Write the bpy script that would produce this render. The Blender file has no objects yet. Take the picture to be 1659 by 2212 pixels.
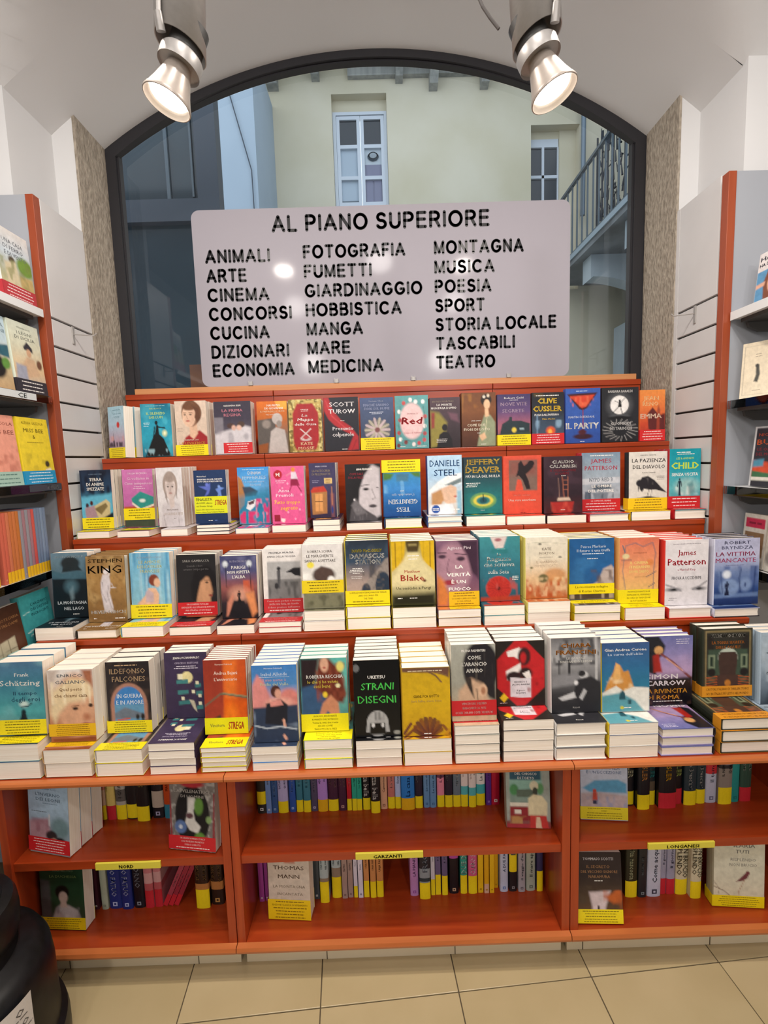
import bpy, bmesh, math, random
import numpy as np
from mathutils import Vector, Matrix
C = bpy.context.scene.collection
R = math.radians
rnd = random.Random(7)

# ------------------------------------------------------------------ camera
cam_d = bpy.data.cameras.new('camera')
cam_d.sensor_fit = 'VERTICAL'; cam_d.sensor_height = 36.0
cam_d.lens = 1058.0 * 36.0 / 2212.0
cam_d.clip_start = 0.02
cam = bpy.data.objects.new('camera', cam_d); C.objects.link(cam)
_p, _y, _r = R(6.26), R(-0.3), R(1.85)
fw = Vector((math.sin(-_y)*math.cos(_p), math.cos(_y)*math.cos(_p), -math.sin(_p)))
rt = fw.cross(Vector((0,0,1))).normalized(); up = rt.cross(fw)
rt2 = rt*math.cos(_r) - up*math.sin(_r); up2 = rt*math.sin(_r) + up*math.cos(_r)
M = Matrix((rt2, up2, -fw)).transposed().to_4x4(); M.translation = Vector((0,0,1.55))
cam.matrix_world = M
bpy.context.scene.camera = cam

# ------------------------------------------------------------------ sky
w = bpy.data.worlds.new('overcast_sky'); bpy.context.scene.world = w; w.use_nodes = True
bg = w.node_tree.nodes['Background']
bg.inputs[0].default_value = (0.84, 0.92, 1.0, 1); bg.inputs[1].default_value = 1.95
# ------------------------------------------------------------------ ceiling lamps of the shop, behind the viewer, plus two added key lights
def disc_light(name, loc, size, power, col, tgt=None):
    d = bpy.data.lights.new(name, 'AREA'); d.shape = 'DISK'; d.size = size; d.energy = power; d.color = col
    o = bpy.data.objects.new(name, d); C.objects.link(o); o.location = loc
    if tgt: o.rotation_euler = (Vector(tgt)-Vector(loc)).to_track_quat('-Z', 'Y').to_euler()
WARM = (1.0, 0.86, 0.70)
NEUT = (1.0, 0.945, 0.895)
disc_light('ceiling_lamp', (-0.75, -0.25, 3.0), 0.20, 7.5, NEUT, (-0.5, 1.7, 0.9))
disc_light('ceiling_lamp', (0.75, -0.25, 3.0), 0.20, 7.5, NEUT, (0.6, 1.7, 0.9))
disc_light('ceiling_lamp', (0.05, 0.45, 3.12), 0.20, 9, NEUT, (0.0, 1.8, 1.0))
disc_light('added_key_light', (-0.62, 1.02, 2.86), 0.12, 14, (1.0, 0.91, 0.82), (-0.55, 1.55, 0.9))  # unseen key lights added above the books to brighten the page tops
disc_light('added_key_light', (0.62, 1.02, 2.86), 0.12, 14, (1.0, 0.91, 0.82), (0.62, 1.55, 0.9))
disc_light('ceiling_lamp', (-0.9, -2.5, 2.9), 0.3, 26, NEUT, (-0.4, 1.3, 0.5))
disc_light('ceiling_lamp', (0.9, -2.5, 2.9), 0.3, 26, NEUT, (0.4, 1.3, 0.5))
# ------------------------------------------------------------------ exposure
vs = bpy.context.scene.view_settings
vs.view_transform = 'Standard'; vs.look = 'None'; vs.gamma = 1.0; vs.use_curve_mapping = False
vs.exposure = 0.0
bpy.context.scene.cycles.max_bounces = 6
bpy.context.scene.cycles.transparent_max_bounces = 8
bpy.context.scene.cycles.use_denoising = True
bpy.context.scene.cycles.sample_clamp_indirect = 4.0

# ------------------------------------------------------------------ helpers
def lin(h):
    h = h.lstrip('#')
    if len(h) == 3: h = ''.join(c*2 for c in h)
    v = [int(h[i:i+2], 16)/255 for i in (0, 2, 4)]
    return tuple(c/12.92 if c <= .04045 else ((c+.055)/1.055)**2.4 for c in v)
def tag(o, label=None, cat=None, group=None, kind=None):
    if label: o['label'] = label
    if cat: o['category'] = cat
    if group: o['group'] = group
    if kind: o['kind'] = kind
    return o
def link(name, me, parent=None, mats=None):
    o = bpy.data.objects.new(name, me); C.objects.link(o)
    if parent: o.parent = parent
    return o
def empty(name, loc=(0,0,0), rot=(0,0,0)):
    o = bpy.data.objects.new(name, None); C.objects.link(o)
    o.empty_display_size = .05; o.location = loc; o.rotation_euler = rot; return o
class MB:
    def __init__(s): s.v = []; s.f = []; s.c = []; s.m = []
    def box(s, x0, x1, y0, y1, z0, z1, col=(1,1,1), m=0):
        n = len(s.v)
        s.v += [(x0,y0,z0),(x1,y0,z0),(x1,y1,z0),(x0,y1,z0),(x0,y0,z1),(x1,y0,z1),(x1,y1,z1),(x0,y1,z1)]
        for q in ((0,3,2,1),(4,5,6,7),(0,1,5,4),(1,2,6,5),(2,3,7,6),(3,0,4,7)):
            s.f.append(tuple(n+i for i in q)); s.c.append(col); s.m.append(m)
        return s
    def poly(s, pts, col=(1,1,1), m=0):
        n = len(s.v); s.v += [tuple(p) for p in pts]; s.f.append(tuple(range(n, n+len(pts)))); s.c.append(col); s.m.append(m); return s
    def tube(s, p0, p1, r0, r1=None, seg=12, col=(1,1,1), m=0, cap=True):
        r1 = r0 if r1 is None else r1
        p0 = Vector(p0); p1 = Vector(p1); d = (p1-p0).normalized()
        a = d.orthogonal().normalized(); b = d.cross(a); n = len(s.v)
        for p, r in ((p0, r0), (p1, r1)):
            for i in range(seg):
                t = 2*math.pi*i/seg; s.v.append(tuple(p + (a*math.cos(t)+b*math.sin(t))*r))
        for i in range(seg):
            j = (i+1) % seg; s.f.append((n+i, n+j, n+seg+j, n+seg+i)); s.c.append(col); s.m.append(m)
        if cap:
            s.f.append(tuple(n+i for i in reversed(range(seg)))); s.f.append(tuple(n+seg+i for i in range(seg))); s.c += [col]*2; s.m += [m]*2
        return s
    def lathe(s, prof, mat4=None, seg=32, col=(1,1,1), m=0):
        n = len(s.v); mat4 = mat4 or Matrix()
        for r, z in prof:
            for i in range(seg):
                t = 2*math.pi*i/seg; s.v.append(tuple(mat4 @ Vector((r*math.cos(t), r*math.sin(t), z))))
        for k in range(len(prof)-1):
            for i in range(seg):
                j = (i+1) % seg; a = n+k*seg
                s.f.append((a+i, a+j, a+seg+j, a+seg+i)); s.c.append(col); s.m.append(m)
        return s
    def prism(s, pts, axis, a0, a1, col=(1,1,1), m=0):
        # pts 2D in the two other axes, extruded along axis
        def mk(p, a):
            return {'x': (a, p[0], p[1]), 'y': (p[0], a, p[1]), 'z': (p[0], p[1], a)}[axis]
        n = len(s.v); k = len(pts)
        s.v += [mk(p, a0) for p in pts] + [mk(p, a1) for p in pts]
        s.f.append(tuple(range(n, n+k))); s.f.append(tuple(reversed(range(n+k, n+2*k))))
        s.c += [col]*2; s.m += [m]*2
        for i in range(k):
            j = (i+1) % k; s.f.append((n+i, n+j, n+k+j, n+k+i)); s.c.append(col); s.m.append(m)
        return s
    def mesh(s, name, mats, smooth=False, fix=False, bevel=0):
        me = bpy.data.meshes.new(name); me.from_pydata(s.v, [], s.f)
        mats = mats if isinstance(mats, (list, tuple)) else [mats]
        for m in mats: me.materials.append(m)
        if len(mats) > 1: me.polygons.foreach_set('material_index', s.m)
        ca = me.color_attributes.new('Col', 'FLOAT_COLOR', 'CORNER')
        arr = []
        for f, c in zip(s.f, s.c): arr += [c[0], c[1], c[2], 1.0]*len(f)
        ca.data.foreach_set('color', arr)
        if fix or bevel:
            bm = bmesh.new(); bm.from_mesh(me); bmesh.ops.recalc_face_normals(bm, faces=bm.faces)
            if bevel: bmesh.ops.bevel(bm, geom=list(bm.edges), offset=bevel, segments=2, affect='EDGES', profile=.5)
            bm.to_mesh(me); bm.free()
        if smooth:
            me.polygons.foreach_set('use_smooth', [True]*len(me.polygons))
            try: me.set_sharp_from_angle(angle=R(40))
            except Exception: pass
        return me
    def build(s, name, mats, parent=None, **k):
        return link(name, s.mesh(name, mats, **k), parent)

# ------------------------------------------------------------------ materials
def mat(name, col=(.8,.8,.8), rough=.5, metal=0, spec=.5, coat=0):
    m = bpy.data.materials.new(name); m.use_nodes = True; b = m.node_tree.nodes['Principled BSDF']
    if isinstance(col, str): col = lin(col)
    b.inputs['Base Color'].default_value = (*col, 1); b.inputs['Roughness'].default_value = rough
    b.inputs['Metallic'].default_value = metal; b.inputs['Specular IOR Level'].default_value = spec
    b.inputs['Coat Weight'].default_value = coat
    return m
def N(m, t, **k):
    n = m.node_tree.nodes.new(t)
    for a, v in k.items():
        if hasattr(n, a): setattr(n, a, v)
        else: n.inputs[a.replace('_', ' ')].default_value = v
    return n
def L(m, a, b): m.node_tree.links.new(a, b)
def noisy(name, c1, c2, scale=(5,5,5), rough=.5, detail=4, bump=0, lo=.35, hi=.65, metal=0, spec=.5, distort=0, rand=True):
    m = mat(name, c1, rough, metal, spec); nt = m.node_tree; b = nt.nodes['Principled BSDF']
    tc = N(m, 'ShaderNodeTexCoord'); mp = N(m, 'ShaderNodeMapping'); mp.inputs['Scale'].default_value = scale
    L(m, tc.outputs['Object'], mp.inputs[0])
    if rand:
        oi = N(m, 'ShaderNodeObjectInfo'); mm = N(m, 'ShaderNodeMath', operation='MULTIPLY'); mm.inputs[1].default_value = 17.3
        L(m, oi.outputs['Random'], mm.inputs[0]); L(m, mm.outputs[0], mp.inputs['Location'])
    nz = N(m, 'ShaderNodeTexNoise'); nz.inputs['Scale'].default_value = 1; nz.inputs['Detail'].default_value = detail; nz.inputs['Distortion'].default_value = distort
    L(m, mp.outputs[0], nz.inputs['Vector'])
    cr = N(m, 'ShaderNodeValToRGB'); e = cr.color_ramp.elements
    e[0].position = lo; e[0].color = (*(lin(c1) if isinstance(c1, str) else c1), 1)
    e[1].position = hi; e[1].color = (*(lin(c2) if isinstance(c2, str) else c2), 1)
    L(m, nz.outputs[0], cr.inputs[0]); L(m, cr.outputs[0], b.inputs['Base Color'])
    if bump:
        bp = N(m, 'ShaderNodeBump'); bp.inputs['Strength'].default_value = bump; bp.inputs['Distance'].default_value = .01
        L(m, nz.outputs[0], bp.inputs['Height']); L(m, bp.outputs[0], b.inputs['Normal'])
    return m
WOODH = noisy('cherry_veneer', '#923112', '#ae451c', (2.2, 30, 45), .30, 6, distort=.6, lo=.3, hi=.75)
WOODV = noisy('cherry_veneer_upright', '#953314', '#b0481e', (45, 30, 2.2), .32, 6, distort=.6, lo=.3, hi=.75)
WOODE = noisy('cherry_edge_band', '#b3602f', '#c26f3b', (3, 40, 60), .35, 5, lo=.3, hi=.7)
SILLW = noisy('light_beech_sill', '#bf8150', '#c98d5c', (3, 40, 60), .45, 5)
POSTW = noisy('orange_cherry_post', '#8e3e22', '#9b4a2b', (50, 50, 2.5), .35, 5, lo=.3, hi=.7)
PAINT = noisy('white_plaster_paint', '#cfcfd0', '#d5d5d6', (1.3, 1.3, 1.3), .75, 3, rand=False, spec=.3)
CONC = noisy('rough_brown_plaster', '#857c70', '#bbb0a1', (75, 75, 42), .95, 14, bump=.8, lo=.25, hi=.8, rand=False, spec=.1)
SLAT = noisy('grey_slatwall_laminate', '#c8c6c6', '#cecccc', (4, 4, 4), .38)
GROOVE = mat('dark_slat_groove', '#3a2f28', .6)
GREYP = mat('blue_grey_laminate', '#9a9ea6', .45)
WSHELF = mat('white_shelf_laminate', '#d8dadb', .35)
UNDER = mat('dark_grey_metal_shelf', '#4d4c4b', .45, .3)
FRAME = mat('charcoal_window_frame', '#201f24', .5)
TILE = noisy('beige_floor_tile', '#b3a27b', '#bdac86', (3, 3, 3), .28, 5, spec=.5)
GROUT = mat('dark_grout', '#5f5340', .9)
SILVER = noisy('silver_lamp_metal', '#a5a19e', '#aeaaa7', (60, 60, 60), .40, metal=.35)
BLACKP = noisy('black_ribbed_plastic', '#0f0f10', '#17171a', (40, 40, 40), .42, spec=.4)
def page_mat():
    m = noisy('book_page_edges', '#ece0d0', '#f8f0e5', (3, 900, 3), .8, 2, spec=.15, lo=.4, hi=.6)
    return m
PAGE = page_mat()
def print_mat(name, rough=.35, spec=.4):
    m = mat(name, rough=rough, spec=spec); b = m.node_tree.nodes['Principled BSDF']
    a = N(m, 'ShaderNodeVertexColor'); a.layer_name = 'Col'
    tc = N(m, 'ShaderNodeTexCoord'); nz = N(m, 'ShaderNodeTexNoise'); nz.inputs['Scale'].default_value = 260; nz.inputs['Detail'].default_value = 1
    mr = N(m, 'ShaderNodeMapRange'); mr.inputs['To Min'].default_value = .93; mr.inputs['To Max'].default_value = 1.06
    mx = N(m, 'ShaderNodeVectorMath', operation='SCALE')
    L(m, tc.outputs['Object'], nz.inputs['Vector']); L(m, nz.outputs[0], mr.inputs['Value'])
    L(m, a.outputs['Color'], mx.inputs[0]); L(m, mr.outputs[0], mx.inputs['Scale']); L(m, mx.outputs[0], b.inputs['Base Color'])
    return m
PRINT = print_mat('printed_card', .42, .35)
GLOSS = print_mat('printed_laminate', .24, .5)
BANDM = print_mat('printed_paper_band', .38, .4)
PLAIN = print_mat('painted_surface', .7, .2)
def glass(name, tint=(.9,.95,1.0), refl=.12, trans=.9):
    m = bpy.data.materials.new(name); m.use_nodes = True; nt = m.node_tree; nt.nodes.clear()
    o = nt.nodes.new('ShaderNodeOutputMaterial'); t = nt.nodes.new('ShaderNodeBsdfTransparent'); g = nt.nodes.new('ShaderNodeBsdfGlossy')
    t.inputs[0].default_value = (*[c*trans for c in tint], 1); g.inputs['Roughness'].default_value = .03; g.inputs[0].default_value = (.9, .95, 1, 1)
    fr = nt.nodes.new('ShaderNodeFresnel'); fr.inputs[0].default_value = 1.45
    mx = nt.nodes.new('ShaderNodeMixShader'); nt.links.new(fr.outputs[0], mx.inputs[0]); nt.links.new(t.outputs[0], mx.inputs[1]); nt.links.new(g.outputs[0], mx.inputs[2]); nt.links.new(mx.outputs[0], o.inputs[0])
    return m
GLASS = glass('window_glass')
ACRYL = glass('clear_acrylic', (.93,.95,.97), .1, .82)
def emis(name, col, s):
    m = bpy.data.materials.new(name); m.use_nodes = True; nt = m.node_tree; b = nt.nodes['Principled BSDF']
    b.inputs['Emission Color'].default_value = (*col, 1); b.inputs['Emission Strength'].default_value = s; return m

# ------------------------------------------------------------------ lettering
_tc = {}
def text_geo(s, bold=0, res=1):
    k = (s, res)
    if k in _tc: return _tc[k]
    cu = bpy.data.curves.new('lettering', 'FONT'); cu.body = s; cu.size = 1; cu.resolution_u = res; cu.fill_mode = 'FRONT' if hasattr(cu, 'fill_mode') else cu.fill_mode
    o = bpy.data.objects.new('lettering', cu); me = o.to_mesh()
    n = len(me.vertices); v = np.empty(n*3); me.vertices.foreach_get('co', v); v = v.reshape(-1, 3)[:, :2].copy()
    me.calc_loop_triangles(); t = np.empty(len(me.loop_triangles)*3, int); me.loop_triangles.foreach_get('vertices', t); t = t.reshape(-1, 3).copy()
    o.to_mesh_clear(); bpy.data.objects.remove(o); bpy.data.curves.remove(cu)
    if n == 0: v = np.zeros((0, 2)); t = np.zeros((0, 3), int)
    else:
        # winding
        a = v[t[:,1]]-v[t[:,0]]; b = v[t[:,2]]-v[t[:,0]]; flip = (a[:,0]*b[:,1]-a[:,1]*b[:,0]) < 0
        t[flip] = t[flip][:, ::-1]
    _tc[k] = (v, t); return _tc[k]
class Sheet:
    """flat print gathered in the plane coordinates of one surface; P maps (a, b, lift) to 3D"""
    def __init__(s): s.v = []; s.t = []; s.c = []; s.n = 0
    def add(s, v2, tri, col, lift):
        if len(v2) == 0: return
        s.v.append(np.column_stack([v2, np.full(len(v2), lift)])); s.t.append(tri+s.n)
        s.c.append(np.tile(col if len(np.shape(col)) == 2 else np.array([col]), (1 if len(np.shape(col)) == 2 else len(v2), 1))); s.n += len(v2)
    def text(s, st, cx, cy, h, wd, col, lift=.0005, bold=2, rot=0, shear=0, cap=None, anchor='c', res=1):
        v, t = text_geo(st, bold, res)
        if len(v) == 0: return
        v = v.copy(); lo = v.min(0); hi = v.max(0)
        caph = .72 if any(ch.isupper() or ch.isdigit() for ch in st) else .55
        v[:,1] = (v[:,1]-caph/2)*h/caph
        if shear: v[:,0] += shear*(v[:,1]*caph/h)
        lo = v.min(0); hi = v.max(0)
        if wd: v[:,0] = (v[:,0]-(lo[0]+hi[0])/2)*wd/(hi[0]-lo[0])
        else: v[:,0] = (v[:,0]-(lo[0]+hi[0])/2)*h/caph
        if anchor == 'l': v[:,0] += (wd or (hi[0]-lo[0])*h/caph)/2
        if rot:
            c, q = math.cos(rot), math.sin(rot); v = v @ np.array([[c, q], [-q, c]])
        v += (cx, cy); c_ = lin(col) if isinstance(col, str) else col; d = h*.014*bold
        # heavier strokes: the same outline laid down again slightly shifted
        for dx, dy in {0: [(0, 0)], 1: [(-d, 0), (d, 0)], 2: [(-d, d*.4), (d, -d*.4)]}.get(bold, [(-d, -d*.5), (d, -d*.5), (-d, d*.5), (d, d*.5)]):
            s.add(v+(dx, dy), t, c_, lift)
    def rect(s, x0, x1, y0, y1, col, lift=.0004):
        s.add(np.array([(x0,y0),(x1,y0),(x1,y1),(x0,y1)], float), np.array([(0,1,2),(0,2,3)]), lin(col) if isinstance(col, str) else col, lift)
    def words(s, x0, x1, y, h, col, seed=0, lift=.0005, center=True):
        r = random.Random(seed); tot = x1-x0; segs = []; x = 0
        L_ = tot*r.uniform(.72, 1.0)
        while x < L_:
            q = h*r.uniform(1.6, 5); q = min(q, L_-x); segs.append((x, x+q)); x += q+h*.7
        o = x0+(tot-L_)/2 if center else x0
        for a, b in segs: s.rect(o+a, o+b, y-h/2, y+h/2, col, lift)
    def mesh(s, name, P, mt, flipw=False):
        v = np.concatenate(s.v); t = np.concatenate(s.t); c = np.concatenate(s.c)
        v3 = P(v[:,0], v[:,1], v[:,2])
        if flipw: t = t[:, ::-1]
        me = bpy.data.meshes.new(name); n = len(v3); k = len(t)
        me.vertices.add(n); me.vertices.foreach_set('co', v3.astype(np.float32).ravel())
        me.loops.add(k*3); me.loops.foreach_set('vertex_index', t.astype(np.int32).ravel())
        me.polygons.add(k); me.polygons.foreach_set('loop_start', np.arange(0, k*3, 3, dtype=np.int32))
        me.update(calc_edges=True)
        ca = me.color_attributes.new('Col', 'FLOAT_COLOR', 'POINT')
        ca.data.foreach_set('color', np.column_stack([c, np.ones(n)]).astype(np.float32).ravel())
        me.materials.append(mt); return me
def PF(x, z, l): return np.column_stack([x, -l, z])          # sheet on a face looking towards -Y

# ------------------------------------------------------------------ cover painting (flat print as a fine grid of coloured points)
GW, GH = 41, 61
_U, _V = np.meshgrid(np.linspace(0, 100, GW), np.linspace(0, 100, GH))
_grid_t = None
def vnoise(seed, sx, sy):
    r = np.random.RandomState(seed); g = r.rand(sy+2, sx+2)
    x = _U/100*sx; y = _V/100*sy; xi = x.astype(int); yi = y.astype(int); fx = x-xi; fy = y-yi
    fx = fx*fx*(3-2*fx); fy = fy*fy*(3-2*fy)
    return (g[yi,xi]*(1-fx)+g[yi,xi+1]*fx)*(1-fy)+(g[yi+1,xi]*(1-fx)+g[yi+1,xi+1]*fx)*fy
def sd_poly(pts):
    d = np.full(_U.shape, 1e9); ins = np.zeros(_U.shape, bool); n = len(pts); A = 1.5
    for i in range(n):
        x0, y0 = pts[i]; x1, y1 = pts[(i+1) % n]; y0 *= A; y1 *= A; V = _V*A
        dx, dy = x1-x0, y1-y0; t = np.clip(((_U-x0)*dx+(V-y0)*dy)/(dx*dx+dy*dy+1e-9), 0, 1)
        d = np.minimum(d, np.hypot(_U-x0-t*dx, V-y0-t*dy))
        c = ((y0 <= V) != (y1 <= V)) & (_U < (x1-x0)*(V-y0)/((y1-y0) if abs(y1-y0) > 1e-9 else 1e-9)+x0); ins ^= c
    return np.where(ins, -d, d)
class Art:
    def __init__(s, *g):
        s.i = np.zeros((GH, GW, 3)); cs = np.array([lin(c) for c in g]); k = len(cs)
        t = _V/100*(k-1) if k > 1 else _V*0; i = np.clip(t.astype(int), 0, max(k-2, 0)); f = (t-i)[..., None]
        s.i = cs[i]*(1-f)+cs[np.minimum(i+1, k-1)]*f
    def _b(s, a, col):
        s.i = s.i*(1-a[..., None])+np.array(lin(col))*a[..., None]
    def e(s, cx, cy, rx, ry, col, soft=1.5, al=1, rot=0):
        x = _U-cx; y = (_V-cy)*1.5; ry *= 1.5
        if rot: c, q = math.cos(R(rot)), math.sin(R(rot)); x, y = x*c+y*q, -x*q+y*c
        d = (np.hypot(x/rx, y/ry)-1)*min(rx, ry); s._b(np.clip(.5-d/(2*soft), 0, 1)*al, col); return s
    def p(s, pts, col, soft=1.0, al=1):
        d = sd_poly(pts); s._b(np.clip(.5-d/(2*soft), 0, 1)*al, col); return s
    def l(s, pts, wd, col, al=1):
        d = np.full(_U.shape, 1e9)
        for (x0,y0),(x1,y1) in zip(pts, pts[1:]):
            dx, dy = x1-x0, (y1-y0)*1.5; t = np.clip(((_U-x0)*dx+(_V-y0)*1.5*dy)/(dx*dx+dy*dy+1e-9), 0, 1)
            d = np.minimum(d, np.hypot(_U-x0-t*dx, (_V-y0)*1.5-t*dy))
        s._b(np.clip((wd/2+.8-d)/1.6, 0, 1)*al, col); return s
    def n(s, seed, sx, sy, col, lo=.5, hi=.8, al=1, box=None):
        a = np.clip((vnoise(seed, sx, sy)-lo)/(hi-lo), 0, 1)*al
        if box:
            x0,x1,y0,y1 = box; m = np.clip((_U-x0)/3, 0, 1)*np.clip((x1-_U)/3, 0, 1)*np.clip((_V-y0)/3, 0, 1)*np.clip((y1-_V)/3, 0, 1); a = a*m
        s._b(a, col); return s
    def face(s, cx, cy, r, skin, hair, side=0, lips='#a33', shade=None):
        """head about r wide: hair, face, eyes, nose, mouth"""
        s.e(cx-side*r*.25, cy-r*.1, r*1.18, r*.98, hair, 1.5)
        s.e(cx, cy+r*.08, r*.86, r*.82, skin, 1.2)
        if shade: s.e(cx-side*r*.45, cy+r*.15, r*.4, r*.7, shade, 6, .6)
        s.e(cx-side*r*.1, cy-r*.58, r*.9, r*.28, hair, 2)
        for q in (-1, 1):
            ex = cx+q*r*.36+side*r*.14; s.e(ex, cy+r*.0, r*.15, r*.055, '#2a1c18', .8); s.l([(ex-r*.2, cy-r*.13), (ex+r*.2, cy-r*.14)], max(r*.06, .8), hair, .8)
        s.l([(cx+side*r*.2, cy), (cx+side*r*.3, cy+r*.24), (cx+side*r*.12, cy+r*.27)], max(r*.05, .8), '#7a4a3a', .6)
        s.e(cx+side*r*.16, cy+r*.46, r*.26, r*.065, lips, 1); return s
    def fig(s, cx, y0, h, col, head=None, dress=.5, lean=0):
        """standing figure seen whole: head, shoulders, waist, dress or legs"""
        w_ = h*.17
        s.p([(cx-w_*.9+lean, y0+h*.18), (cx+w_*.9+lean, y0+h*.18), (cx+w_*.5, y0+h*.45), (cx+w_*(.6+dress*2), y0+h), (cx-w_*(.6+dress*2), y0+h), (cx-w_*.5, y0+h*.45)], col, .8)
        s.l([(cx-w_*.9+lean, y0+h*.2), (cx-w_*1.3, y0+h*.5)], w_*.4, col); s.l([(cx+w_*.9+lean, y0+h*.2), (cx+w_*1.3, y0+h*.5)], w_*.4, col)
        s.e(cx+lean, y0+h*.09, w_*.5, h*.075, head or col, .8); return s
    def mesh(s, name, w_, h_, u0=0, u1=100, mt=None):
        global _grid_t
        me = bpy.data.meshes.new(name); n = GW*GH
        x = (_U/100-.5)*w_; z = (1-_V/100)*h_
        mot = 1+.16*(vnoise(len(name)+int(w_*9e4) % 97, 12, 18)-.5)+.12*(vnoise(int(h_*9e4) % 89, 30, 44)-.5)
        s.i = s.i*mot[..., None]
        co = np.column_stack([x.ravel(), np.full(n, -.00025), z.ravel()]).astype(np.float32)
        if _grid_t is None:
            a = (np.arange(GH-1)[:, None]*GW+np.arange(GW-1)[None]).ravel(); _grid_t = np.column_stack([a, a+GW, a+GW+1, a+1]).astype(np.int32)
        k = len(_grid_t); me.vertices.add(n); me.vertices.foreach_set('co', co.ravel())
        me.loops.add(k*4); me.loops.foreach_set('vertex_index', _grid_t.ravel())
        me.polygons.add(k); me.polygons.foreach_set('loop_start', np.arange(0, k*4, 4, dtype=np.int32)); me.update(calc_edges=True)
        ca = me.color_attributes.new('Col', 'FLOAT_COLOR', 'POINT')
        ca.data.foreach_set('color', np.column_stack([np.clip(s.i.reshape(-1, 3), 0, 1), np.ones(n)]).astype(np.float32).ravel())
        me.materials.append(mt or PRINT); return me

# ================================================================== THE SETTING
def struct(name, mb, m, parent=None, **k):
    o = mb.build(name, m, parent, **k)
    if not parent: o['kind'] = 'structure'
    return o
# --- floor: grout bed with one object per tile
fl = MB().box(-2.0, 2.0, -3.1, 2.33, -.06, -.004).build('floor', GROUT); fl['kind'] = 'structure'
ta = R(4.0); tme = MB().box(.0015, .3985, .0015, .3985, -.004, 0.0).mesh('tile', TILE, fix=True, bevel=.0012)
for i in range(-4, 5):
    for j in range(-5, 1):
        o = link('tile', tme, fl); o.location = (-.22+(i*math.cos(ta)-j*math.sin(ta))*.4, 1.235+(i*math.sin(ta)+j*math.cos(ta))*.4, rnd.uniform(0, .0004)); o.rotation_euler = (0, 0, ta+rnd.uniform(-.001, .001))
# --- vault: barrel over the window bay, groined with the barrel of the room
XC, ZA, RA = .025, 3.298, 2.06
def zA(x): return ZA-RA+math.sqrt(max(RA*RA-(x-XC)**2, .2))
def zB(y):
    d = max(-.2, min(y, 1.84))-.56; return ZA-RA+math.sqrt(RA*RA-d*d)
def arch_rows():
    mb = MB(); xs = [-2.0+4.0*i/64 for i in range(65)]; ys = [-3.1+.2*i for i in range(12)]+[-.7+(1.84+.7)*i/40 for i in range(41)]
    idx = {}
    for j, y in enumerate(ys):
        for i, x in enumerate(xs):
            z = max(zA(x), zB(y) if y > .56 else ZA-.0)
            if y < -.7: z = ZA
            idx[i, j] = len(mb.v); mb.v.append((x, y, z))
    for j in range(len(ys)-1):
        for i in range(len(xs)-1):
            mb.f.append((idx[i,j], idx[i,j+1], idx[i+1,j+1], idx[i+1,j])); mb.c.append((1,1,1)); mb.m.append(0)
    # window bay barrel
    xs2 = [-1.30+2.66*i/60 for i in range(61)]; ys2 = [1.84, 2.0, 2.09, 2.2, 2.35]; n = {}
    for j, y in enumerate(ys2):
        for i, x in enumerate(xs2): n[i, j] = len(mb.v); mb.v.append((x, y, zA(x)))
    for j in range(len(ys2)-1):
        for i in range(60): mb.f.append((n[i,j], n[i,j+1], n[i+1,j+1], n[i+1,j])); mb.c.append((1,1,1)); mb.m.append(0)
    return mb
ce = arch_rows().build('ceiling', PAINT, smooth=True); ce['kind'] = 'structure'
# --- walls
mb = MB()
mb.box(-2.0, -1.25, 1.835, 1.95, 0, 3.35); mb.box(-1.32, -1.25, 1.95, 2.09, 0, 2.93)
mb.box(-1.40, -1.16, 2.09, 2.30, 0, 2.95)
struct('wall_left', mb, PAINT)
mb = MB().box(-1.165, -1.155, 2.088, 2.312, 0.0, zA(-1.16)+.004)
struct('trim_1', mb, CONC)
mb = MB()
mb.box(1.30, 2.0, 1.815, 1.95, 0, 3.35); mb.box(1.30, 1.37, 1.95, 2.065, 0, 2.93)
mb.box(1.22, 1.46, 2.065, 2.28, 0, 2.95)
struct('wall_right', mb, PAINT)
mb = MB().box(1.215, 1.225, 2.063, 2.30, 0.0, zA(1.22)+.004)
struct('trim_2', mb, CONC)
struct('wall_back', MB().box(-2.0, 2.0, 2.312, 2.362, 0, 1.86), PAINT)
mb = MB(); n = 40
xs = [-1.17+2.40*i/n for i in range(n+1)]
for a, b in zip(xs, xs[1:]): mb.prism([(a, zA(a)), (b, zA(b)), (b, 3.6), (a, 3.6)], 'y', 2.33, 2.362)
mb.box(-2.0, -1.17, 2.33, 2.362, 0, 3.6); mb.box(1.23, 2.0, 2.33, 2.362, 0, 3.6)
struct('wall_facade', mb, PAINT, fix=True)
struct('wall_side_left', MB().box(-2.1, -2.0, -3.1, 2.3, 0, 3.6), PAINT)
struct('wall_side_right', MB().box(2.0, 2.1, -3.1, 2.3, 0, 3.6), PAINT)
struct('wall_front', MB().box(-2.1, 2.1, -3.2, -3.1, 0, 3.6), PAINT)
struct('roof', MB().box(-2.1, 2.1, -3.2, 2.362, 3.6, 3.7), PAINT)

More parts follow.
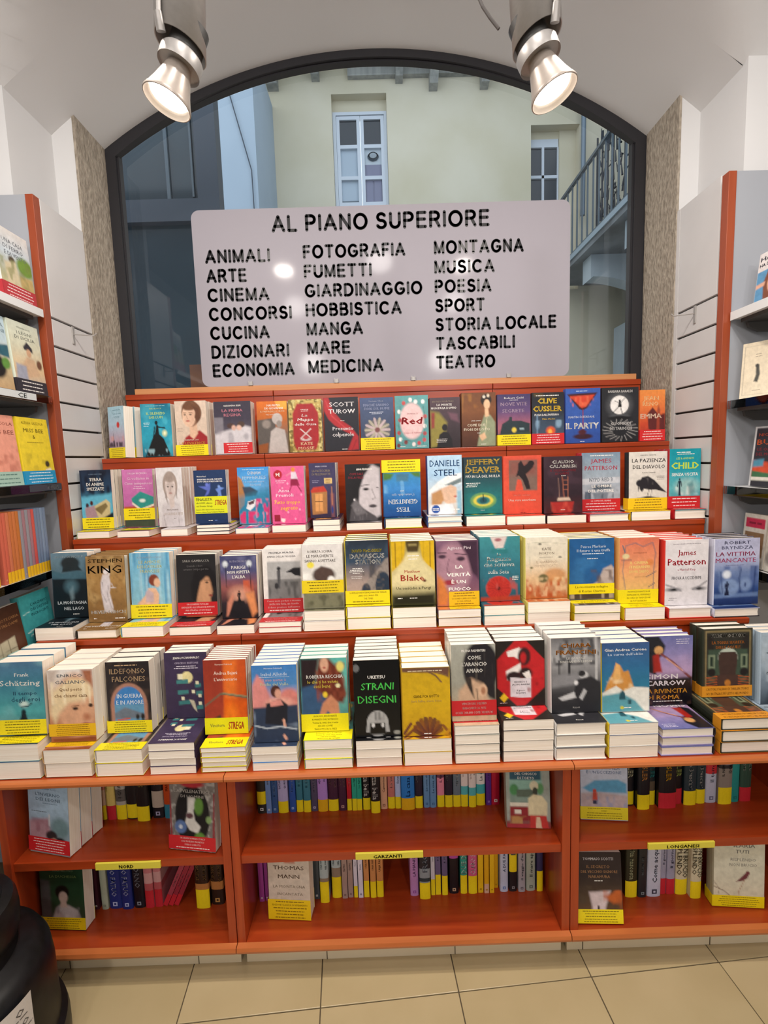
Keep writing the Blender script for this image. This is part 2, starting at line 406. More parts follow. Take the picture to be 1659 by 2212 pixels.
# --- arched window: frame in two steps, glass
def ring(mb, half_l, half_r, drop, wd, y0, y1, zb, wz):
    """arched band of width wd following the vault line, between y0 and y1, down to zb"""
    k = 48; out = []; inn = []
    x0, x1 = half_l, half_r
    for i in range(k+1):
        x = x0+(x1-x0)*i/k; out.append((x, zA(x)-drop))
        xi = x0+wd+(x1-x0-2*wd)*i/k; inn.append((xi, zA(xi)-drop-wz*(1+.9*min(1, abs((xi-XC)/1.15))**3)))
    out = [(x0, zb)]+out+[(x1, zb)]; inn = [(x0+wd, zb)]+inn+[(x1-wd, zb)]
    for i in range(len(out)-1):
        a, b, c, d = out[i], out[i+1], inn[i+1], inn[i]
        mb.prism([a, b, c, d], 'y', y0, y1)
    return inn
wf = MB(); inn = ring(wf, -1.17, 1.228, 0, .058, 2.305, 2.335, 1.80, .031)
win = struct('window_1', wf, FRAME, fix=True)
wi = MB(); inn = ring(wi, -1.113, 1.171, .033, .010, 2.318, 2.350, 1.80, .006); wi.box(-1.11, 1.17, 2.325, 2.36, 1.84, 1.885)
wi.build('inner_frame', FRAME, win, fix=True)
MB().poly([(x, 2.352, z) for x, z in [(-1.11, 1.85)]+inn[1:-1]+[(1.168, 1.85)]]).build('glass_pane', GLASS, win)
# small marks left on the glass
# --- sill board on the display
# ================================================================== COURTYARD OUTSIDE
YW = noisy('pale_yellow_render', '#c8bea2', '#d4cbb4', (1.2, 1.2, 1.2), .9, 4, rand=False)
BW = noisy('pale_blue_grey_render', '#9caab6', '#a6b4bf', (1, 1, 1), .9, 3, rand=False)
GW_ = noisy('grey_white_render', '#9fa9ae', '#b2bbbf', (2, 2, 2), .9, 4, rand=False)
CONCR = noisy('weathered_balcony_concrete', '#66696a', '#8e9294', (3, 3, 3), .95, 8, rand=False, lo=.3, hi=.7)
WHITEF = mat('white_painted_window_wood', '#c9cfd6', .5)
DARKG = mat('dark_room_glass', '#2a3036', .15)
LILAC = mat('lilac_grey_reflection', '#7e7f94', .6)
RAILM = mat('grey_iron_railing', '#5b666e', .5, .3)
DOORG = mat('dark_grey_metal_door_frame', '#3c444e', .5)
TEALG = noisy('dark_teal_glass', '#27333a', '#33434a', (1, 1, 1), .12, 3, rand=False)
RAFT = noisy('weathered_grey_rafter_wood', '#8d8d88', '#a5a49c', (20, 20, 3), .85, 4)
def thing_box(name, label, cat, mb, m, group=None, parent=None, **k):
    o = mb.build(name, m, parent, **k)
    return tag(o, label, cat, group)
# yellow house, wall with two recesses left open
def wall_with_holes(x0, x1, z0, z1, y0, y1, holes):
    mb = MB(); xs = sorted({x0, x1}|{h[0] for h in holes}|{h[1] for h in holes}); 
    for a, b in zip(xs, xs[1:]):
        hs = [h for h in holes if h[0] < (a+b)/2 < h[1]]
        z = z0
        for h in sorted(hs, key=lambda q: q[2]):
            if h[2] > z: mb.box(a, b, y0, y1, z, h[2])
            z = h[3]
        mb.box(a, b, y0, y1, z, z1)
    return mb
house = empty('courtyard_house', (0, 5.5, 0))
tag(house, 'pale yellow house wall with white windows across the courtyard', 'house')
def part(name, mb, m, parent, **k):
    o = mb.build(name, m, **k); o.parent = parent
    if parent.location.length: o.matrix_parent_inverse = Matrix.Translation(-parent.location)
    return o
def sub(name, mb, m, parent, **k): return mb.build(name, m, parent, **k)
holes = [(-.38, .19, 3.0, 5.30), (1.69, 2.20, 3.3, 4.95)]
part('wall', wall_with_holes(-1.9, 4.2, 0, 5.56, 5.5, 5.75, holes), YW, house)
part('eaves_board', MB().box(-1.9, 2.85, 5.05, 5.75, 5.56, 5.62), RAFT, house)
part('fascia', MB().box(-.2, 2.85, 5.44, 5.499, 5.43, 5.56), RAFT, house)
for x, wd, h in ((-.97, .11, .22), (-.53, .08, .14), (.325, .075, .18), (.675, .085, .26), (1.2, .08, .26)):
    part('rafter', MB().prism([(5.15, 5.56), (5.499, 5.56), (5.499, 5.56-h), (5.40, 5.56-h*.95)], 'x', x-wd/2, x+wd/2), RAFT, house, fix=True)
# tall casement window, two leaves
def leaf(x0, x1, z0, z1, rails, y, fr, parent):
    m = MB(); t = .035
    m.box(x0, x0+t, y, y+.04, z0, z1); m.box(x1-t, x1, y, y+.04, z0, z1)
    for r_ in [z0, z1-t]+rails: m.box(x0+t, x1-t, y, y+.04, r_, r_+t)
    return part('window_leaf', m, WHITEF, parent)
part('window_frame', MB().box(-.378, -.345, 5.55, 5.62, 3.0, 5.16).box(.16, .188, 5.55, 5.62, 3.0, 5.16).box(-.345, .16, 5.55, 5.62, 5.13, 5.16), WHITEF, house)
part('lintel_recess', MB().box(-.38, .19, 5.60, 5.70, 5.16, 5.30), YW, house)
for x0, x1 in ((-.343, -.095), (-.09, .158)):
    lf = leaf(x0, x1, 3.0, 5.125, [4.81, 4.50, 4.24], 5.56, None, house)
part('window_pane', MB().box(-.31, -.13, 5.58, 5.585, 4.85, 5.09), DARKG, house); part('window_pane', MB().box(-.055, .123, 5.58, 5.585, 4.85, 5.09), DARKG, house)
part('inner_panel', MB().box(-.31, -.13, 5.59, 5.60, 3.0, 4.81), mat('pale_reflection', '#aebbc6', .8), house)  # reflections in the lower panes, built as flat coloured panels
part('inner_panel', MB().box(-.055, .123, 5.59, 5.60, 4.66, 4.81), mat('pale_wall_reflection', '#bdc6cc', .8), house)
p_ = part('shutter', MB().box(-.055, .123, 5.59, 5.60, 3.0, 4.66).box(-.05, .025, 5.584, 5.59, 4.28, 4.50).box(.04, .118, 5.584, 5.59, 4.28, 4.50), LILAC, house)
part('rail', MB().box(-.31, -.13, 5.575, 5.59, 4.28, 4.295).box(-.31, -.13, 5.575, 5.59, 4.25, 4.258).box(-.27, -.262, 5.575, 5.59, 4.1, 4.25).box(-.22, -.212, 5.575, 5.59, 4.1, 4.25).box(-.17, -.162, 5.575, 5.59, 4.1, 4.25), RAILM, house)
wl = MB(); wl.lathe([(.001, 0), (.05, 0), (.055, .012), (.045, .03)], Matrix.Translation((.035, 5.59, 4.735)) @ Matrix.Rotation(R(90), 4, 'X') @ Matrix.Diagonal((1.1, .8, 1, 1)), 20)
part('bulkhead_lamp', wl, RAILM, house, fix=True)  # wall lamp reflected in the pane, modelled as a solid shape
wl = MB().lathe([(.001, .034), (.034, .03), (.038, .012)], Matrix.Translation((.035, 5.588, 4.735)) @ Matrix.Rotation(R(90), 4, 'X') @ Matrix.Diagonal((1.1, .8, 1, 1)), 16)
part('lamp_glass', wl, mat('grey_frosted_glass', '#8d979d', .3), house, fix=True)
# right window of six panes
m = MB(); m.box(1.69, 2.02, 5.62, 5.66, 4.80, 4.88)
for x in (1.69, 1.855, 2.01): m.box(x-.012 if x == 1.855 else x, x+.014, 5.62, 5.66, 3.3, 4.80)
for z in (4.49, 4.185, 3.88, 3.6): m.box(1.704, 2.01, 5.62, 5.66, z, z+.03)
part('window_frame', m, WHITEF, house)
for x0, x1 in ((1.705, 1.842), (1.87, 2.009)):
    for z0, z1 in ((4.522, 4.798), (4.217, 4.488), (3.912, 4.183)):
        part('window_pane', MB().box(x0, x1, 5.64, 5.645, z0, z1), DARKG, house)
part('window_jamb', MB().box(2.024, 2.20, 5.60, 5.68, 3.3, 4.95).box(1.69, 2.024, 5.62, 5.68, 4.88, 4.95), YW, house)
thing_box('downpipe', 'grey vertical rain pipe on the yellow house beside the balcony', 'pipe', MB().tube((2.2, 5.40, 4.0), (2.2, 5.40, 5.42), .024, seg=12), mat('blue_grey_pipe', '#76848f', .5, .2), smooth=True)
# pale blue wall and its cable
thing_box('side_building', 'pale blue-grey house wall left of the yellow house', 'building', MB().box(-2.4, -.99, 4.6, 5.499, 0, 5.2), BW)
thing_box('cable', 'thin dark cable slanting down the pale blue wall', 'cable', MB().tube((-1.20, 4.585, 4.75), (-1.035, 4.585, 4.085), .005, seg=6).tube((-1.035, 4.585, 4.085), (-1.02, 4.585, 2.5), .005, seg=6), mat('dark_cable', '#39424c', .7))
# dark glazed entrance on the left
ent = empty('glazed_entrance', (-1.3, 3.2, 0)); tag(ent, 'dark grey glazed entrance with wide frame, left behind the window', 'door')
def epart(name, mb, m_, **k): return part(name, mb, m_, ent, **k)
epart('frame', MB().box(-1.06, -.93, 3.2, 3.3, 0, 3.85).box(-1.62, -1.06, 3.2, 3.3, 3.04, 3.17).box(-1.75, -1.60, 3.2, 3.3, 0, 3.9), DOORG)
epart('upper_pane', MB().box(-1.60, -1.06, 3.24, 3.25, 3.17, 3.9), TEALG)
epart('lower_pane', MB().box(-1.60, -1.06, 3.25, 3.26, 0.3, 3.04), TEALG)
epart('glazing_bar', MB().box(-1.255, -1.235, 3.225, 3.24, 3.17, 3.9).box(-1.10, -1.088, 3.225, 3.24, 3.19, 3.9).box(-1.60, -1.06, 3.225, 3.24, 3.165, 3.18), mat('grey_glazing_bar', '#5a656c', .5))
epart('inner_rail', MB().box(-1.03, -.99, 3.188, 3.199, 2.2, 3.0), mat('grey_light_bar', '#59626b', .5))
thing_box('wooden_cabinet', 'brown wooden cabinet outside the pane, left of the sign', 'cabinet', MB().box(-1.02, -.72, 2.75, 2.95, -.01, 2.09), noisy('brown_outdoor_wood', '#7a4a30', '#8d5939', (3, 20, 20), .6))
thing_box('blue_sheet', 'light blue sheet standing on the brown cabinet left of the sign', 'panel', MB().box(-.985, -.75, 2.84, 2.86, 2.09, 2.245), mat('light_blue_card', '#8fb0d6', .6))
# balcony wing on the right
wing = empty('balcony_wing', (1.9, 4.4, 0)); tag(wing, 'grey concrete balcony wing on the right of the courtyard', 'balcony')
def wpart(name, mb, m_, **k): return part(name, mb, m_, wing, **k)
wpart('slab', MB().box(1.9, 2.9, 2.9, 5.49, 3.33, 3.41), CONCR)
wpart('slab_edge', MB().box(1.885, 1.9, 2.9, 5.49, 3.375, 3.42), mat('pale_slab_edge', '#9aa7ae', .8))
wpart('wall', MB().box(2.905, 3.1, 2.6, 5.49, 0, 6.0), GW_)
br = MB()
for y in (3.95, 4.75): 
    br.prism([(1.98, 3.329), (2.9, 3.329), (2.9, 2.90)]+[(2.9-.9*q/10, 2.98+.10*math.sin(q/10*3.0-1.2)+.06*q/10) for q in range(1, 11)]+[(1.98, 3.12)], 'y', y-.09, y+.09)
    wpart('bracket', br, GW_, fix=True); br = MB()
wpart('lower_wall', MB().box(2.55, 2.6, 3.2, 5.4, 0, 2.85), GW_)
wpart('lower_opening', MB().box(2.535, 2.549, 3.55, 4.1, 1.8, 2.25), DARKG)
wpart('inner_soffit', MB().box(2.6, 2.9, 3.2, 5.4, 2.8, 2.86), GW_)
rail = empty('balcony_railing', (1.92, 4.4, 3.42)); tag(rail, 'thin grey iron railing along the balcony edge', 'railing')
part('top_rail', MB().box(1.905, 1.935, 2.95, 5.45, 4.06, 4.085), RAILM, rail); part('bottom_rail', MB().box(1.91, 1.93, 2.95, 5.45, 3.44, 3.455), RAILM, rail)
bal = MB().box(-.006, .006, -.006, .006, 3.455, 4.06).mesh('baluster', RAILM)
for i in range(22):
    o = link('baluster', bal, rail); o.matrix_parent_inverse = Matrix.Translation(-rail.location); o.location = (1.92, 3.0+i*.115, 0)
# lattice screen with leaf-like iron scrolls
lat = MB(); r2 = random.Random(3)
for i in range(110):
    y = r2.uniform(4.72, 5.40); z = r2.uniform(3.52, 4.72); a = r2.uniform(0, 3.14); q = r2.uniform(.04, .09)
    lat.tube((2.35, y-q*math.cos(a)/2, z-q*math.sin(a)), (2.35, y+q*math.cos(a)/2, z+q*math.sin(a)), .010, .004, seg=5)
for y in [4.70+.118*i for i in range(7)]: lat.tube((2.35, y, 3.412), (2.35, y, 4.75), .010, seg=5)
scr = lat.build('lattice_screen', mat('dark_iron_scrollwork', '#252b33', .5, .3)); tag(scr, 'dark iron scrollwork screen behind the balcony railing', 'screen', kind='stuff')
thing_box('white_post', 'white wall strip at the near end of the iron screen', 'post', MB().box(2.40, 2.46, 2.95, 4.62, 3.42, 4.9), mat('white_wall_paint', '#cfd7dc', .8))
thing_box('courtyard_ground', 'grey paved ground of the courtyard outside the window', 'ground', MB().box(-6, 6, 2.56, 9, -.1, -.01), CONCR)['kind'] = 'structure'

# ================================================================== DISPLAY FURNITURE
PLINTH = noisy('pale_beige_plinth_tile', '#d3c5a8', '#dccfb4', (3, 3, 3), .3, 4)
TZ = [.665, .989, 1.287, 1.584]; TY = [1.32, 1.56, 1.80, 2.04, 2.28]
def tier_unit(name, x0, x1, xr_low, label):
    u = empty(name, ((x0+x1)/2, 1.32, 0)); tag(u, label, 'bookcase', 'stepped cherry-wood display units')
    g = .0012; P = lambda n_, mb, m_, **k: part(n_, mb, m_, u, **k)
    xa, xb, xc = x0+g, x1-g, xr_low-g
    # lower cabinet
    P('side_panel', MB().box(xa, xa+.024, 1.325, 1.66, .092, .645), WOODV, fix=True, bevel=.001)
    P('side_panel', MB().box(xc-.024, xc, 1.325, 1.66, .092, .645), WOODV, fix=True, bevel=.001)
    P('back_panel', MB().box(xa+.024, xc-.024, 1.645, 1.66, .118, .645), WOODH)
    sh = P('shelf', MB().box(xa+.0245, xc-.0245, 1.333, 1.645, .370, .395), WOODH)
    P('bottom_shelf', MB().box(xa+.0245, xc-.0245, 1.325, 1.645, .094, .118), WOODH)
    nose = [(1.309, .098), (1.306, .106), (1.309, .116), (1.325, .119), (1.325, .094), (1.312, .094)]
    P('bottom_edge', MB().prism(nose, 'x', xa, xc), WOODE, fix=True)
    for xx in ((xa, xc),):
        pl = P('plinth', MB().box(xa+.008, xc-.008, 1.372, 1.384, .0006, .092), PLINTH)
        for k in range(-4, 5):
            x = -.215+k*.4
            if xa+.02 < x < xc-.02: sub('plinth_joint', MB().box(x-.0012, x+.0012, 1.3705, 1.3725, .001, .092), GROUT, pl).matrix_parent_inverse = Matrix()
    # counter and stepped tiers
    P('counter_top', MB().box(xa, xc, 1.322, 1.575, .645, .665), WOODH)
    nose = [(1.310, .645), (1.304, .650), (1.303, .657), (1.306, .663), (1.312, .665), (1.322, .665), (1.322, .645)]
    P('counter_edge', MB().prism(nose, 'x', xa, xc), WOODE, fix=True)
    if xc > xb+.02: P('side_panel', MB().box(xc-.02, xc, 1.575, 1.66, .118, .66), WOODV)
    for i in range(4):
        za = TZ[i]; zb = TZ[i+1]-.018 if i < 3 else 1.848
        P('riser', MB().box(xa, xb, TY[i+1], TY[i+1]+.018, za+.0005, zb), WOODH)
        zt = TZ[i+1] if i < 3 else 1.872
        if i < 3:
            P('tread', MB().box(xa, xb, TY[i+1]-.004, TY[i+2]+.010, zt-.018, zt), WOODH, fix=True, bevel=.002)
        else:
            P('top_board', MB().box(xa, xb, TY[i+1]-.006, TY[i+1]+.024, 1.848, 1.872), WOODH, fix=True, bevel=.002)
    if x0 < -1: P('stepped_side', MB().box(xa, xa+.002, 1.335, 1.58, .1, .64), WOODV)
    return u
U1 = tier_unit('display_unit', -1.145, -.474, -.474, 'narrow cherry-wood stepped book display unit at the left end')
U2 = tier_unit('display_unit', -.474, .526, .526, 'wide cherry-wood stepped book display unit in the middle')
U3 = tier_unit('display_unit', .526, 1.203, 1.31, 'cherry-wood stepped book display unit at the right end')
for u_ in (U1, U2, U3): del u_['group']
thing_box('sill_board', 'light wooden board laid under the window behind the sign', 'board', MB().box(-1.104, 1.186, 2.284, 2.304, 1.8725, 1.898), SILLW, fix=True, bevel=.002)

# place cards on the lower shelves
def card(x0, x1, z0, z1, txt, label, cx):
    o = MB().box(x0, x1, 1.326, 1.3325, z0, z1).build('shelf_label', mat('yellow_label_card', '#d9cb45', .5), fix=True, bevel=.0008)
    tag(o, label, 'label', None)
    s = Sheet(); s.text(txt, cx, (z0+z1)/2-.001, (z1-z0)*.52, len(txt)*.0105, '#5d5122', lift=0, bold=3)
    link('lettering', s.mesh('lettering', lambda a, b, l: np.column_stack([a, np.full(len(a), 1.3256), b]), PRINT), o)
card(-.876, -.685, .371, .392, 'NORD', 'yellow lettered label strip on the left unit shelf edge', -.785)
card(-.110, .090, .374, .3935, 'GARZANTI', 'yellow lettered label strip on the middle unit shelf edge', -.015)
card(.757, .955, .372, .391, 'LONGANESI', 'yellow lettered label strip on the right unit shelf edge', .86)

# ================================================================== SLATWALLS, POSTS AND SIDE SHELVES
def slatwall(name, x, sgn, y0, y1, label):
    u = empty(name, (x, (y0+y1)/2, 0)); tag(u, label, 'panel')
    t = .016; xa, xb = sorted((x, x+sgn*t))
    part('backing', MB().box(*sorted((x+sgn*t, x+sgn*.022)), y0, y1, .7, 2.48), GROOVE, u)
    zs = [2.09-.0995*i for i in range(12)]
    part('top_panel', MB().box(xa, xb, y0, y1, zs[0]+.004, 2.49), SLAT, u, fix=True, bevel=.0015)
    for a, b in zip(zs, zs[1:]):
        part('slat', MB().box(xa, xb, y0, y1, b+.004, a-.004), SLAT, u, fix=True, bevel=.0015)
    return u
slatwall('slatwall', -1.16, -1, 1.833, 2.086, 'grey slatwall panel beside the window, left of the display')
slatwall('slatwall', 1.22, 1, 1.811, 2.040, 'grey slatwall panel beside the window, right of the display')
thing_box('panel_trim', 'narrow grey edge strip between right slatwall and rough plaster', 'trim', MB().box(1.219, 1.228, 2.0415, 2.062, .7, 2.49), SLAT)
def hook(x, sgn, y, z, label):
    u = empty('slatwall_hook', (x, y, z)); tag(u, label, 'hook')
    part('plate', MB().box(*sorted((x, x-sgn*.004)), y-.007, y+.007, z-.045, z+.02), SILVER, u, fix=True, bevel=.001)
    part('prong', MB().tube((x-sgn*.003, y, z-.008), (x-sgn*.075, y+.012, z-.012), .0022, seg=8).tube((x-sgn*.075, y+.012, z-.012), (x-sgn*.085, y+.013, z-.004), .0022, seg=8), SILVER, u, smooth=True)
hook(-1.16, -1, 1.95, 2.068, 'small metal hook on the left slatwall')
hook(1.22, 1, 1.927, 2.068, 'small metal hook on the right slatwall')

def post(x, sgn, y0, label):
    # end panel of the side shelving, faced with an orange cherry upright
    u = empty('end_panel', (x, y0, 0)); tag(u, label, 'panel')
    part('upright', MB().box(*sorted((x, x+sgn*.027)), y0, y0+.033, 0 if sgn < 0 else 1.024, 2.49 if sgn < 0 else 2.47), POSTW, u, fix=True, bevel=.001)
    part('grey_panel', MB().box(*sorted((x+sgn*.0275, x+sgn*.42)), y0+.003, y0+.030, 0 if sgn < 0 else 1.024, 2.49 if sgn < 0 else 2.47), GREYP, u)
post(-1.16, -1, 1.798, 'orange wooden upright with grey end panel, left shelving')
post(1.202, 1, 1.745, 'orange wooden upright with grey end panel, right shelving')
def side_shelf(xf, sgn, yfar, z, th, label, deep=.34, ynear=.55):
    u = empty('side_shelf', (xf, (yfar+ynear)/2, z)); tag(u, label, 'shelf')
    xb = xf+sgn*deep
    part('board', MB().box(*sorted((xf+sgn*.004, xb)), ynear, yfar, z-th, z), WSHELF, u, fix=True, bevel=.001)
    part('metal_underside', MB().box(*sorted((xf+sgn*.03, xb)), ynear, yfar-.012, z-th-.012, z-th-.0005), UNDER, u)
    pr = [(xf+sgn*.05, z-th-.013), (xf+sgn*.055, z-th-.03), (xf+sgn*.09, z-th-.045), (xf+sgn*.30, z-th-.05), (xf+sgn*.30, z-th-.013)]
    part('bracket', MB().prism(pr, 'y', yfar-.02, yfar-.008), UNDER, u, fix=True)
    part('label_holder', MB().box(*sorted((xf, xf+sgn*.003)), ynear, yfar-.002, z-th-.004, z+.002), ACRYL if z < 1.9 else WSHELF, u)
    return u
ordn = ['top', 'second', 'third', 'fourth', 'lowest']
for i, z in enumerate((2.10, 1.802, 1.497, 1.196, .927)):
    side_shelf(-1.155, -1, 1.785 if i < 3 else 1.71, z, .020, ['white', 'clear-edged', 'clear-edged', 'grey-edged', 'dark'][i]+' shelf of the left side shelving, %s one' % ordn[i])
for i, z in enumerate((2.008, 1.708, 1.412, 1.125)):
    side_shelf(1.222 if i < 3 else 1.275, 1, (1.740, 1.738, 1.738, 1.738)[i], z, .022, ['white', 'metal-edged', 'metal-edged', 'pale-edged'][i]+' shelf of the right side shelving, %s one' % ordn[i])
# lettered strips on the left shelf edges, the dark one a painted reflection
def edge_text(txt, y0, z, h, w_, col='#555c60', bg=None, y_w=None):
    s = Sheet()
    if bg: s.rect(y_w[0]-y0, y_w[1]-y0, -.011, .011, bg, 0)
    s.text(txt, 0, 0, h, w_, col, lift=.0004, bold=1)
    o = link('shelf_strip', s.mesh('shelf_strip', lambda a, b, l: np.column_stack([-1.1542+l, y0+a, z+b]), PRINT))
    return o
o = edge_text('TERRA', 1.735, 1.487, .012, .062, '#c5c9cc', '#3b3f48', (1.62, 1.783)); tag(o, 'dark shelf-edge strip with painted reflected lettering below the bright yellow book', 'label')
o = edge_text('CE', 1.635, 1.792, .015, .04, '#6b7175', '#cfd6d8', (1.5, 1.70)); tag(o, 'white shelf-edge strip with grey letters below the pale books', 'label')

# ================================================================== SIGN
sg = empty('sign', (.041, 2.29, 1.898)); tag(sg, 'large white board reading AL PIANO SUPERIORE leaning against the window', 'sign')
def rrect(x0, x1, z0, z1, r, k=8):
    pts = []
    for cx, cz, a0 in ((x1-r, z1-r, 0), (x0+r, z1-r, 90), (x0+r, z0+r, 180), (x1-r, z0+r, 270)):
        for i in range(k+1): a = R(a0+90*i/k); pts.append((cx+r*math.cos(a), cz+r*math.sin(a)))
    return pts
SIGN = noisy('white_gloss_acrylic', '#9f9ba4', '#a4a0a9', (.5, .5, .5), .09, 1, rand=False, spec=.06)
part('board', MB().prism(rrect(-.795, .878, 1.8985, 2.657, .035), 'y', 2.288, 2.293), SIGN, sg, fix=True)
def arc(cx, cy, rx, ry, a0, a1, n=12): return [(cx+rx*math.cos(R(a0+(a1-a0)*i/n)), cy+ry*math.sin(R(a0+(a1-a0)*i/n))) for i in range(n+1)]
ROUND = {'A': (.84, [[(0,0),(.42,1),(.84,0)], [(.14,.32),(.70,.32)]]), 'B': (.66, [[(0,.53),(0,1),(.36,1)]+arc(.36,.765,.24,.235,90,-90,8)+[(0,.53)], [(0,.53),(.38,.53)]+arc(.38,.265,.28,.265,90,-90,8)+[(0,0),(0,.53)]]),
 'C': (.82, [arc(.44,.5,.44,.5,42,318,20)]), 'D': (.76, [[(0,0),(0,1),(.28,1)]+arc(.28,.5,.48,.5,90,-90,14)+[(0,0)]]), 'E': (.62, [[(.60,1),(0,1),(0,0),(.62,0)], [(0,.53),(.56,.53)]]), 'F': (.58, [[(.58,1),(0,1),(0,0)], [(0,.51),(.48,.51)]]),
 'G': (.88, [arc(.45,.5,.45,.5,45,322,20)+[(.86,.24),(.86,.44),(.52,.44)]]), 'H': (.70, [[(0,0),(0,1)], [(.7,0),(.7,1)], [(0,.53),(.7,.53)]]), 'I': (0, [[(0,0),(0,1)]]), 'L': (.56, [[(0,1),(0,0),(.56,0)]]),
 'M': (.86, [[(0,0),(0,1),(.43,.04),(.86,1),(.86,0)]]), 'N': (.70, [[(0,0),(0,1),(.7,0),(.7,1)]]), 'O': (.94, [arc(.47,.5,.47,.5,0,360,28)]), 'P': (.64, [[(0,0),(0,1),(.36,1)]+arc(.36,.735,.28,.265,90,-90,10)+[(0,.47)]]),
 'R': (.70, [[(0,0),(0,1),(.38,1)]+arc(.38,.745,.27,.255,90,-90,10)+[(0,.49)], [(.40,.49),(.68,0)]]), 'S': (.66, [arc(.33,.755,.29,.245,25,270,14)+arc(.33,.26,.33,.26,88,-158,14)]), 'T': (.70, [[(0,1),(.7,1)], [(.35,1),(.35,0)]]),
 'U': (.70, [[(0,1),(0,.33)]+arc(.35,.33,.35,.33,180,360,12)+[(.7,1)]]), 'Z': (.66, [[(0,1),(.62,1),(0,0),(.66,0)]])}
def round_text(sh, txt, x0, zc, h, wd, col, th=.15):
    """monoline capitals with round stroke ends, fitted to the width wd"""
    adv = 0; gl = []
    for ch in txt:
        if ch == ' ': adv += .46; continue
        w_, st_ = ROUND[ch]; gl.append((adv, st_)); adv += w_+.23+th
    adv -= .23+th; t = th*h; ch_ = h-t; sx = (wd-t)/adv; c_ = lin(col)
    for a0, st_ in gl:
        for pl in st_:
            P_ = [np.array((x0+t/2+(a0+q[0])*sx, zc-ch_/2+q[1]*ch_)) for q in pl]
            for a, b in zip(P_, P_[1:]):
                d = b-a; ln = np.hypot(*d)
                if ln < 1e-6: continue
                nn = np.array((-d[1], d[0]))/ln*t/2
                sh.add(np.array([a-nn, b-nn, b+nn, a+nn]), np.array([(0,1,2),(0,2,3)]), c_, 0)
            for a in P_:
                k = 10; vv = np.array([a]+[a+t/2*np.array((math.cos(2*math.pi*i/k), math.sin(2*math.pi*i/k))) for i in range(k)])
                sh.add(vv, np.array([(0, i+1, (i+1) % k+1) for i in range(k)]), c_, 0)
def sign_line(txt, x0, zc, h, wd, th=.15):
    sh = Sheet(); round_text(sh, txt, x0, zc, h, wd, '#121116', th)
    o = link('lettering', sh.mesh('lettering', lambda a, b, l: np.column_stack([a, np.full(len(a), 2.2874), b]), SIGNINK), sg); o.matrix_parent_inverse = Matrix.Translation(-sg.location)
SIGNINK = print_mat('black_vinyl_lettering', .3, .3)
sign_line('AL PIANO SUPERIORE', -.443, 2.5915, .072, .963, .185)
c1 = 'ANIMALI,ARTE,CINEMA,CONCORSI,CUCINA,DIZIONARI,ECONOMIA'.split(','); w1 = [.288,.18,.276,.372,.268,.352,.372]
c2 = 'FOTOGRAFIA,FUMETTI,GIARDINAGGIO,HOBBISTICA,MANGA,MARE,MEDICINA'.split(','); w2 = [.455,.303,.527,.432,.255,.195,.342]
c3 = 'MONTAGNA,MUSICA,POESIA,SPORT,STORIA LOCALE,TASCABILI,TEATRO'.split(','); w3 = [.40,.27,.255,.225,.548,.360,.270]
for cc, ww, x0, z0, dz in ((c1, w1, -.745, 2.462, .0822), (c2, w2, -.311, 2.470, .0828), (c3, w3, .271, 2.472, .0828)):
    for i, (t_, q) in enumerate(zip(cc, ww)): sign_line(t_, x0, z0-i*dz, .059, q, .20)
for x in (-.575, -.185, .165, .60):
    part('clip', MB().box(x-.009, x+.009, 2.281, 2.286, 1.8985, 1.915).box(x-.009, x-.006, 2.278, 2.281, 1.8985, 1.918).box(x+.006, x+.009, 2.278, 2.281, 1.8985, 1.918), SILVER, sg)

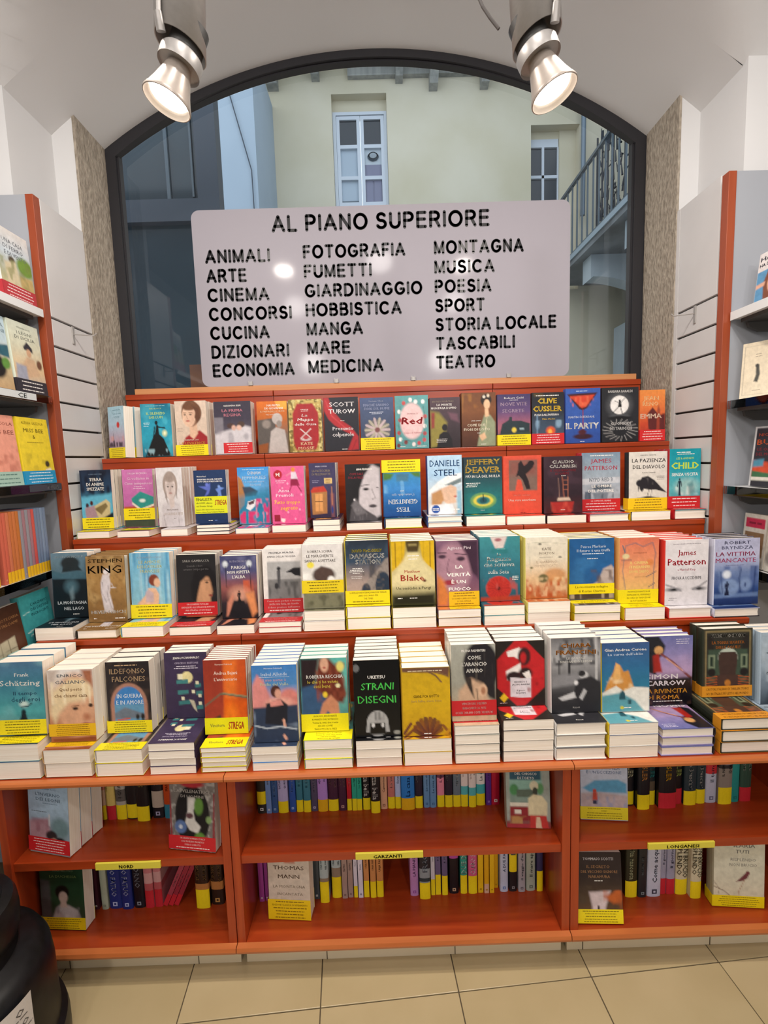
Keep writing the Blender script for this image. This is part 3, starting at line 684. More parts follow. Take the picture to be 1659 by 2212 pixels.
# ================================================================== SPOTLIGHTS
def spotlight(base, axis, body_up, label, side):
    u = empty('track_spotlight', base); tag(u, label, 'spotlight', None)
    ax = Vector(axis).normalized(); bu = Vector(body_up).normalized()
    q = lambda o, d, s_=1: Matrix.Translation(o) @ d.to_track_quat('Z', 'Y').to_matrix().to_4x4()
    B = Vector(base)
    inv = Matrix.Translation(-B)
    bm_ = MB().lathe([(.0170, -.078), (.0190, -.066), (.0240, -.046), (.0320, -.020), (.0375, -.005), (.0400, 0), (.0412, .003), (.0412, .006), (.0395, .0065), (.0380, .003), (.0345, .0005), (.0310, -.003)], q(B, ax), 48)
    part('bulb', bm_, REFL, u, smooth=True)
    part('lens', MB().lathe([(.0312, -.003), (.018, .001), (.0005, .002)], q(B, ax), 40), LENS, u, smooth=True)
    rc = B-ax*.060
    part('collar', MB().lathe([(.0175, .0), (.034, -.0015), (.0362, .003), (.0368, -.016), (.034, -.020), (.0005, -.020)], q(rc, ax), 48), SILVER, u, smooth=True)
    hc = rc-ax*.026
    part('joint', MB().lathe([(.029, .008), (.029, -.045), (.0005, -.045)], q(hc, ax), 28), UNDER, u, smooth=True)
    # body cylinder, cut at a slant parallel to the collar
    hb_ = hc-ax*.010+Vector((side*.009, 0, 0)); e1 = bu.orthogonal().normalized(); e2 = bu.cross(e1); hm = MB(); k_ = 48; rr = .0425
    for s_ in (0, .30):
        for i_ in range(k_):
            a_ = 2*math.pi*i_/k_; p_ = (e1*math.cos(a_)+e2*math.sin(a_))*rr
            off = -(p_.dot(ax))/(bu.dot(ax)) if s_ == 0 else s_
            hm.v.append(tuple(hb_+p_+bu*off))
    for i_ in range(k_):
        j_ = (i_+1) % k_; hm.f.append((i_, j_, k_+j_, k_+i_)); hm.c.append((1,1,1)); hm.m.append(0)
    hm.f.append(tuple(range(k_, 2*k_))); hm.c.append((1,1,1)); hm.m.append(0)
    ho = part('housing', hm, SILVER, u, smooth=True); sm = ho.modifiers.new('wall', 'SOLIDIFY'); sm.thickness = .002
    a_ = hb_+Vector((side*.018, -.043, .018)); b_ = a_+bu*.20
    part('bracket_arm', MB().tube(a_, b_, .0038, seg=12).tube(a_-Vector((0, .003, -.004)), a_-Vector((0, -.006, .020)), .0062, .0075, seg=14), SILVER, u, smooth=True)
    # the light itself
    d = bpy.data.lights.new('spotlight_beam', 'SPOT'); d.energy = 20; d.spot_size = R(125); d.spot_blend = .9; d.shadow_soft_size = .035; d.color = (1, .84, .68)
    o = bpy.data.objects.new('spotlight_beam', d); C.objects.link(o); o.location = B+ax*.012; o.rotation_euler = ax.to_track_quat('-Z', 'Y').to_euler()
REFL = noisy('frosted_reflector_glass', '#a89d94', '#b4a99f', (30, 30, 30), .35, metal=.25)
LENS = emis('glowing_lens', (1, .93, .82), 14)
spotlight((-.352, .940, 2.190), (-.36, -.10, -.93), (.05, .02, 1), 'left silver spotlight with a glowing round lens, near ceiling', -1)
spotlight((.326, .934, 2.182), (.36, -.10, -.93), (-.06, .02, 1), 'right silver spotlight with a glowing round lens and cable loop', 1)
cb = MB(); pts = [Vector((.235+.018*math.sin(t*3.14/8)*-2.2, .95, 2.44-.018*t)) for t in range(9)]
for a, b in zip(pts, pts[1:]): cb.tube(a, b, .003, seg=8)
thing_box('lamp_cable', 'thin dark cable looping beside the right spotlight', 'cable', cb, mat('dark_grey_cable', '#55504e', .6), smooth=True)

# ================================================================== KICK STOOL
st = empty('step_stool', (-1.098, 1.088, .0005)); tag(st, 'black round plastic step stool with a printed sheet, lower left', 'stool')
ST = Matrix.Translation((0, 0, 0))
prof_base = [(.20, .0), (.222, .004), (.226, .015), (.226, .06), (.222, .085), (.209, .095), (.207, .14), (.206, .24), (.201, .29), (.188, .318), (.165, .330), (.140, .334), (.134, .338)]
sub('base_skirt', MB().lathe(prof_base, ST, 56), BLACKP, st, smooth=True)
sub('neck', MB().lathe([(.134, .335), (.130, .352), (.134, .372)], ST, 48), BLACKP, st, smooth=True)
sub('tread', MB().lathe([(.132, .368), (.138, .373), (.143, .39), (.145, .425), (.142, .455), (.135, .470), (.122, .475), (.0005, .475)], ST, 48), BLACKP, st, smooth=True)
for k in range(4):
    sub('tread_ring', MB().lathe([(.03+.024*k, .475), (.032+.024*k, .479), (.038+.024*k, .479), (.040+.024*k, .475)], ST, 40), BLACKP, st, smooth=True)

mbs = Sheet()
for k in range(12): mbs.rect(-.085+k*.0142, -.085+(k+1)*.0142, -.11, .11, '#cfcac6', 0)
for (a, b, r_) in ((.055, .075, .012), (.03, .05, .009), (.065, .03, .010), (.05, .0, .011), (-.03, .06, .012), (.02, .03, .010), (-.035, .0, .009), (.02, -.01, .012), (-.02, -.05, .010), (.035, -.055, .009)):
    mbs.text('O', a, b, r_*2, r_*1.6, '#4a4644', .0003, 1); mbs.words(a-.02, a+.02, b-.022, .004, '#6a6562', int(a*1000)+77, .0003)
for k in range(6): mbs.words(-.06, -.012, -.072-.006*k, .0025, '#8a8480', k+9, .0004); mbs.words(-.0, .06, -.072-.006*k, .0025, '#8a8480', k, .0003)
def onskirt(a, b, l):
    th = R(-31)+a/.206*1.0; r_ = .2115+l*2-max(0, 0)
    return np.column_stack([r_*np.cos(th), r_*np.sin(th), .218+b*.72])
link('sticker', mbs.mesh('sticker', onskirt, PRINT), st)

# ================================================================== BOOKS
INK = '#1d1b1f'; W = '#f2efe9'; YB = '#f0dc1e'; RB = '#c8242a'
def book_meshes(key, w_, h_, t, spec):
    """meshes of one title: cover, pages, art, lettering, band. Local: front face at y=0 looking -Y, foot at z=0, spine at -x"""
    hard = spec.get('hard'); ct = .0022 if hard else .0006; ins = .003 if hard else .0008
    out = {}
    cs = lin(spec.get('spine', spec.get('bg', ['#888'])[0])); cf = lin(spec.get('bg', ['#888'])[0]); cb_ = lin(spec.get('back', '#%s' % 'd8d4cc'))
    mb = MB(); x0, x1 = -w_/2, w_/2
    bul = min(.004, t*.15) if hard or t > .03 else .001
    k = 5; arc_o = []; arc_i = []
    for i in range(k+1):
        a = math.pi*i/k; arc_o.append((x0-bul*math.sin(a), t/2-t/2*math.cos(a))); arc_i.append((x0+ct-bul*math.sin(a)*.6, t/2-(t/2-ct)*math.cos(a)))
    def board(a, b, c): mb.box(x0, x1, a, b, 0, h_, c)
    board(0, ct, cf); board(t-ct, t, cb_)
    for i in range(k):
        mb.prism([arc_o[i], arc_o[i+1], arc_i[i+1], arc_i[i]], 'z', 0, h_, cs)
    out['cover'] = mb.mesh('cover', GLOSS if spec.get('gloss') else PRINT, fix=True)
    pb = MB(); e = ins
    pts = [(x0+ct*1.2, ct), (x1-e, ct), (x1-e-min(.002, t*.06) if hard else x1-e-.0003, t/2), (x1-e, t-ct), (x0+ct*1.2, t-ct)]
    pb.prism(pts, 'z', e, h_-e)
    out['page_block'] = pb.mesh('page_block', PAGE, fix=True)
    if 'art' in spec or 'tx' in spec:
        a = Art(*spec.get('bg', ['#888']))
        for op in spec.get('art', []):
            getattr(a, op[0])(*op[1:])
        out['cover_print'] = a.mesh('cover_print', w_, h_, mt=GLOSS if spec.get('gloss') else PRINT)
        s = Sheet()
        for tx in spec.get('tx', []):
            st, cx, cy, hh, ww, col = tx[:6]; o = tx[6] if len(tx) > 6 else {}
            s.text(st, (cx/100-.5)*w_, (1-cy/100)*h_, hh/100*h_, ww/100*w_, col, .0005, o.get('b', 1), R(o.get('r', 0)), o.get('s', 0))
        for q, wd in enumerate(spec.get('wd', [])):
            xa, xb, y_, hh, col = wd; s.words((xa/100-.5)*w_, (xb/100-.5)*w_, (1-y_/100)*h_, hh/100*h_, col, q*7+len(key))
        if s.v: out['lettering'] = s.mesh('lettering', PF, PRINT)
    if 'band' in spec:
        v0, v1, col, tcol, lines = spec['band'][:5]; u0 = spec['band'][5] if len(spec['band']) > 5 else 0
        z1, z0 = h_*(1-v0/100), h_*(1-v1/100); q = .0008; c = lin(col)
        mb = MB(); xa = x0-bul-q if u0 == 0 else (u0/100-.5)*w_
        mb.box(xa, x1+.0006, -q, -.0006, z0, z1, c)
        if u0 == 0: mb.box(x0-bul-q, x0-bul-.0002, -q, t+q, z0, z1, c)
        mb.box(x0-bul-q, x1+.0006, t+.0003, t+q, z0, z1, c)
        out['paper_band'] = mb.mesh('paper_band', BANDM, fix=True)
        s = Sheet(); n = len(lines); bh = z1-z0
        for i, ln in enumerate(lines):
            y_ = z1-bh*(i+.7)/(n+.4); hh = bh/(n+.4)*.55
            xl = (u0/100-.5)*w_+w_*.07; xr = x1-w_*.07
            if isinstance(ln, str) and ln: 
                ww = min(xr-xl, len(ln)*hh*.62); s.text(ln, (xl+xr)/2, y_, hh, ww, tcol, .0009, 1)
            elif isinstance(ln, tuple): s.text(ln[0], (ln[1]/100-.5)*w_, z1-bh*ln[2]/100, bh*ln[3]/100, w_*ln[4]/100, ln[5], .0009, 2, 0, ln[6] if len(ln) > 6 else 0)
            else: s.words(xl, xr, y_, hh*.48, tcol, i+len(key), .0010)
        if s.v: out['band_lettering'] = s.mesh('band_lettering', PF, PRINT)
    return out
def make_book(ms, hard, loc, rot, full=True, parts=None):
    o = empty('hardcover_book' if hard else 'paperback_book', loc, rot)
    link('cover', ms['cover'], o); link('page_block', ms['page_block'], o)
    if full:
        if 'cover_print' in ms: link('cover_print', ms['cover_print'], o)
        if 'lettering' in ms: link('lettering', ms['lettering'], o)
    if 'paper_band' in ms:
        b = link('paper_band', ms['paper_band'], o)
        if full and 'band_lettering' in ms: link('band_lettering', ms['band_lettering'], b)
    return o
ORD = ['first','second','third','fourth','fifth','sixth','seventh','eighth','ninth','tenth']
def standing(loc, lean, t, yaw=0):
    a = R(lean); return (loc[0], loc[1], loc[2]+t*math.sin(a)+.0004), (-a, 0, yaw)
def place_title(row, rec, spec, zt0, wfix, xfix):
    i, xs, ws, n, t, xb, yb, zb, wb, hb, k, lean = rec
    sdesc = spec['s']; hard = spec.get('hard'); yaw = R(spec.get('yaw', 0))
    wb, xb = wfix, xfix
    t = spec.get('t', t)
    hb = min(hb, .226); ms = book_meshes(i, wb, hb, t-(.0018 if 'band' in spec else .0006), spec)
    z0 = zt0+.0006; lean *= .5
    if n:
        # pile of flat copies
        for q in range(n):
            zt = zt0+(q+1)*t+.0002*q
            flip = spec.get('flip', False)
            yy = TY[row]+.007+rnd.uniform(-.002, .002); xx = xs+rnd.uniform(-.0006, .0006); rz = R(rnd.uniform(-.2, .2))
            sc = 1
            loc = (xx, yy+(hb if flip else 0), zt); rot = (R(-90), 0, rz+(math.pi if flip else 0))
            o = make_book(ms, hard, loc, rot, full=(q == n-1))
            top = n-1-q
            if n > 1: lab = '%s copy lying flat, %s in its pile' % (sdesc, 'topmost' if top == 0 else ('bottom' if q == 0 else ORD[top]+' from top'))
            else: lab = '%s copy lying flat under the standing ones' % sdesc
            tag(o, lab, 'book', 'flat copies of the '+sdesc)
        z0 = zt0+n*t+.0002*n+.0006
    for q in range(k+1):
        y = yb+q*(t+.0001)/math.cos(R(lean))+(rnd.uniform(0, .0003) if q else 0)
        loc, rot = standing((xb+(rnd.uniform(-.0015, .0015) if q else 0), y, z0), lean, t, yaw)
        if q and spec.get('yaw'): loc = (loc[0]-math.sin(yaw)*(y-yb), loc[1], loc[2])
        if spec.get('upside') : pass
        o = make_book(ms, hard, loc, rot, full=(q == 0))
        rn = ['on the counter', 'on the second tier', 'on the third tier', 'on the top tier'][row]
        if q == 0: tag(o, spec['d']+(', front copy' if k else '')+' '+rn, 'book', 'standing copies of the '+sdesc)
        else: tag(o, '%s copy standing %s behind the front one' % (sdesc, ORD[q-1]), 'book', 'standing copies of the '+sdesc)
    return ms

ROWS = [
[('schatzing',-1.074,0.139,2,0.0528, -1.070,1.366,0.771,0.139,0.220,2,6),
('galiano',-0.925,0.148,2,0.0422, -0.923,1.363,0.749,0.132,0.215,3,6),
('falcones',-0.777,0.150,2,0.0393, -0.785,1.412,0.744,0.137,0.219,2,6),
('bannalec',-0.622,0.141,4,0.0235, -0.625,1.460,0.759,0.132,0.208,2,6),
('bajani',-0.478,0.145,5,0.0149, -0.488,1.394,0.739,0.134,0.225,7,8),
('allende',-0.330,0.141,3,0.0244, -0.323,1.343,0.738,0.135,0.244,6,8),
('recchia',-0.175,0.146,3,0.0288, -0.190,1.368,0.751,0.145,0.218,3,8),
('uketsu',-0.032,0.138,3,0.0270, -0.033,1.340,0.746,0.136,0.231,6,6),
('gotto',0.111,0.142,2,0.0397, 0.110,1.339,0.743,0.142,0.202,4,5),
('arancio',0.254,0.140,4,0.0284, 0.249,1.349,0.779,0.133,0.232,4,6),
('dragon',0.401,0.148,4,0.0313, 0.400,1.404,0.790,0.150,0.200,3,5),
('francini',0.553,0.148,3,0.0374, 0.560,1.378,0.777,0.147,0.229,3,5),
('cerone',0.704,0.138,3,0.0351, 0.710,1.384,0.770,0.143,0.210,3,6),
('scarrow',0.862,0.155,3,0.0279, 0.880,1.455,0.749,0.156,0.222,2,3),
('simoni',1.035,0.165,3,0.0354, 1.068,1.452,0.771,0.162,0.216,1,5),
('blue',1.208,0.149,3,0.0283, 1.232,1.439,0.750,0.148,0.232,2,5)],
[('lago',-1.095,0.13,1,0.0429, -1.078,1.660,1.032,0.135,0.225,1,7),
('king',-0.956,0.144,1,0.0311, -0.953,1.638,1.020,0.140,0.227,3,7),
('amiche',-0.798,0.148,1,0.0359, -0.800,1.645,1.025,0.136,0.226,2,7),
('gambazza',-0.644,0.150,1,0.0288, -0.650,1.662,1.018,0.137,0.219,2,7),
('parigi',-0.495,0.138,1,0.0300, -0.493,1.629,1.019,0.123,0.215,3,7),
('murgia',-0.346,0.143,2,0.0174, -0.350,1.665,1.024,0.138,0.223,4,7),
('schira',-0.201,0.139,2,0.0339, -0.201,1.586,1.057,0.135,0.214,4,7),
('damascus',-0.051,0.145,2,0.0392, -0.054,1.586,1.067,0.144,0.211,3,7),
('blake',0.097,0.145,2,0.0347, 0.096,1.585,1.058,0.148,0.215,4,4),
('pini',0.246,0.141,2,0.0289, 0.247,1.598,1.047,0.143,0.220,4,6),
('ragazza',0.394,0.143,2,0.0327, 0.392,1.612,1.054,0.136,0.220,4,3),
('morton',0.542,0.143,2,0.0372, 0.544,1.596,1.063,0.140,0.207,4,2),
('markaris',0.703,0.145,2,0.0290, 0.706,1.620,1.047,0.152,0.209,4,4),
('cinema',0.862,0.148,1,0.0428, 0.862,1.612,1.032,0.132,0.224,3,2),
('patterson',1.014,0.145,1,0.0359, 1.010,1.595,1.025,0.149,0.221,4,2),
('bryndza',1.165,0.145,1,0.0303, 1.185,1.600,1.019,0.150,0.225,3,2)],
[('terra',-1.066,0.148,1,0.0262, -1.089,1.874,1.313,0.122,0.225,3,4),
('dickens',-0.916,0.146,1,0.0240, -0.948,1.899,1.311,0.134,0.225,4,4),
('sete',-0.768,0.143,1,0.0260, -0.812,1.868,1.313,0.116,0.229,5,2),
('foresta',-0.622,0.143,3,0.0123, -0.642,1.831,1.324,0.130,0.200,2,4),
('jefferies',-0.482,0.134,1,0.0207, -0.502,1.905,1.308,0.136,0.222,1,4),
('premoli',-0.345,0.134,1,0.0271, -0.352,1.836,1.314,0.131,0.215,1,4),
('pasticceria',-0.208,0.139,2,0.0210, -0.220,1.858,1.329,0.100,0.208,4,4),
('maraini',-0.067,0.139,1,0.0264, -0.068,1.842,1.313,0.137,0.215,1,4),
('gerritsen',0.082,0.146,1,0.0397, 0.079,1.834,1.327,0.142,0.213,0,4),
('steel',0.235,0.149,2,0.0212, 0.243,1.842,1.329,0.130,0.222,1,4),
('deaver',0.388,0.144,1,0.0374, 0.390,1.861,1.324,0.147,0.216,0,4),
('americana',0.539,0.142,1,0.0323, 0.541,1.860,1.319,0.148,0.221,0,4),
('calabrese',0.688,0.143,1,0.0299, 0.693,1.853,1.317,0.148,0.216,1,4),
('nypd',0.850,0.143,1,0.0294, 0.855,1.885,1.316,0.154,0.227,1,4),
('diavolo',1.005,0.143,1,0.0342, 1.020,1.850,1.321,0.154,0.219,0,4),
('child',1.150,0.132,1,0.0361, 1.150,1.850,1.323,0.128,0.224,2,2)],
[('paris',0,0,0,0.0450, -1.088,2.060,1.581,0.100,0.211,1,4),
('lupi',0,0,0,0.0350, -0.916,2.050,1.579,0.124,0.216,2,4),
('levatrice',0,0,0,0.0420, -0.772,2.050,1.580,0.128,0.223,3,3),
('regina',0,0,0,0.0350, -0.601,2.050,1.580,0.152,0.216,1,4),
('giovanni',0,0,0,0.0250, -0.440,2.060,1.581,0.125,0.213,1,4),
('ossa',0,0,0,0.0300, -0.302,2.050,1.582,0.136,0.215,1,4),
('turow',0,0,0,0.0280, -0.153,2.050,1.582,0.142,0.219,0,4),
('finche',0,0,0,0.0280, -0.006,2.050,1.583,0.141,0.213,0,4),
('red',0,0,0,0.0280, 0.137,2.050,1.583,0.142,0.217,0,4),
('morte',0,0,0,0.0280, 0.274,2.050,1.587,0.129,0.205,1,4),
('loto',0,0,0,0.0280, 0.414,2.050,1.585,0.145,0.220,1,4),
('nove',0,0,0,0.0280, 0.560,2.050,1.586,0.141,0.209,0,4),
('cussler',0,0,0,0.0280, 0.701,2.050,1.587,0.137,0.212,0,4),
('party',0,0,0,0.0280, 0.846,2.050,1.590,0.148,0.224,0,4),
('tarocchi',0,0,0,0.0280, 1.001,2.050,1.588,0.156,0.223,0,4),
('reno',0,0,0,0.0280, 1.135,2.050,1.586,0.108,0.209,1,4)]]
SPEC = {}
# ---- cover designs: bg = colours top to bottom, art = brush strokes, tx = words (x, y, height, width in % of the cover)
def D(key, s, d, **k): k['s'] = s; k['d'] = d; SPEC[key] = k
G = '#f5e15a'
# counter row
D('schatzing','teal seascape paperback','teal seascape paperback with lone dark figure on a rock',bg=['#4a7192','#3f7f93','#4fa3a8','#16323e'],spine='#9cc8c4',back='#b5d3cd',t=.0528,
 art=[('n',3,4,6,'#8cc3c8',.5,.9,.5),('e',56,57,9,4,'#d8e8e0',3,.8),('l',[(50,61),(64,60),(72,56)],2.5,'#27414a'),('p',[(30,100),(44,78),(52,70),(62,78),(75,100)],'#12222a',2),('e',54,68,5,4,'#12222a'),('p',[(49,70),(59,70),(62,84),(47,84)],'#12222a')],
 tx=[('Frank',55,17,5,30,W),('Schätzing',50,28,7.5,85,W),('Il tempo',60,42,5,50,'#28506a'),('degli eroi',60,51,5,60,'#28506a')],band=(78,98,YB,'#6b6212',['','','','','']))
D('galiano','blond child face paperback','pale paperback with close-up of a blond child face',bg=['#e7e2dd','#d8b99c','#c38a68','#a5633f'],spine='#c9a173',back='#d9c9b4',
 art=[('e',60,50,42,44,'#d9a583',6),('p',[(0,0),(25,0),(5,25)],'#c9b9ae',4),('p',[(10,30),(50,12),(95,15),(96,36),(70,44),(45,46),(22,60),(12,75),(2,60)],'#e6cfa6',5),('n',8,14,3,'#f3e4c4',.45,.8,.7,(5,95,15,50)),('p',[(75,0),(100,0),(100,25),(82,15)],'#a8694c',5),('e',58,54,6,2.4,'#3a261c',1),('e',92,50,5,2.4,'#3a261c',1),('l',[(50,51),(66,50)],2,'#8a5d40'),('e',82,66,8,5,'#b97a5a',4),('e',80,77,11,3,'#9c3f38',1.5),('p',[(5,96),(100,94),(100,100),(5,100)],'#8a4a2c')],
 tx=[('ENRICO',50,8,4.2,56,'#7f8890'),('GALIANO',50,17,4.6,66,'#7f8890'),('Quel posto',50,27,4.4,50,'#a07a50'),('che chiami casa',50,36,4,72,'#a07a50')],band=(75,92,'#e8b81c','#7a5c12',['','','','','','']))
D('falcones','dark archway paperback','dark paperback with stone archway opening on a blue bay',bg=['#241f22','#2a2428'],spine='#d9d2c8',
 art=[('n',5,9,12,'#4a3a34',.5,.9,.6),('e',50,60,42,30,'#a87a68',1.5),('p',[(8,60),(92,60),(92,100),(8,100)],'#a87a68',1.5),('e',50,60,34,25,'#3d7fc2',1.2),('p',[(16,60),(84,60),(84,100),(16,100)],'#5f93b8',1.2),('p',[(16,72),(40,64),(84,74),(84,80),(16,80)],'#6a7584',2),('l',[(22,82),(50,80)],3,'#c8533a'),('e',68,78,4,4,INK),('e',80,78,4,5,INK),('p',[(60,84),(90,82),(88,100),(58,100)],INK)],
 tx=[('ILDEFONSO',50,13,7.5,82,'#b79a78',{'b':1}),('FALCONES',52,24,7.5,76,'#b79a78',{'b':1}),('IN GUERRA',52,48,6,58,'#e6eef6'),('E IN AMORE',52,57,6,62,'#e6eef6')],wd=[(14,80,5,1.6,'#b79a78')],band=(83,100,YB,'#6b6212',['','','','','']))
D('bannalec','dark purple balcony paperback','dark purple paperback with moon and small green balconies',bg=['#3f3350','#3a2f4a'],spine='#3f3350',flip=True,
 art=[('e',52,38,13,9,'#e4d9a0',1),('p',[(30,33),(41,33),(41,41),(30,41)],'#e9e4c4',.6)]+[('p',[(a,b),(a+c,b-1),(a+c,b+5),(a,b+6)],'#3f7f80',.8) for a,b,c in ((26,42,28),(28,58,26),(30,74,26),(70,48,14),(72,60,14),(72,82,14))]+[('p',[(a,b),(a+7,b),(a+7,b+5),(a,b+5)],'#e9e4c4',.6) for a,b in ((72,44),(76,64),(36,68),(76,76),(62,58))]+[('p',[(54,72),(66,74),(72,92),(64,86)],'#c9c0a8')],
 tx=[('JEAN-LUC BANNALEC',52,8,3.2,62,W,{'b':2}),('OMICIDIO BRETONE',52,16,3,56,'#b9aec6')],wd=[(22,80,21,1.1,'#d8d0e0'),(22,80,24,1.1,'#d8d0e0')])
D('bajani','red staircase paperback','red and orange paperback with staircase handrail',bg=['#8f3324','#a8402c'],spine='#9c3626',
 art=[('p',[(46,0),(100,0),(100,62),(46,56)],'#c9531f',3),('p',[(50,0),(78,0),(74,60),(48,58)],'#e0702a',6),('p',[(46,52),(100,56),(98,100),(44,100)],'#d85a18',3),('e',62,74,14,14,'#ee7a1e',8),('l',[(0,62),(38,46),(46,46),(100,52)],3.5,'#6e6250'),('l',[(44,45),(100,50)],2.5,'#8f8c6a'),('p',[(0,84),(36,74),(46,100),(0,100)],'#45302c',2)],
 tx=[('Andrea Bajani',52,17.5,4.8,55,'#f0dccf'),("L'anniversario",52,26,4.6,54,'#f0dccf'),('Narratori Feltrinelli',48,6,2.2,40,'#e8d0c0')],wd=[],band=(78,100,'#e6e01a','#6b6a18',[('Vincitore',28,45,22,34,'#8a8a3a'),('STREGA',72,48,46,36,'#a8321c',.15)]))
D('allende','blue sea paperback with kneeling man','blue paperback with dark figure on waves and pink clouds',bg=['#3f7cc0','#4f86bd','#d99a94','#2c3850','#2b3345'],spine='#dfe2e4',
 art=[('p',[(0,26),(12,12),(26,20),(36,36),(42,50),(0,58)],'#d88a86',3),('e',82,44,22,13,'#d28078',4),('e',60,50,30,8,'#e2a596',4),('p',[(0,55),(100,52),(100,100),(0,100)],'#2d3a52',2),('n',9,6,9,'#8a9ab0',.6,.85,.7,(0,100,55,100)),('p',[(30,50),(62,44),(78,52),(76,74),(60,78),(26,76)],'#20222c',1.5),('e',52,34,11,8,'#4a2a24',1.2),('e',57,37,7,6,'#d09a86',1.2),('p',[(38,48),(62,44),(68,52),(40,54)],'#d98f86',1.5),('l',[(68,72),(70,80)],6,'#d8a08a'),('l',[(68,92),(72,96)],6,'#d8a08a'),('l',[(4,78),(30,82),(60,80),(96,84)],3,'#c4ced8',.8)],
 tx=[('Isabel Allende',50,11.5,4.6,58,'#c9d8ea'),('Il mio nome è',50,19,4,52,'#cf9fae'),('Emilia del Valle',50,24.5,4,62,'#c2c8a8'),('Narratori Feltrinelli',48,4,1.8,40,'#e8eef6')],wd=[(8,92,15.5,.4,'#e8eef6')])
D('recchia','red-haired woman paperback','teal paperback with red-haired woman and yellow butterflies',bg=['#5fb6ac','#6dbcb0','#2d4a66'],spine='#4f8f88',gloss=1,
 art=[('p',[(0,0),(40,0),(30,40),(0,44)],'#2c2226',3),('p',[(0,40),(40,34),(64,60),(70,100),(0,100)],'#35557a',3),('p',[(40,0),(62,0),(90,20),(98,50),(90,62),(60,58),(30,40),(36,14)],'#6b3126',4),('n',12,14,10,'#8a4634',.5,.8,.7,(32,98,5,62)),('e',52,9,9,10,'#d8a88c',2),('e',52,13,3,1.2,'#a03030',1),('p',[(46,62),(64,50),(80,62),(82,78),(68,80),(56,72),(44,86),(38,78)],'#c98868',2),('e',86,12,8,7,'#e6d877',2),('e',94,84,6,5,'#e6d877',2),('e',52,50,5,4,'#e9c83a',1.5),('e',80,38,5,3,'#e9e0b0',1)],
 tx=[('ROBERTA RECCHIA',52,25,4.8,78,W,{'b':2}),('Io che ti ho voluto',48,32,4.4,66,G),('così bene',46,38.5,4.2,36,G)],band=(76,100,'#ecdf1c','#6b6a18',['UN NUOVO, EMOZIONANTE',"ROMANZO DALL'AUTRICE DI",'Tutta la vita che resta','150.000 COPIE','TRADOTTO IN 16 PAESI']))
D('uketsu','black book with green scrawled title','black paperback with green scrawled title and grey fringe face',bg=['#0e1013','#0c0d10'],spine='#101216',gloss=1,
 art=[('e',50,83,24,17,'#a9a9a9',1),('p',[(26,84),(74,84),(76,94),(24,94)],'#a9a9a9',1),('n',21,22,2,'#4d4d4d',.5,.8,.6,(27,73,66,80)),('p',[(33,82),(66,82),(68,97),(32,97)],'#0c0d10',1),('e',40,85,3.4,3,'#d2d2d2',.8),('e',61,85,3.4,3,'#d2d2d2',.8),('e',6,10,7,5,'#77787a',1,.8),('e',92,95,7,2.6,'#a9a9a0',1,.8)],
 tx=[('UKETSU',50,22,4.2,38,W,{'b':3}),('STRANI',52,34,9.5,72,'#4fce57',{'s':.08}),('DISEGNI',50,51,10,84,'#4fce57',{'s':-.05})])
D('gotto','mustard palm-leaf paperback','mustard yellow paperback with dark palm fronds',bg=['#c7a21c','#d1a91c','#c89a1a'],spine='#c79f20',
 art=[('p',[(0,0),(100,0),(98,16),(80,9),(60,8),(20,7),(0,6)],'#6b4a3c',2),('l',[(50,5),(70,12),(82,22)],3,'#6b4a3c'),('l',[(70,8),(92,12)],3,'#7a5a3c')]+[('l',[(52,104),(52+28*math.cos(q),92-17*math.sin(q))],9,'#5e2f2c' if j%2 else '#7d4424',.9) for j,q in enumerate([0,.35,.7,1.05,1.4,1.75,2.1,2.45,2.8,3.14])]+[('l',[(2,96),(16,82)],6,'#6b3a30'),('l',[(6,100),(26,88)],6,'#7a4428'),('l',[(98,98),(84,86)],6,'#8a5426'),('l',[(98,92),(88,100)],6,'#c28a20')],
 tx=[('GIANLUCA GOTTO',50,42,4.2,54,'#6a4a16'),("Sarà l'alba, starai bene",50,49,3.2,64,'#ead99a')],wd=[(8,88,5,1.4,'#d9c8a8'),(42,60,97,1.4,W)])
D('arancio','dark-haired ear paperback','grey paperback with dark hair and ear close-up',bg=['#a7a89e','#9d9c90','#c3a98a'],spine='#c9c8bf',gloss=1,
 art=[('e',66,30,40,34,'#27252a',3),('p',[(34,20),(60,8),(96,12),(100,75),(84,70),(70,60),(40,46)],'#27252a',4),('p',[(16,60),(44,44),(72,52),(86,80),(80,100),(20,100),(14,80)],'#c9a68a',4),('e',70,60,10,8,'#d9b294',1.5),('e',71,61,5,5,'#a9785c',1.5),('p',[(30,42),(44,44),(50,70),(42,62),(34,52)],'#3a3230',2),('l',[(56,58),(60,80)],2.5,'#4a3c36',.7),('n',31,16,3,'#5c554f',.55,.85,.5,(35,95,8,50))],
 tx=[('MILENA PALMINTERI',50,8,3.2,54,W,{'b':2}),('COME',52,17,5,30,W,{'b':3}),("L'ARANCIO",52,25.5,5,56,W,{'b':3}),('AMARO',52,34,5,37,W,{'b':3})],band=(73,93,'#c4262c','#f2e4de',['VINCITORE PREMIO','BANCARELLA 2025','OLTRE 200.000 COPIE VENDUTE']))
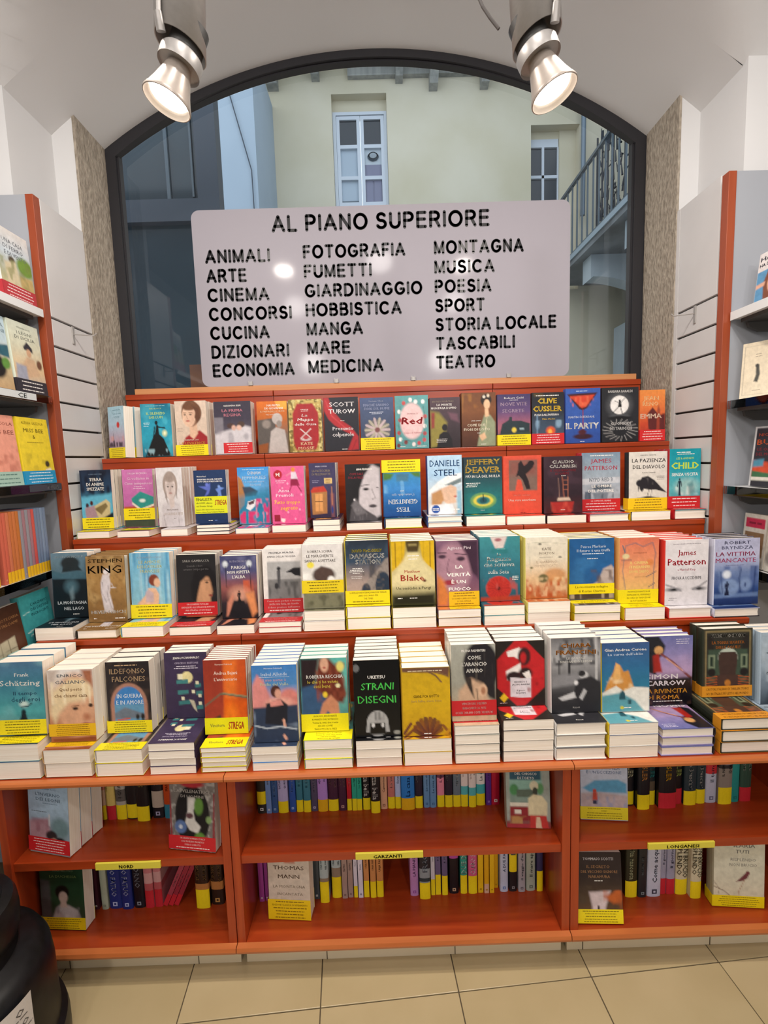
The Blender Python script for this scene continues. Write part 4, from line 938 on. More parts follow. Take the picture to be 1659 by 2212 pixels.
D('dragon','black and red dragon paperback','black paperback with red hexagon and white dragon',bg=['#26221f','#26221f'],spine='#3a2a26',
 art=[('p',[(38,0),(62,0),(100,30),(100,72),(58,100),(42,100),(2,72),(2,28)],'#c0252a',1),('e',50,20,14,8,'#ece6e2',1.5),('p',[(22,16),(48,10),(48,24),(24,24)],'#ece6e2',1.2),('e',58,24,13,14,'#3a1f22',2),('e',56,26,6,8,'#c0252a',2),('p',[(20,46),(50,34),(52,48),(30,52),(22,60)],'#ece6e2',1.5),('e',36,55,16,8,'#2b1d20',2),('e',60,50,14,9,'#2b1d20',3),('p',[(54,50),(68,46),(72,56),(70,70),(62,58)],'#ece6e2',1),('p',[(28,56),(72,58),(72,88),(28,86)],'#d9d2d8',.6),('p',[(15,80),(24,87),(15,94),(6,87)],'#e6c32a',.8),('n',14,12,12,'#8a1a20',.55,.85,.6,(62,98,55,85))],
 tx=[('FEDERICO E',50,63,2.6,26,'#5a545a'),('JACOPO RAMPINI',50,67,2.6,36,'#5a545a'),('Il gioco',50,76,2.4,16,'#5a545a'),('del potere',50,80,2.4,20,'#5a545a')],wd=[(6,22,95,.8,W)])
D('francini','black and white park couple hardcover','black and white hardcover with couple lying in a park',bg=['#6d6d70','#a8a8aa','#77777a','#38383c','#26262a'],spine='#d9d8d6',back='#e2e0dc',hard=1,
 art=[('n',17,16,14,'#3a3a3e',.45,.75,.8,(0,100,0,38)),('l',[(36,30),(36,50)],5,'#2e2e32'),('l',[(16,30),(16,48)],3,'#3a3a3e'),('l',[(90,0),(92,70)],5,'#b9b9ba'),('p',[(0,50),(60,48),(70,60),(0,66)],'#88888c',4),('e',66,50,9,5,'#c8c8ca',1.2),('e',62,48,7,4,'#2a2a2e',1),('p',[(50,56),(80,52),(100,60),(100,100),(60,96),(46,74)],'#2b2b30',2),('p',[(14,80),(46,72),(50,80),(22,84)],'#c9c9cb',1.5),('p',[(56,80),(66,68),(72,72),(62,84)],'#b9b9bc',1.2),('e',50,60,4,3,'#e0e0e2')],
 tx=[('CHIARA',50,10,5.6,60,'#dc8a28',{'b':3}),('FRANCINI',50,19,5.8,80,'#dc8a28',{'b':3}),('LE QUERCE',50,27,3,38,W,{'b':2}),('NON FANNO LIMONI',50,31.5,3,64,W,{'b':2}),('Rizzoli',50,93,2.4,14,W)])
D('cerone','blue paperback with orange mountain peak','blue paperback with orange rock peak and snow climbers',bg=['#3a5688','#2f6a98','#2c7896','#2c7896'],spine='#e5c832',back='#dfe3e0',
 art=[('p',[(4,72),(12,58),(24,42),(30,29),(38,32),(46,42),(56,40),(66,62),(72,70),(60,72)],'#cf8f45',1.5),('p',[(30,29),(38,33),(40,50),(30,60),(24,48)],'#e6b06a',1.5),('n',23,10,16,'#f0d9b0',.6,.85,.6,(8,66,48,72)),('p',[(0,72),(30,62),(46,70),(66,64),(100,66),(100,100),(0,100)],'#e9e6dd',1.5),('p',[(0,76),(40,72),(70,84),(90,100),(0,100)],'#5fa0ac',2.5),('p',[(38,72),(48,72),(50,82),(36,82)],'#24505c',1),('e',43,72,3.5,3,'#24505c'),('p',[(55,83),(62,83),(62,89),(55,89)],'#24505c',1),('e',42,94,4,2.4,'#d9c832',.8)],
 tx=[('Gian Andrea Cerone',50,10,4,88,W,{'b':2}),("La curva dell'oblio",50,16.5,3.6,74,'#d3e0ee')],wd=[(46,62,94,1.2,W)])
D('scarrow','violet Roman warrior hardcover','violet hardcover with armoured warrior gripping a chain',bg=['#6a6fa8','#8f86b8','#b79ac0','#30242a','#161318'],spine='#241d22',back='#8f86b8',hard=1,gloss=1,flip=True,
 art=[('p',[(0,0),(30,0),(44,14),(40,26),(24,36),(26,56),(4,50)],'#1f2028',2),('e',30,20,9,6,'#d8a468',1.5),('p',[(18,28),(30,24),(38,52),(20,52)],'#a8281f',2),('l',[(36,26),(60,38),(98,62)],5,'#7c3f42'),('l',[(46,32),(80,50)],2.5,'#d8a08a'),('n',41,6,6,'#c4a8d0',.5,.9,.6,(38,100,0,55)),('p',[(0,62),(100,60),(100,100),(0,100)],'#17141a',3),('n',44,14,8,'#5c3f34',.6,.9,.7,(0,100,64,100))],
 tx=[('SIMON',38,58,7,64,'#ded6da',{'b':3}),('CARROW',46,67.5,7,80,'#ded6da',{'b':3}),('LA RIVINCITA',46,79,6.6,88,'#c98a28',{'b':2}),('DI ROMA',40,88,6.4,68,'#c98a28',{'b':2})],wd=[(62,96,5,1.2,'#c8c4dc'),(62,96,8,1.2,'#c8c4dc'),(62,96,11,1.2,'#c8c4dc'),(10,90,94,1.2,W)])
D('simoni','ornate dark castle tower hardcover','ornate dark green hardcover with castle tower and orange band',bg=['#3c3a2c','#34332a'],spine='#2b3026',back='#3a3a30',hard=1,
 art=[('p',[(3,3),(97,3),(97,97),(3,97)],'#8f7f58',.6),('p',[(6,5),(94,5),(94,95),(6,95)],'#2d2c26',.6),('p',[(10,30),(90,30),(90,80),(10,80)],'#3d4f40',1),('e',50,42,20,14,'#b9c4b6',1),('p',[(30,40),(35,34),(65,34),(70,40),(66,72),(34,72)],'#43302a',1),('p',[(26,68),(74,68),(80,88),(20,88)],'#4b342c',1),('e',50,80,6,5,'#c07a30',1),('p',[(8,10),(20,10),(20,30),(8,30)],'#241f1c',1),('p',[(80,10),(92,10),(92,30),(80,30)],'#241f1c',1),('p',[(10,38),(24,38),(24,58),(10,58)],'#7c8a70',1),('p',[(76,38),(90,38),(90,58),(76,58)],'#7c8a70',1),('p',[(14,41),(20,41),(20,55),(14,55)],'#24352c',.7),('p',[(80,41),(86,41),(86,55),(80,55)],'#24352c',.7)]+[('l',[(6,72+4*q),(28,70+4*q)],2,'#b5582a') for q in range(4)]+[('l',[(94,72+4*q),(72,70+4*q)],2,'#b5582a') for q in range(4)]+[('e',17,64,8,6,'#1f1b1a',1),('e',83,64,8,6,'#1f1b1a',1),('p',[(20,88),(80,88),(80,95),(20,95)],'#c9822c',.8)],
 tx=[('MARCELLO SIMONI',50,10,5,68,'#d9d4c8',{'b':3}),('LA TORRE SEGRETA',50,20,4.4,66,'#c8752c',{'b':2}),('DELLE AQUILE',50,27,4.4,50,'#c8752c',{'b':2})],band=(84,100,'#e0962a','#7a4c14',["L'AUTORE ITALIANO DI THRILLER STORICI",'N°1 IN ITALIA E PIÙ LETTO NEL MONDO']))
D('blue','pale blue hardcover at the right edge','pale blue hardcover cut by the right edge',bg=['#a9bccc','#a3b6c6','#7d8f9f','#3c4753'],spine='#9fb2c2',hard=1,t=.028,
 art=[('n',50,5,6,'#c4d2de',.5,.9,.5,(0,100,0,70)),('p',[(20,80),(100,70),(100,100),(10,100)],'#2e3842',5)],
 tx=[('JESSICA',55,21,4,74,'#3a434c'),('CARLI',50,28,4.4,80,'#3a434c'),('SI',20,56,4,18,'#3a434c')])
# second tier
D('lago','dark lake mountain paperback','black and blue paperback with mountain mirrored in a lake',bg=['#5f7d8e','#4e6c7c','#1b2a34','#0f161c'],spine='#141c22',
 art=[('e',52,16,26,10,'#1d2a30',2.5),('p',[(28,30),(34,16),(52,8),(70,18),(84,28)],'#1d2a30',2),('p',[(0,26),(30,32),(70,28),(100,32),(100,42),(0,40)],'#3f6272',2),('p',[(0,40),(100,41),(100,100),(0,100)],'#101a21',2),('e',52,52,18,10,'#4a6c7a',7,.8),('p',[(46,60),(56,52),(58,70),(50,76)],'#8aa4ae',4,.5)],
 tx=[('JACOPO DE MICHELIS',50,6,3.4,78,'#b9c9d0'),('LA MONTAGNA',52,77,5,80,'#dfe6ea',{'b':2}),('NEL LAGO',56,86,5,54,'#dfe6ea',{'b':2})],wd=[(50,72,95,1,W)])
D('king','bronze statue-of-justice hardcover','bronze-brown hardcover with white statue holding scales',bg=['#8b6c42','#a8824c','#8d6a3c','#7d5c33'],spine='#2e2720',back='#8b6c42',hard=1,t=.031,
 art=[('n',61,6,8,'#b39461',.5,.85,.7),('n',62,20,24,'#6f5230',.6,.9,.4),('p',[(42,28),(58,28),(62,42),(58,56),(66,80),(42,82),(36,56),(36,40)],'#cfc8cc',1.5),('e',50,24,6,4,'#d9d3d6',1),('l',[(58,30),(60,22),(52,20)],3.5,'#d9d3d6'),('l',[(64,42),(68,48)],1.6,'#cfc8cc'),('l',[(62,48),(74,49)],2,'#cfc8cc'),('l',[(40,40),(38,56),(48,70)],1.5,'#9a9196'),('l',[(56,44),(52,60),(60,78)],1.5,'#9a9196'),('e',54,83,12,3,'#c8c0c2',1)],
 tx=[('STEPHEN',50,7,5.8,88,'#5b4326'),('KING',48,20,12,86,'#2e2218'),('NEVER FLINCH',52,85,5,88,W,{'b':2})],wd=[(12,22,95,1.4,W),(66,96,95,1.4,W)])
D('amiche','light blue paperback with seated bather','light blue paperback with bare-backed woman before curtains',bg=['#6fb0d0','#7fb9d2','#8ab8c8'],spine='#7fb0c4',
 art=[('n',71,16,2,'#4f92bc',.4,.7,.8),('n',72,22,2,'#b3d6e2',.5,.8,.6),('p',[(14,78),(34,66),(44,54),(62,54),(70,64),(68,80),(30,82)],'#e0b496',1.5),('p',[(36,60),(44,56),(56,62),(56,76),(36,76)],'#b9a8b8',2,.8),('e',58,42,13,9,'#7a3a28',1.5),('e',66,46,8,7,'#e0b496',1.5)],
 tx=[('RUTH KVARNSTRÖM-JONES',50,7,2.6,62,'#d9ecf4'),('LE AMICHE',50,14,4.6,54,'#e9efb8',{'b':2}),("DELL'ATELIER",50,21,4.6,62,'#e9efb8',{'b':2}),('FRANCESE',50,28,4.6,48,'#e9efb8',{'b':2})],band=(79,100,YB,'#6b6212',['','','',''],0))
D('gambazza','black paperback with dark-haired profile','black paperback with dark-haired woman in profile, red band',bg=['#201f21','#232124'],spine='#e2ddd6',
 art=[('e',70,42,30,24,'#141215',3),('p',[(50,50),(60,34),(78,30),(86,46),(90,60),(84,70),(86,86),(50,88),(34,96),(44,74)],'#c0906c',3),('p',[(34,46),(52,28),(80,24),(92,36),(74,36),(60,44),(52,62),(46,80),(36,70)],'#161417',3),('e',76,45,4,1.6,'#2a1a14',.8),('l',[(70,41),(82,41)],1.6,'#1c1412'),('e',84,66,5,1.8,'#8a4438',1),('p',[(30,84),(60,80),(96,86),(96,100),(20,100)],'#a8492f',3)],
 tx=[('SARA GAMBAZZA',50,10,3.8,68,W,{'b':1}),('Quando i fiori',46,18,3.2,40,'#8f8c8c'),('avranno tempo per me',50,23.5,3,64,'#8f8c8c')],band=(76,97,RB,'#f2dfdc',['UN QUARTIERE POPOLARE','CHE RESISTE ALLE STAGIONI ANTICHE','UNA STRADA, LE SUE FIGLIE','']))
D('parigi','dusk Paris street lamps paperback','dusk-blue paperback with street lamps and flaming steps',bg=['#3c3f66','#4a4a70','#8a4f4c','#2a2028','#19161d'],spine='#22202c',
 art=[('n',81,6,5,'#c95a34',.5,.8,.8,(60,100,38,60)),('n',82,5,6,'#8a8ab0',.5,.9,.5,(0,100,0,40)),('e',14,13,7,5,'#cfd6dc',2.5),('l',[(14,16),(16,50)],1.8,'#16151c'),('e',80,13,7,5,'#cfd6dc',2.5),('l',[(80,16),(84,60)],1.8,'#16151c'),('e',50,62,26,12,'#e0a48a',9,.7),('p',[(16,74),(32,60),(34,66),(22,96),(12,96)],'#c9826a',3),('p',[(66,60),(90,58),(98,90),(84,98)],'#d98a58',4),('p',[(34,72),(62,72),(80,100),(14,100)],'#1a171d',2),('fig',49,55,20,'#101015')],
 tx=[('RUTH DRUART',50,9,3.4,46,'#a8a4bc'),('PARIGI',50,18.5,5,38,W,{'b':2}),('NON ASPETTA',50,26,5,62,W,{'b':2}),("L'ALBA",50,33.5,5,36,W,{'b':2})])
D('murgia','white paperback with grey seaside photograph','white paperback with grey photograph of woman and bird',bg=['#e2dedb','#dedad6'],spine='#dedad6',t=.0174,
 art=[('p',[(12,20),(95,20),(95,84),(12,84)],'#a9a9a9',.5),('p',[(12,48),(95,48),(95,84),(12,84)],'#787878',1),('n',91,14,6,'#4c4c4c',.5,.8,.8,(12,95,50,84)),('e',40,31,5,3,'#26262a',1),('p',[(35,34),(44,34),(42,62),(36,62)],'#4d4d50',1),('e',33,58,5,5,'#2e2e32',1),('p',[(60,36),(78,30),(95,30),(95,44),(80,42),(72,38)],'#1c1c20',1),('l',[(60,37),(76,37)],2,'#1c1c20')],
 tx=[('MICHELA MURGIA',48,6,3,62,'#4c4a50',{'b':2}),('ANNA DELLA PIOGGIA',48,12,3,72,'#7a7578')],band=(78,100,'#bf3034','#f2e2df',['Cosma aveva perduto e ritrovato','anche una festa, un ricordo','Il dono prezioso dell\'autrice','']))
D('schira','white paperback with curled cover and cow','white paperback with curling cover, brown bull and daisies',bg=['#dcd8d6','#d9d6d0','#8f8c78'],spine='#dcd8d2',
 art=[('e',52,48,28,12,'#4a3a34',3),('p',[(30,42),(46,34),(72,40),(80,62),(40,58)],'#4f3d36',2),('e',20,32,9,5,'#e2d24a',1.5),('e',10,50,12,5,'#eceae4',2),('e',70,56,9,6,'#eceae4',2),('p',[(0,72),(100,76),(100,100),(0,100)],'#77755c',3),('n',96,10,12,'#4d4c38',.5,.8,.7,(0,100,72,100))],
 tx=[('ROBERTA SCHIRA',44,11,4,60,'#8a8078'),('LE MARGHERITE',44,18,4.4,66,'#8a8078'),('SANNO ASPETTARE',44,25.5,4.4,76,'#8a8078')],band=(56,76,'#e2c81e','#6b5c12',['','','','']))
D('damascus','navy paperback with broken stone arches','navy paperback with broken stone arches and yellow band',bg=['#27303c','#34465a','#a8948a','#c2a796'],spine='#e8d51e',back='#e8d51e',gloss=1,
 art=[('n',15,5,6,'#4c6478',.5,.85,.6,(0,100,0,40)),('p',[(56,10),(66,8),(70,60),(54,60)],'#3a3c44',3,.8),('p',[(30,80),(50,64),(70,50),(92,30),(100,28),(100,90),(30,90)],'#8f857e',2),('e',86,72,18,22,'#2c3848',1.5),('e',46,78,10,10,'#333c4a',1.5),('n',18,22,24,'#5c5652',.55,.8,.6,(36,100,36,84))],
 tx=[('DAVID McCLOSKEY',50,16,4.6,70,'#e4d01e',{'b':3}),('DAMASCUS',50,24.5,7.6,80,W,{'b':3}),('STATION',52,33.5,7.4,58,W,{'b':3})],wd=[(12,40,44,1,W),(10,40,46.5,1,W),(8,42,49,1,W),(14,34,51.5,1,W),(8,40,57,.9,'#d9d4d0'),(8,40,59.5,.9,'#d9d4d0')],band=(79,100,'#efd81c','#6b5c12',['LA RIVELAZIONE INTERNAZIONALE DEL THRILLER',"LIBRO DELL'ANNO PER",'THE TIMES','']))
D('blake','yellow-green corridor paperback','yellow and green paperback with corridor and red name',bg=['#8a7a1c','#d0c084','#c8bd8c','#4a4a20'],spine='#b09a28',
 art=[('p',[(0,0),(34,0),(30,30),(0,48)],'#d6ae1c',1.5),('p',[(66,0),(100,0),(100,48),(72,30)],'#d6ae1c',1.5),('p',[(34,0),(66,0),(62,18),(38,18)],'#4a3c1c',1.5),('p',[(40,4),(60,4),(60,8),(40,8)],'#8f8150',1),('l',[(10,2),(10,40)],1.2,'#8f6e14'),('l',[(24,0),(24,30)],1.2,'#8f6e14'),('l',[(90,2),(90,40)],1.2,'#8f6e14'),('l',[(76,0),(76,30)],1.2,'#8f6e14'),('p',[(38,18),(62,18),(100,60),(100,70),(0,70),(0,60)],'#dccf9c',4),('p',[(0,84),(100,82),(100,100),(0,100)],'#24220f',6),('e',76,62,4,2,'#5a2018',1)],
 tx=[('Matthew',48,47,4.6,36,'#a8402c'),('Blake',48,57,9.5,54,'#9c2f20',{'b':2}),('Un omicidio a Parigi',50,73,4.6,80,'#4a452c')],wd=[(36,66,23,1.3,W),(38,62,28,1.3,W),(12,24,89,1.2,W),(40,60,89,1.2,W)])
D('pini','mauve paperback with tinted woman face','mauve paperback with large tinted woman face',bg=['#7d5a72','#6d4a64','#8a5a64'],spine='#5e3e58',
 art=[('e',40,42,44,38,'#a8808f',6),('p',[(52,0),(100,0),(100,60),(84,50),(72,22)],'#3c2538',4),('e',14,24,9,3,'#3f2a3a',1.5),('e',58,28,10,3.4,'#3f2a3a',1.5),('l',[(4,18),(24,18)],2.5,'#4c3244'),('l',[(44,20),(72,22)],2.5,'#4c3244'),('l',[(30,28),(24,46),(34,50)],2,'#7d5a6a'),('e',30,64,16,4,'#9c3040',2),('p',[(0,50),(16,60),(30,84),(24,100),(0,100)],'#cf7a3c',5)],
 tx=[('Agnese Pini',54,11,5,56,'#d9ccd2'),('LA',54,40,5.2,18,W,{'b':3}),('VERITÀ',52,52,5.2,56,W,{'b':3}),('È UN',52,63,5.2,34,W,{'b':3}),('FUOCO',54,74,5.2,52,W,{'b':3})],band=(78,100,'#e6b91c','#7a4c14',['','','LO SGUARDO LIMPIDO E POTENTE','DI UNA FAMIGLIA',''],28))
D('ragazza','teal paperback with red paper parasol','teal paperback with red paper parasol and flowers',bg=['#3e8c93','#2f6f80','#25505f'],spine='#2a5f70',
 art=[('p',[(26,0),(68,0),(58,18),(40,20)],'#d9c9c4',2),('e',46,5,9,2.4,'#a86a70',1),('p',[(30,18),(68,18),(72,26),(26,26)],'#2d7a80',2),('e',46,80,32,19,'#b93028',1.2)]+[('l',[(46,80),(46+30*math.cos(q),80-18*math.sin(q))],1,'#8a1f1c',.7) for q in [i*.35 for i in range(18)]]+[('e',46,80,4,3,'#5a1512',1),('n',25,12,9,'#c0504a',.6,.85,.8,(0,100,62,100)),('p',[(0,94),(100,92),(100,100),(0,100)],'#b04028',3)],
 tx=[('La',48,27,4.4,10,'#e9eee8'),('Ragazza',48,34,7,60,'#e9eee8'),('che scriveva',48,43.5,6.2,76,'#e9eee8'),('sulla Seta',46,54,6.6,52,'#e9eee8')],wd=[(40,66,19,2,'#5aa0a0'),(78,98,62,.9,W),(78,98,64.5,.9,W),(78,98,67,.9,W)])
D('morton','cream paperback with autumn village','cream paperback with autumn cottages and yellow spine',bg=['#e3ddcb','#e0d6c0','#d9b58a','#b5642c'],spine='#d8cf6c',
 art=[('n',33,10,7,'#b5562a',.4,.7,.9,(0,100,66,100)),('e',70,62,26,11,'#c98a52',4,.8),('e',42,67,12,7,'#6b6440',2),('n',35,18,12,'#e6c89a',.55,.8,.6,(0,100,64,98)),('l',[(4,10),(30,8),(60,9),(95,12)],1.2,'#a8a890',.6),('l',[(8,12),(10,40),(14,60)],1.2,'#a8a890',.6),('e',34,11,4,2,'#3a3c34',.8,.8),('e',82,33,4,1.6,'#3a3c34',.8,.8),('e',14,49,4,1.6,'#5a5428',.8,.8)],
 tx=[('KATE',50,19,4.4,22,'#8a7d6c'),('MORTON',50,26,4.4,36,'#8a7d6c'),('IL GIARDINO',50,40,4.2,50,'#c9b39a'),('DIMENTICATO',50,46.5,4.2,56,'#c9b39a')],wd=[(32,66,32.5,.5,'#8a7d6c')])
D('markaris','blue paperback with crumpled rocks','deep blue paperback with pale crumpled rocks, yellow band',bg=['#205a94','#245f98','#1f5288'],spine='#e8d51e',t=.029,back='#e8d51e',
 art=[('n',37,4,5,'#3a7ab0',.5,.9,.5,(0,100,30,75)),('p',[(46,78),(64,70),(76,50),(94,44),(100,50),(100,100),(40,100)],'#b9aaa4',2),('n',38,12,12,'#5e4c46',.5,.8,.7,(46,100,50,100)),('p',[(0,88),(100,88),(100,100),(0,100)],'#4a3c36',1),('n',39,12,3,'#b9a898',.5,.7,.8,(0,100,88,100))],
 tx=[('Petros Markaris',54,13,4.6,56,'#dbe6f2'),('Il futuro è una truffa',54,19.5,4.8,74,'#dbe6f2')],wd=[(22,84,25,1.2,'#dbe6f2'),(40,64,33,1,W)],band=(74,91,'#f2dc10','#6b5c12',['La nuovissima indagine','di Kostas Charitos']))
D('cinema','orange paperback with hummingbird frame','orange paperback framed by bird and tangled branches',bg=['#d8745a','#e29068','#e6b070','#e0c070'],spine='#d9a060',
 art=[('l',[(10,30),(16,12),(40,8),(60,14),(84,8),(92,24),(88,50),(86,90)],3,'#7a6a74',.7),('l',[(12,30),(8,50),(16,80)],3,'#8a7a78',.7),('e',16,28,9,4,'#e2cf9c',1.2),('l',[(4,34),(30,34)],2,'#55505a'),('l',[(14,22),(8,12)],3,'#5c6a78'),('e',16,88,10,5,'#3a3438',2),('e',78,38,9,5,'#d9803c',2,.7),('l',[(70,60),(94,52)],2,'#6a6468'),('l',[(74,76),(90,70)],2,'#6a6468')],
 tx=[('ANTONELLA BOSSI',52,23,2.4,34,'#b06a4a'),('IL CINEMA',50,38,4.4,46,'#e9cf7c',{'b':2}),('ITINERANTE',52,44.5,4.4,52,'#e9cf7c',{'b':2}),('DI MR SAITO',50,51.5,4.4,50,'#e9cf7c',{'b':2})],wd=[(38,70,60,.8,'#b58a50')],band=(79,100,'#efdc16','#6b5c12',["UN'APPASSIONANTE SAGA",'FAMILIARE AL FEMMINILE','IN CORSO DI TRADUZIONE','IN TUTTA EUROPA']))
D('patterson','white hardcover with red lettering and eyes','white hardcover with red lettering and a pair of eyes',bg=['#e4dfe2','#dcd8dc','#dcd8dc'],spine='#c23028',back='#cf3a30',hard=1,
 art=[('e',20,76,16,2.6,'#3a3a40',2.5),('l',[(2,68),(20,72),(38,78)],4,'#8a888e',.8),('e',80,75,14,2.6,'#3a3a40',2.5),('l',[(98,64),(82,71),(66,76)],4,'#8a888e',.8),('e',22,76,5,1.6,'#101014',1),('e',80,75,5,1.6,'#101014',1)],
 tx=[('James',50,19,9,42,'#bb2b3c',{'b':1}),('Patterson',50,33,10.5,88,'#bb2b3c',{'b':2}),('e Marshall Karp',50,45,3.6,42,'#b56a78'),('PROVA A UCCIDERMI',50,58,5,68,'#5c585f',{'b':1})],wd=[(12,88,6,.8,'#9a949a'),(8,32,89,.8,'#9a949a'),(8,22,92,.8,'#9a949a')])
D('bryndza','blue misty woods hardcover','pale lilac and blue hardcover with misty woods figure',bg=['#b3b6d4','#b9bcd8','#7388b4','#2c4a86','#1d2f60'],spine='#c9cce0',back='#2e2c34',hard=1,
 art=[('n',47,7,5,'#4a5f94',.45,.75,.8,(0,100,40,70)),('e',28,54,9,6,'#e6ecf6',3,.9),('e',34,74,22,13,'#8fa8d0',3,.7),('e',70,70,14,10,'#93abd2',4,.6),('l',[(60,46),(56,60),(60,84)],3,'#24386c',.7),('l',[(14,50),(20,84)],3,'#24386c',.6),('l',[(92,44),(88,90)],4,'#24386c',.7),('p',[(0,84),(100,82),(100,88),(0,90)],'#7a96c4',2,.6),('fig',29,64,22,'#141c3c'),('e',70,70,2,3,'#24386c',1)],
 tx=[('ROBERT',50,6,5,58,'#4a4c6c'),('BRYNDZA',50,13.5,5,70,'#4a4c6c'),('LA VITTIMA',47,23,6.6,88,'#a8335c'),('MANCANTE',47,32.5,6.6,90,'#a8335c')],wd=[(20,70,40,.8,'#6a6c90')])
# third tier
D('terra','night-blue rowing boat paperback','night-blue paperback with rowing boat and two figures',bg=['#1c2940','#24405c','#4fa3c4','#5fa9c0'],spine='#a8c8d4',
 art=[('n',52,10,6,'#11182a',.4,.7,.9,(0,100,0,48)),('p',[(0,46),(100,40),(100,100),(0,100)],'#5fb0cc',4),('p',[(30,64),(80,50),(92,56),(90,80),(60,84),(34,74)],'#c9b98a',1.5),('p',[(40,66),(78,56),(84,62),(62,76)],'#7a6a44',1.5),('e',18,60,5,4,'#3a2430',1),('e',32,56,5,4,'#4a2420',1),('p',[(10,64),(40,60),(50,80),(12,84)],'#a88a94',2),('p',[(60,84),(100,72),(100,100),(50,100)],'#1c2228',2)],
 tx=[('CLARA SANCHEZ',50,7,2,44,'#8aa0b8'),('TERRA',50,16,5.6,40,W,{'b':2}),('DI ANIME',48,24,5.6,56,W,{'b':2}),('SPEZZATE',48,32,5.6,56,W,{'b':2})],band=(81,100,YB,'#6b6212',['','','','']))
D('dickens','pink paperback with green book','pink paperback with teal book illustration',bg=['#c977b2','#c06aa8','#b4609c'],spine='#e3d7d0',
 art=[('p',[(0,64),(100,62),(100,100),(0,100)],'#b5552c',2),('p',[(26,50),(56,38),(100,48),(100,60),(56,68),(28,56)],'#2f8f88',1.2),('p',[(28,56),(56,68),(100,60),(100,63),(56,72),(28,60)],'#e3dcc8',1),('e',62,54,10,3,'#dfe6e0',1.5),('p',[(0,86),(100,84),(100,100),(0,100)],'#3f4a3c',1.5)],
 tx=[('TESSA BICKERS',50,7,3.4,64,'#efd8e8'),('Ci vediamo in',52,15.5,4.6,72,'#e9cfe0'),('Cime tempestose',52,24,4.6,90,'#e9cfe0')],wd=[(34,68,30,1,'#e9cfe0'),(28,80,33,1,'#e9cfe0')],band=(67,87,YB,'#6b6212',['','','',('Publishers Weekly',60,80,14,50,'#6b5c12')]))
D('sete','white paperback with pencil-drawn girl','white paperback with pencil drawing of a pale girl',bg=['#dcd8da','#d6d2d4'],spine='#e4e0de',t=.026,
 art=[('p',[(18,62),(44,54),(84,62),(96,100),(6,100)],'#c9c3c6',3),('p',[(40,30),(66,30),(64,66),(48,70)],'#cdbfba',3),('face',52,32,24,'#d6c8c4','#a09088',0,'#a8807a','#b3a49f'),('p',[(34,30),(30,50),(40,62),(36,44)],'#978a84',2),('l',[(74,34),(76,52)],2,'#8a7d78'),('l',[(20,80),(26,100)],1.5,'#8f888a'),('l',[(80,76),(76,100)],1.5,'#8f888a')],
 tx=[('FRIDA LAGRANGE',56,71,2.6,44,'#7d6a64'),('LA GRANDE SETE',58,78,4.6,74,'#b5a8a0')],wd=[(58,68,86,1,'#7a7472')])
D('foresta','navy paperback with dancing figures','navy paperback with blue dancing figures, yellow prize band',bg=['#20365e','#1e3359'],spine='#1c2a48',t=.0125,
 art=[('p',[(14,30),(36,30),(50,24),(50,34),(44,44),(30,50),(40,38)],'#5a6cc0',1.5),('e',40,27,5,3,'#6a7ad0',1),('p',[(66,36),(80,32),(94,34),(82,38),(84,48),(90,54),(78,48),(70,54),(74,44)],'#6a8ad0',1.5),('e',77,31,4,2.6,'#7a9ad8',1)],
 tx=[('Michele Ruol',24,11.5,2.6,28,W),('INVENTARIO DI QUEL CHE RESTA',50,17,2.8,78,W,{'b':2}),('DOPO CHE LA FORESTA BRUCIA',50,21,2.8,78,W,{'b':2})],wd=[(38,54,94,1.2,W),(58,68,94,1.2,'#6a8ad0')],
 band=(49,81,'#d9dc22','#55601a',[('FINALISTA',29,17,17,50,'#55601a'),('alla LXXIX edizione',29,38,10,50,'#55601a'),('del Premio Strega',29,56,10,50,'#55601a'),('STREGA',80,36,30,36,'#a83a1c',.15),('Vincitore XXX edizione Premio Giuseppe Berto',46,77,7,88,'#55601a'),('Vincitore edizione Premio Fondazione Megamark',46,91,7,88,'#55601a')]))
D('jefferies','seaside paperback with boat and pink flowers','blue seaside paperback with boat, cliff and pink flowers',bg=['#3f94dc','#5fa8dc','#2f7fb4','#2a8fa8'],spine='#2a5a9c',
 art=[('p',[(0,14),(12,20),(24,40),(18,66),(0,76)],'#b07a48',2),('p',[(14,34),(40,34),(64,42),(56,50),(22,52)],'#35485c',2),('p',[(0,52),(100,38),(100,100),(0,100)],'#2486a4',8,.6),('p',[(24,72),(30,60),(56,56),(52,68),(36,76)],'#e4e6e8',1),('p',[(30,62),(52,57),(48,64),(34,66)],'#4a3038',1),('n',56,12,12,'#e0397c',.35,.6,.95,(55,100,54,100)),('n',57,12,8,'#d8306c',.35,.6,.95,(0,60,76,100)),('n',58,18,16,'#f29ab8',.6,.8,.7,(50,100,54,100))],
 tx=[('DINAH',54,10,5.4,40,W),('JEFFERIES',52,18,5.4,78,'#c9e2f4'),('La casa sul mare',52,25,3.8,66,'#b5cce4'),('dei ricordi',56,31,3.8,36,'#b5cce4')],wd=[(10,92,4,1,'#c9e2f4')])
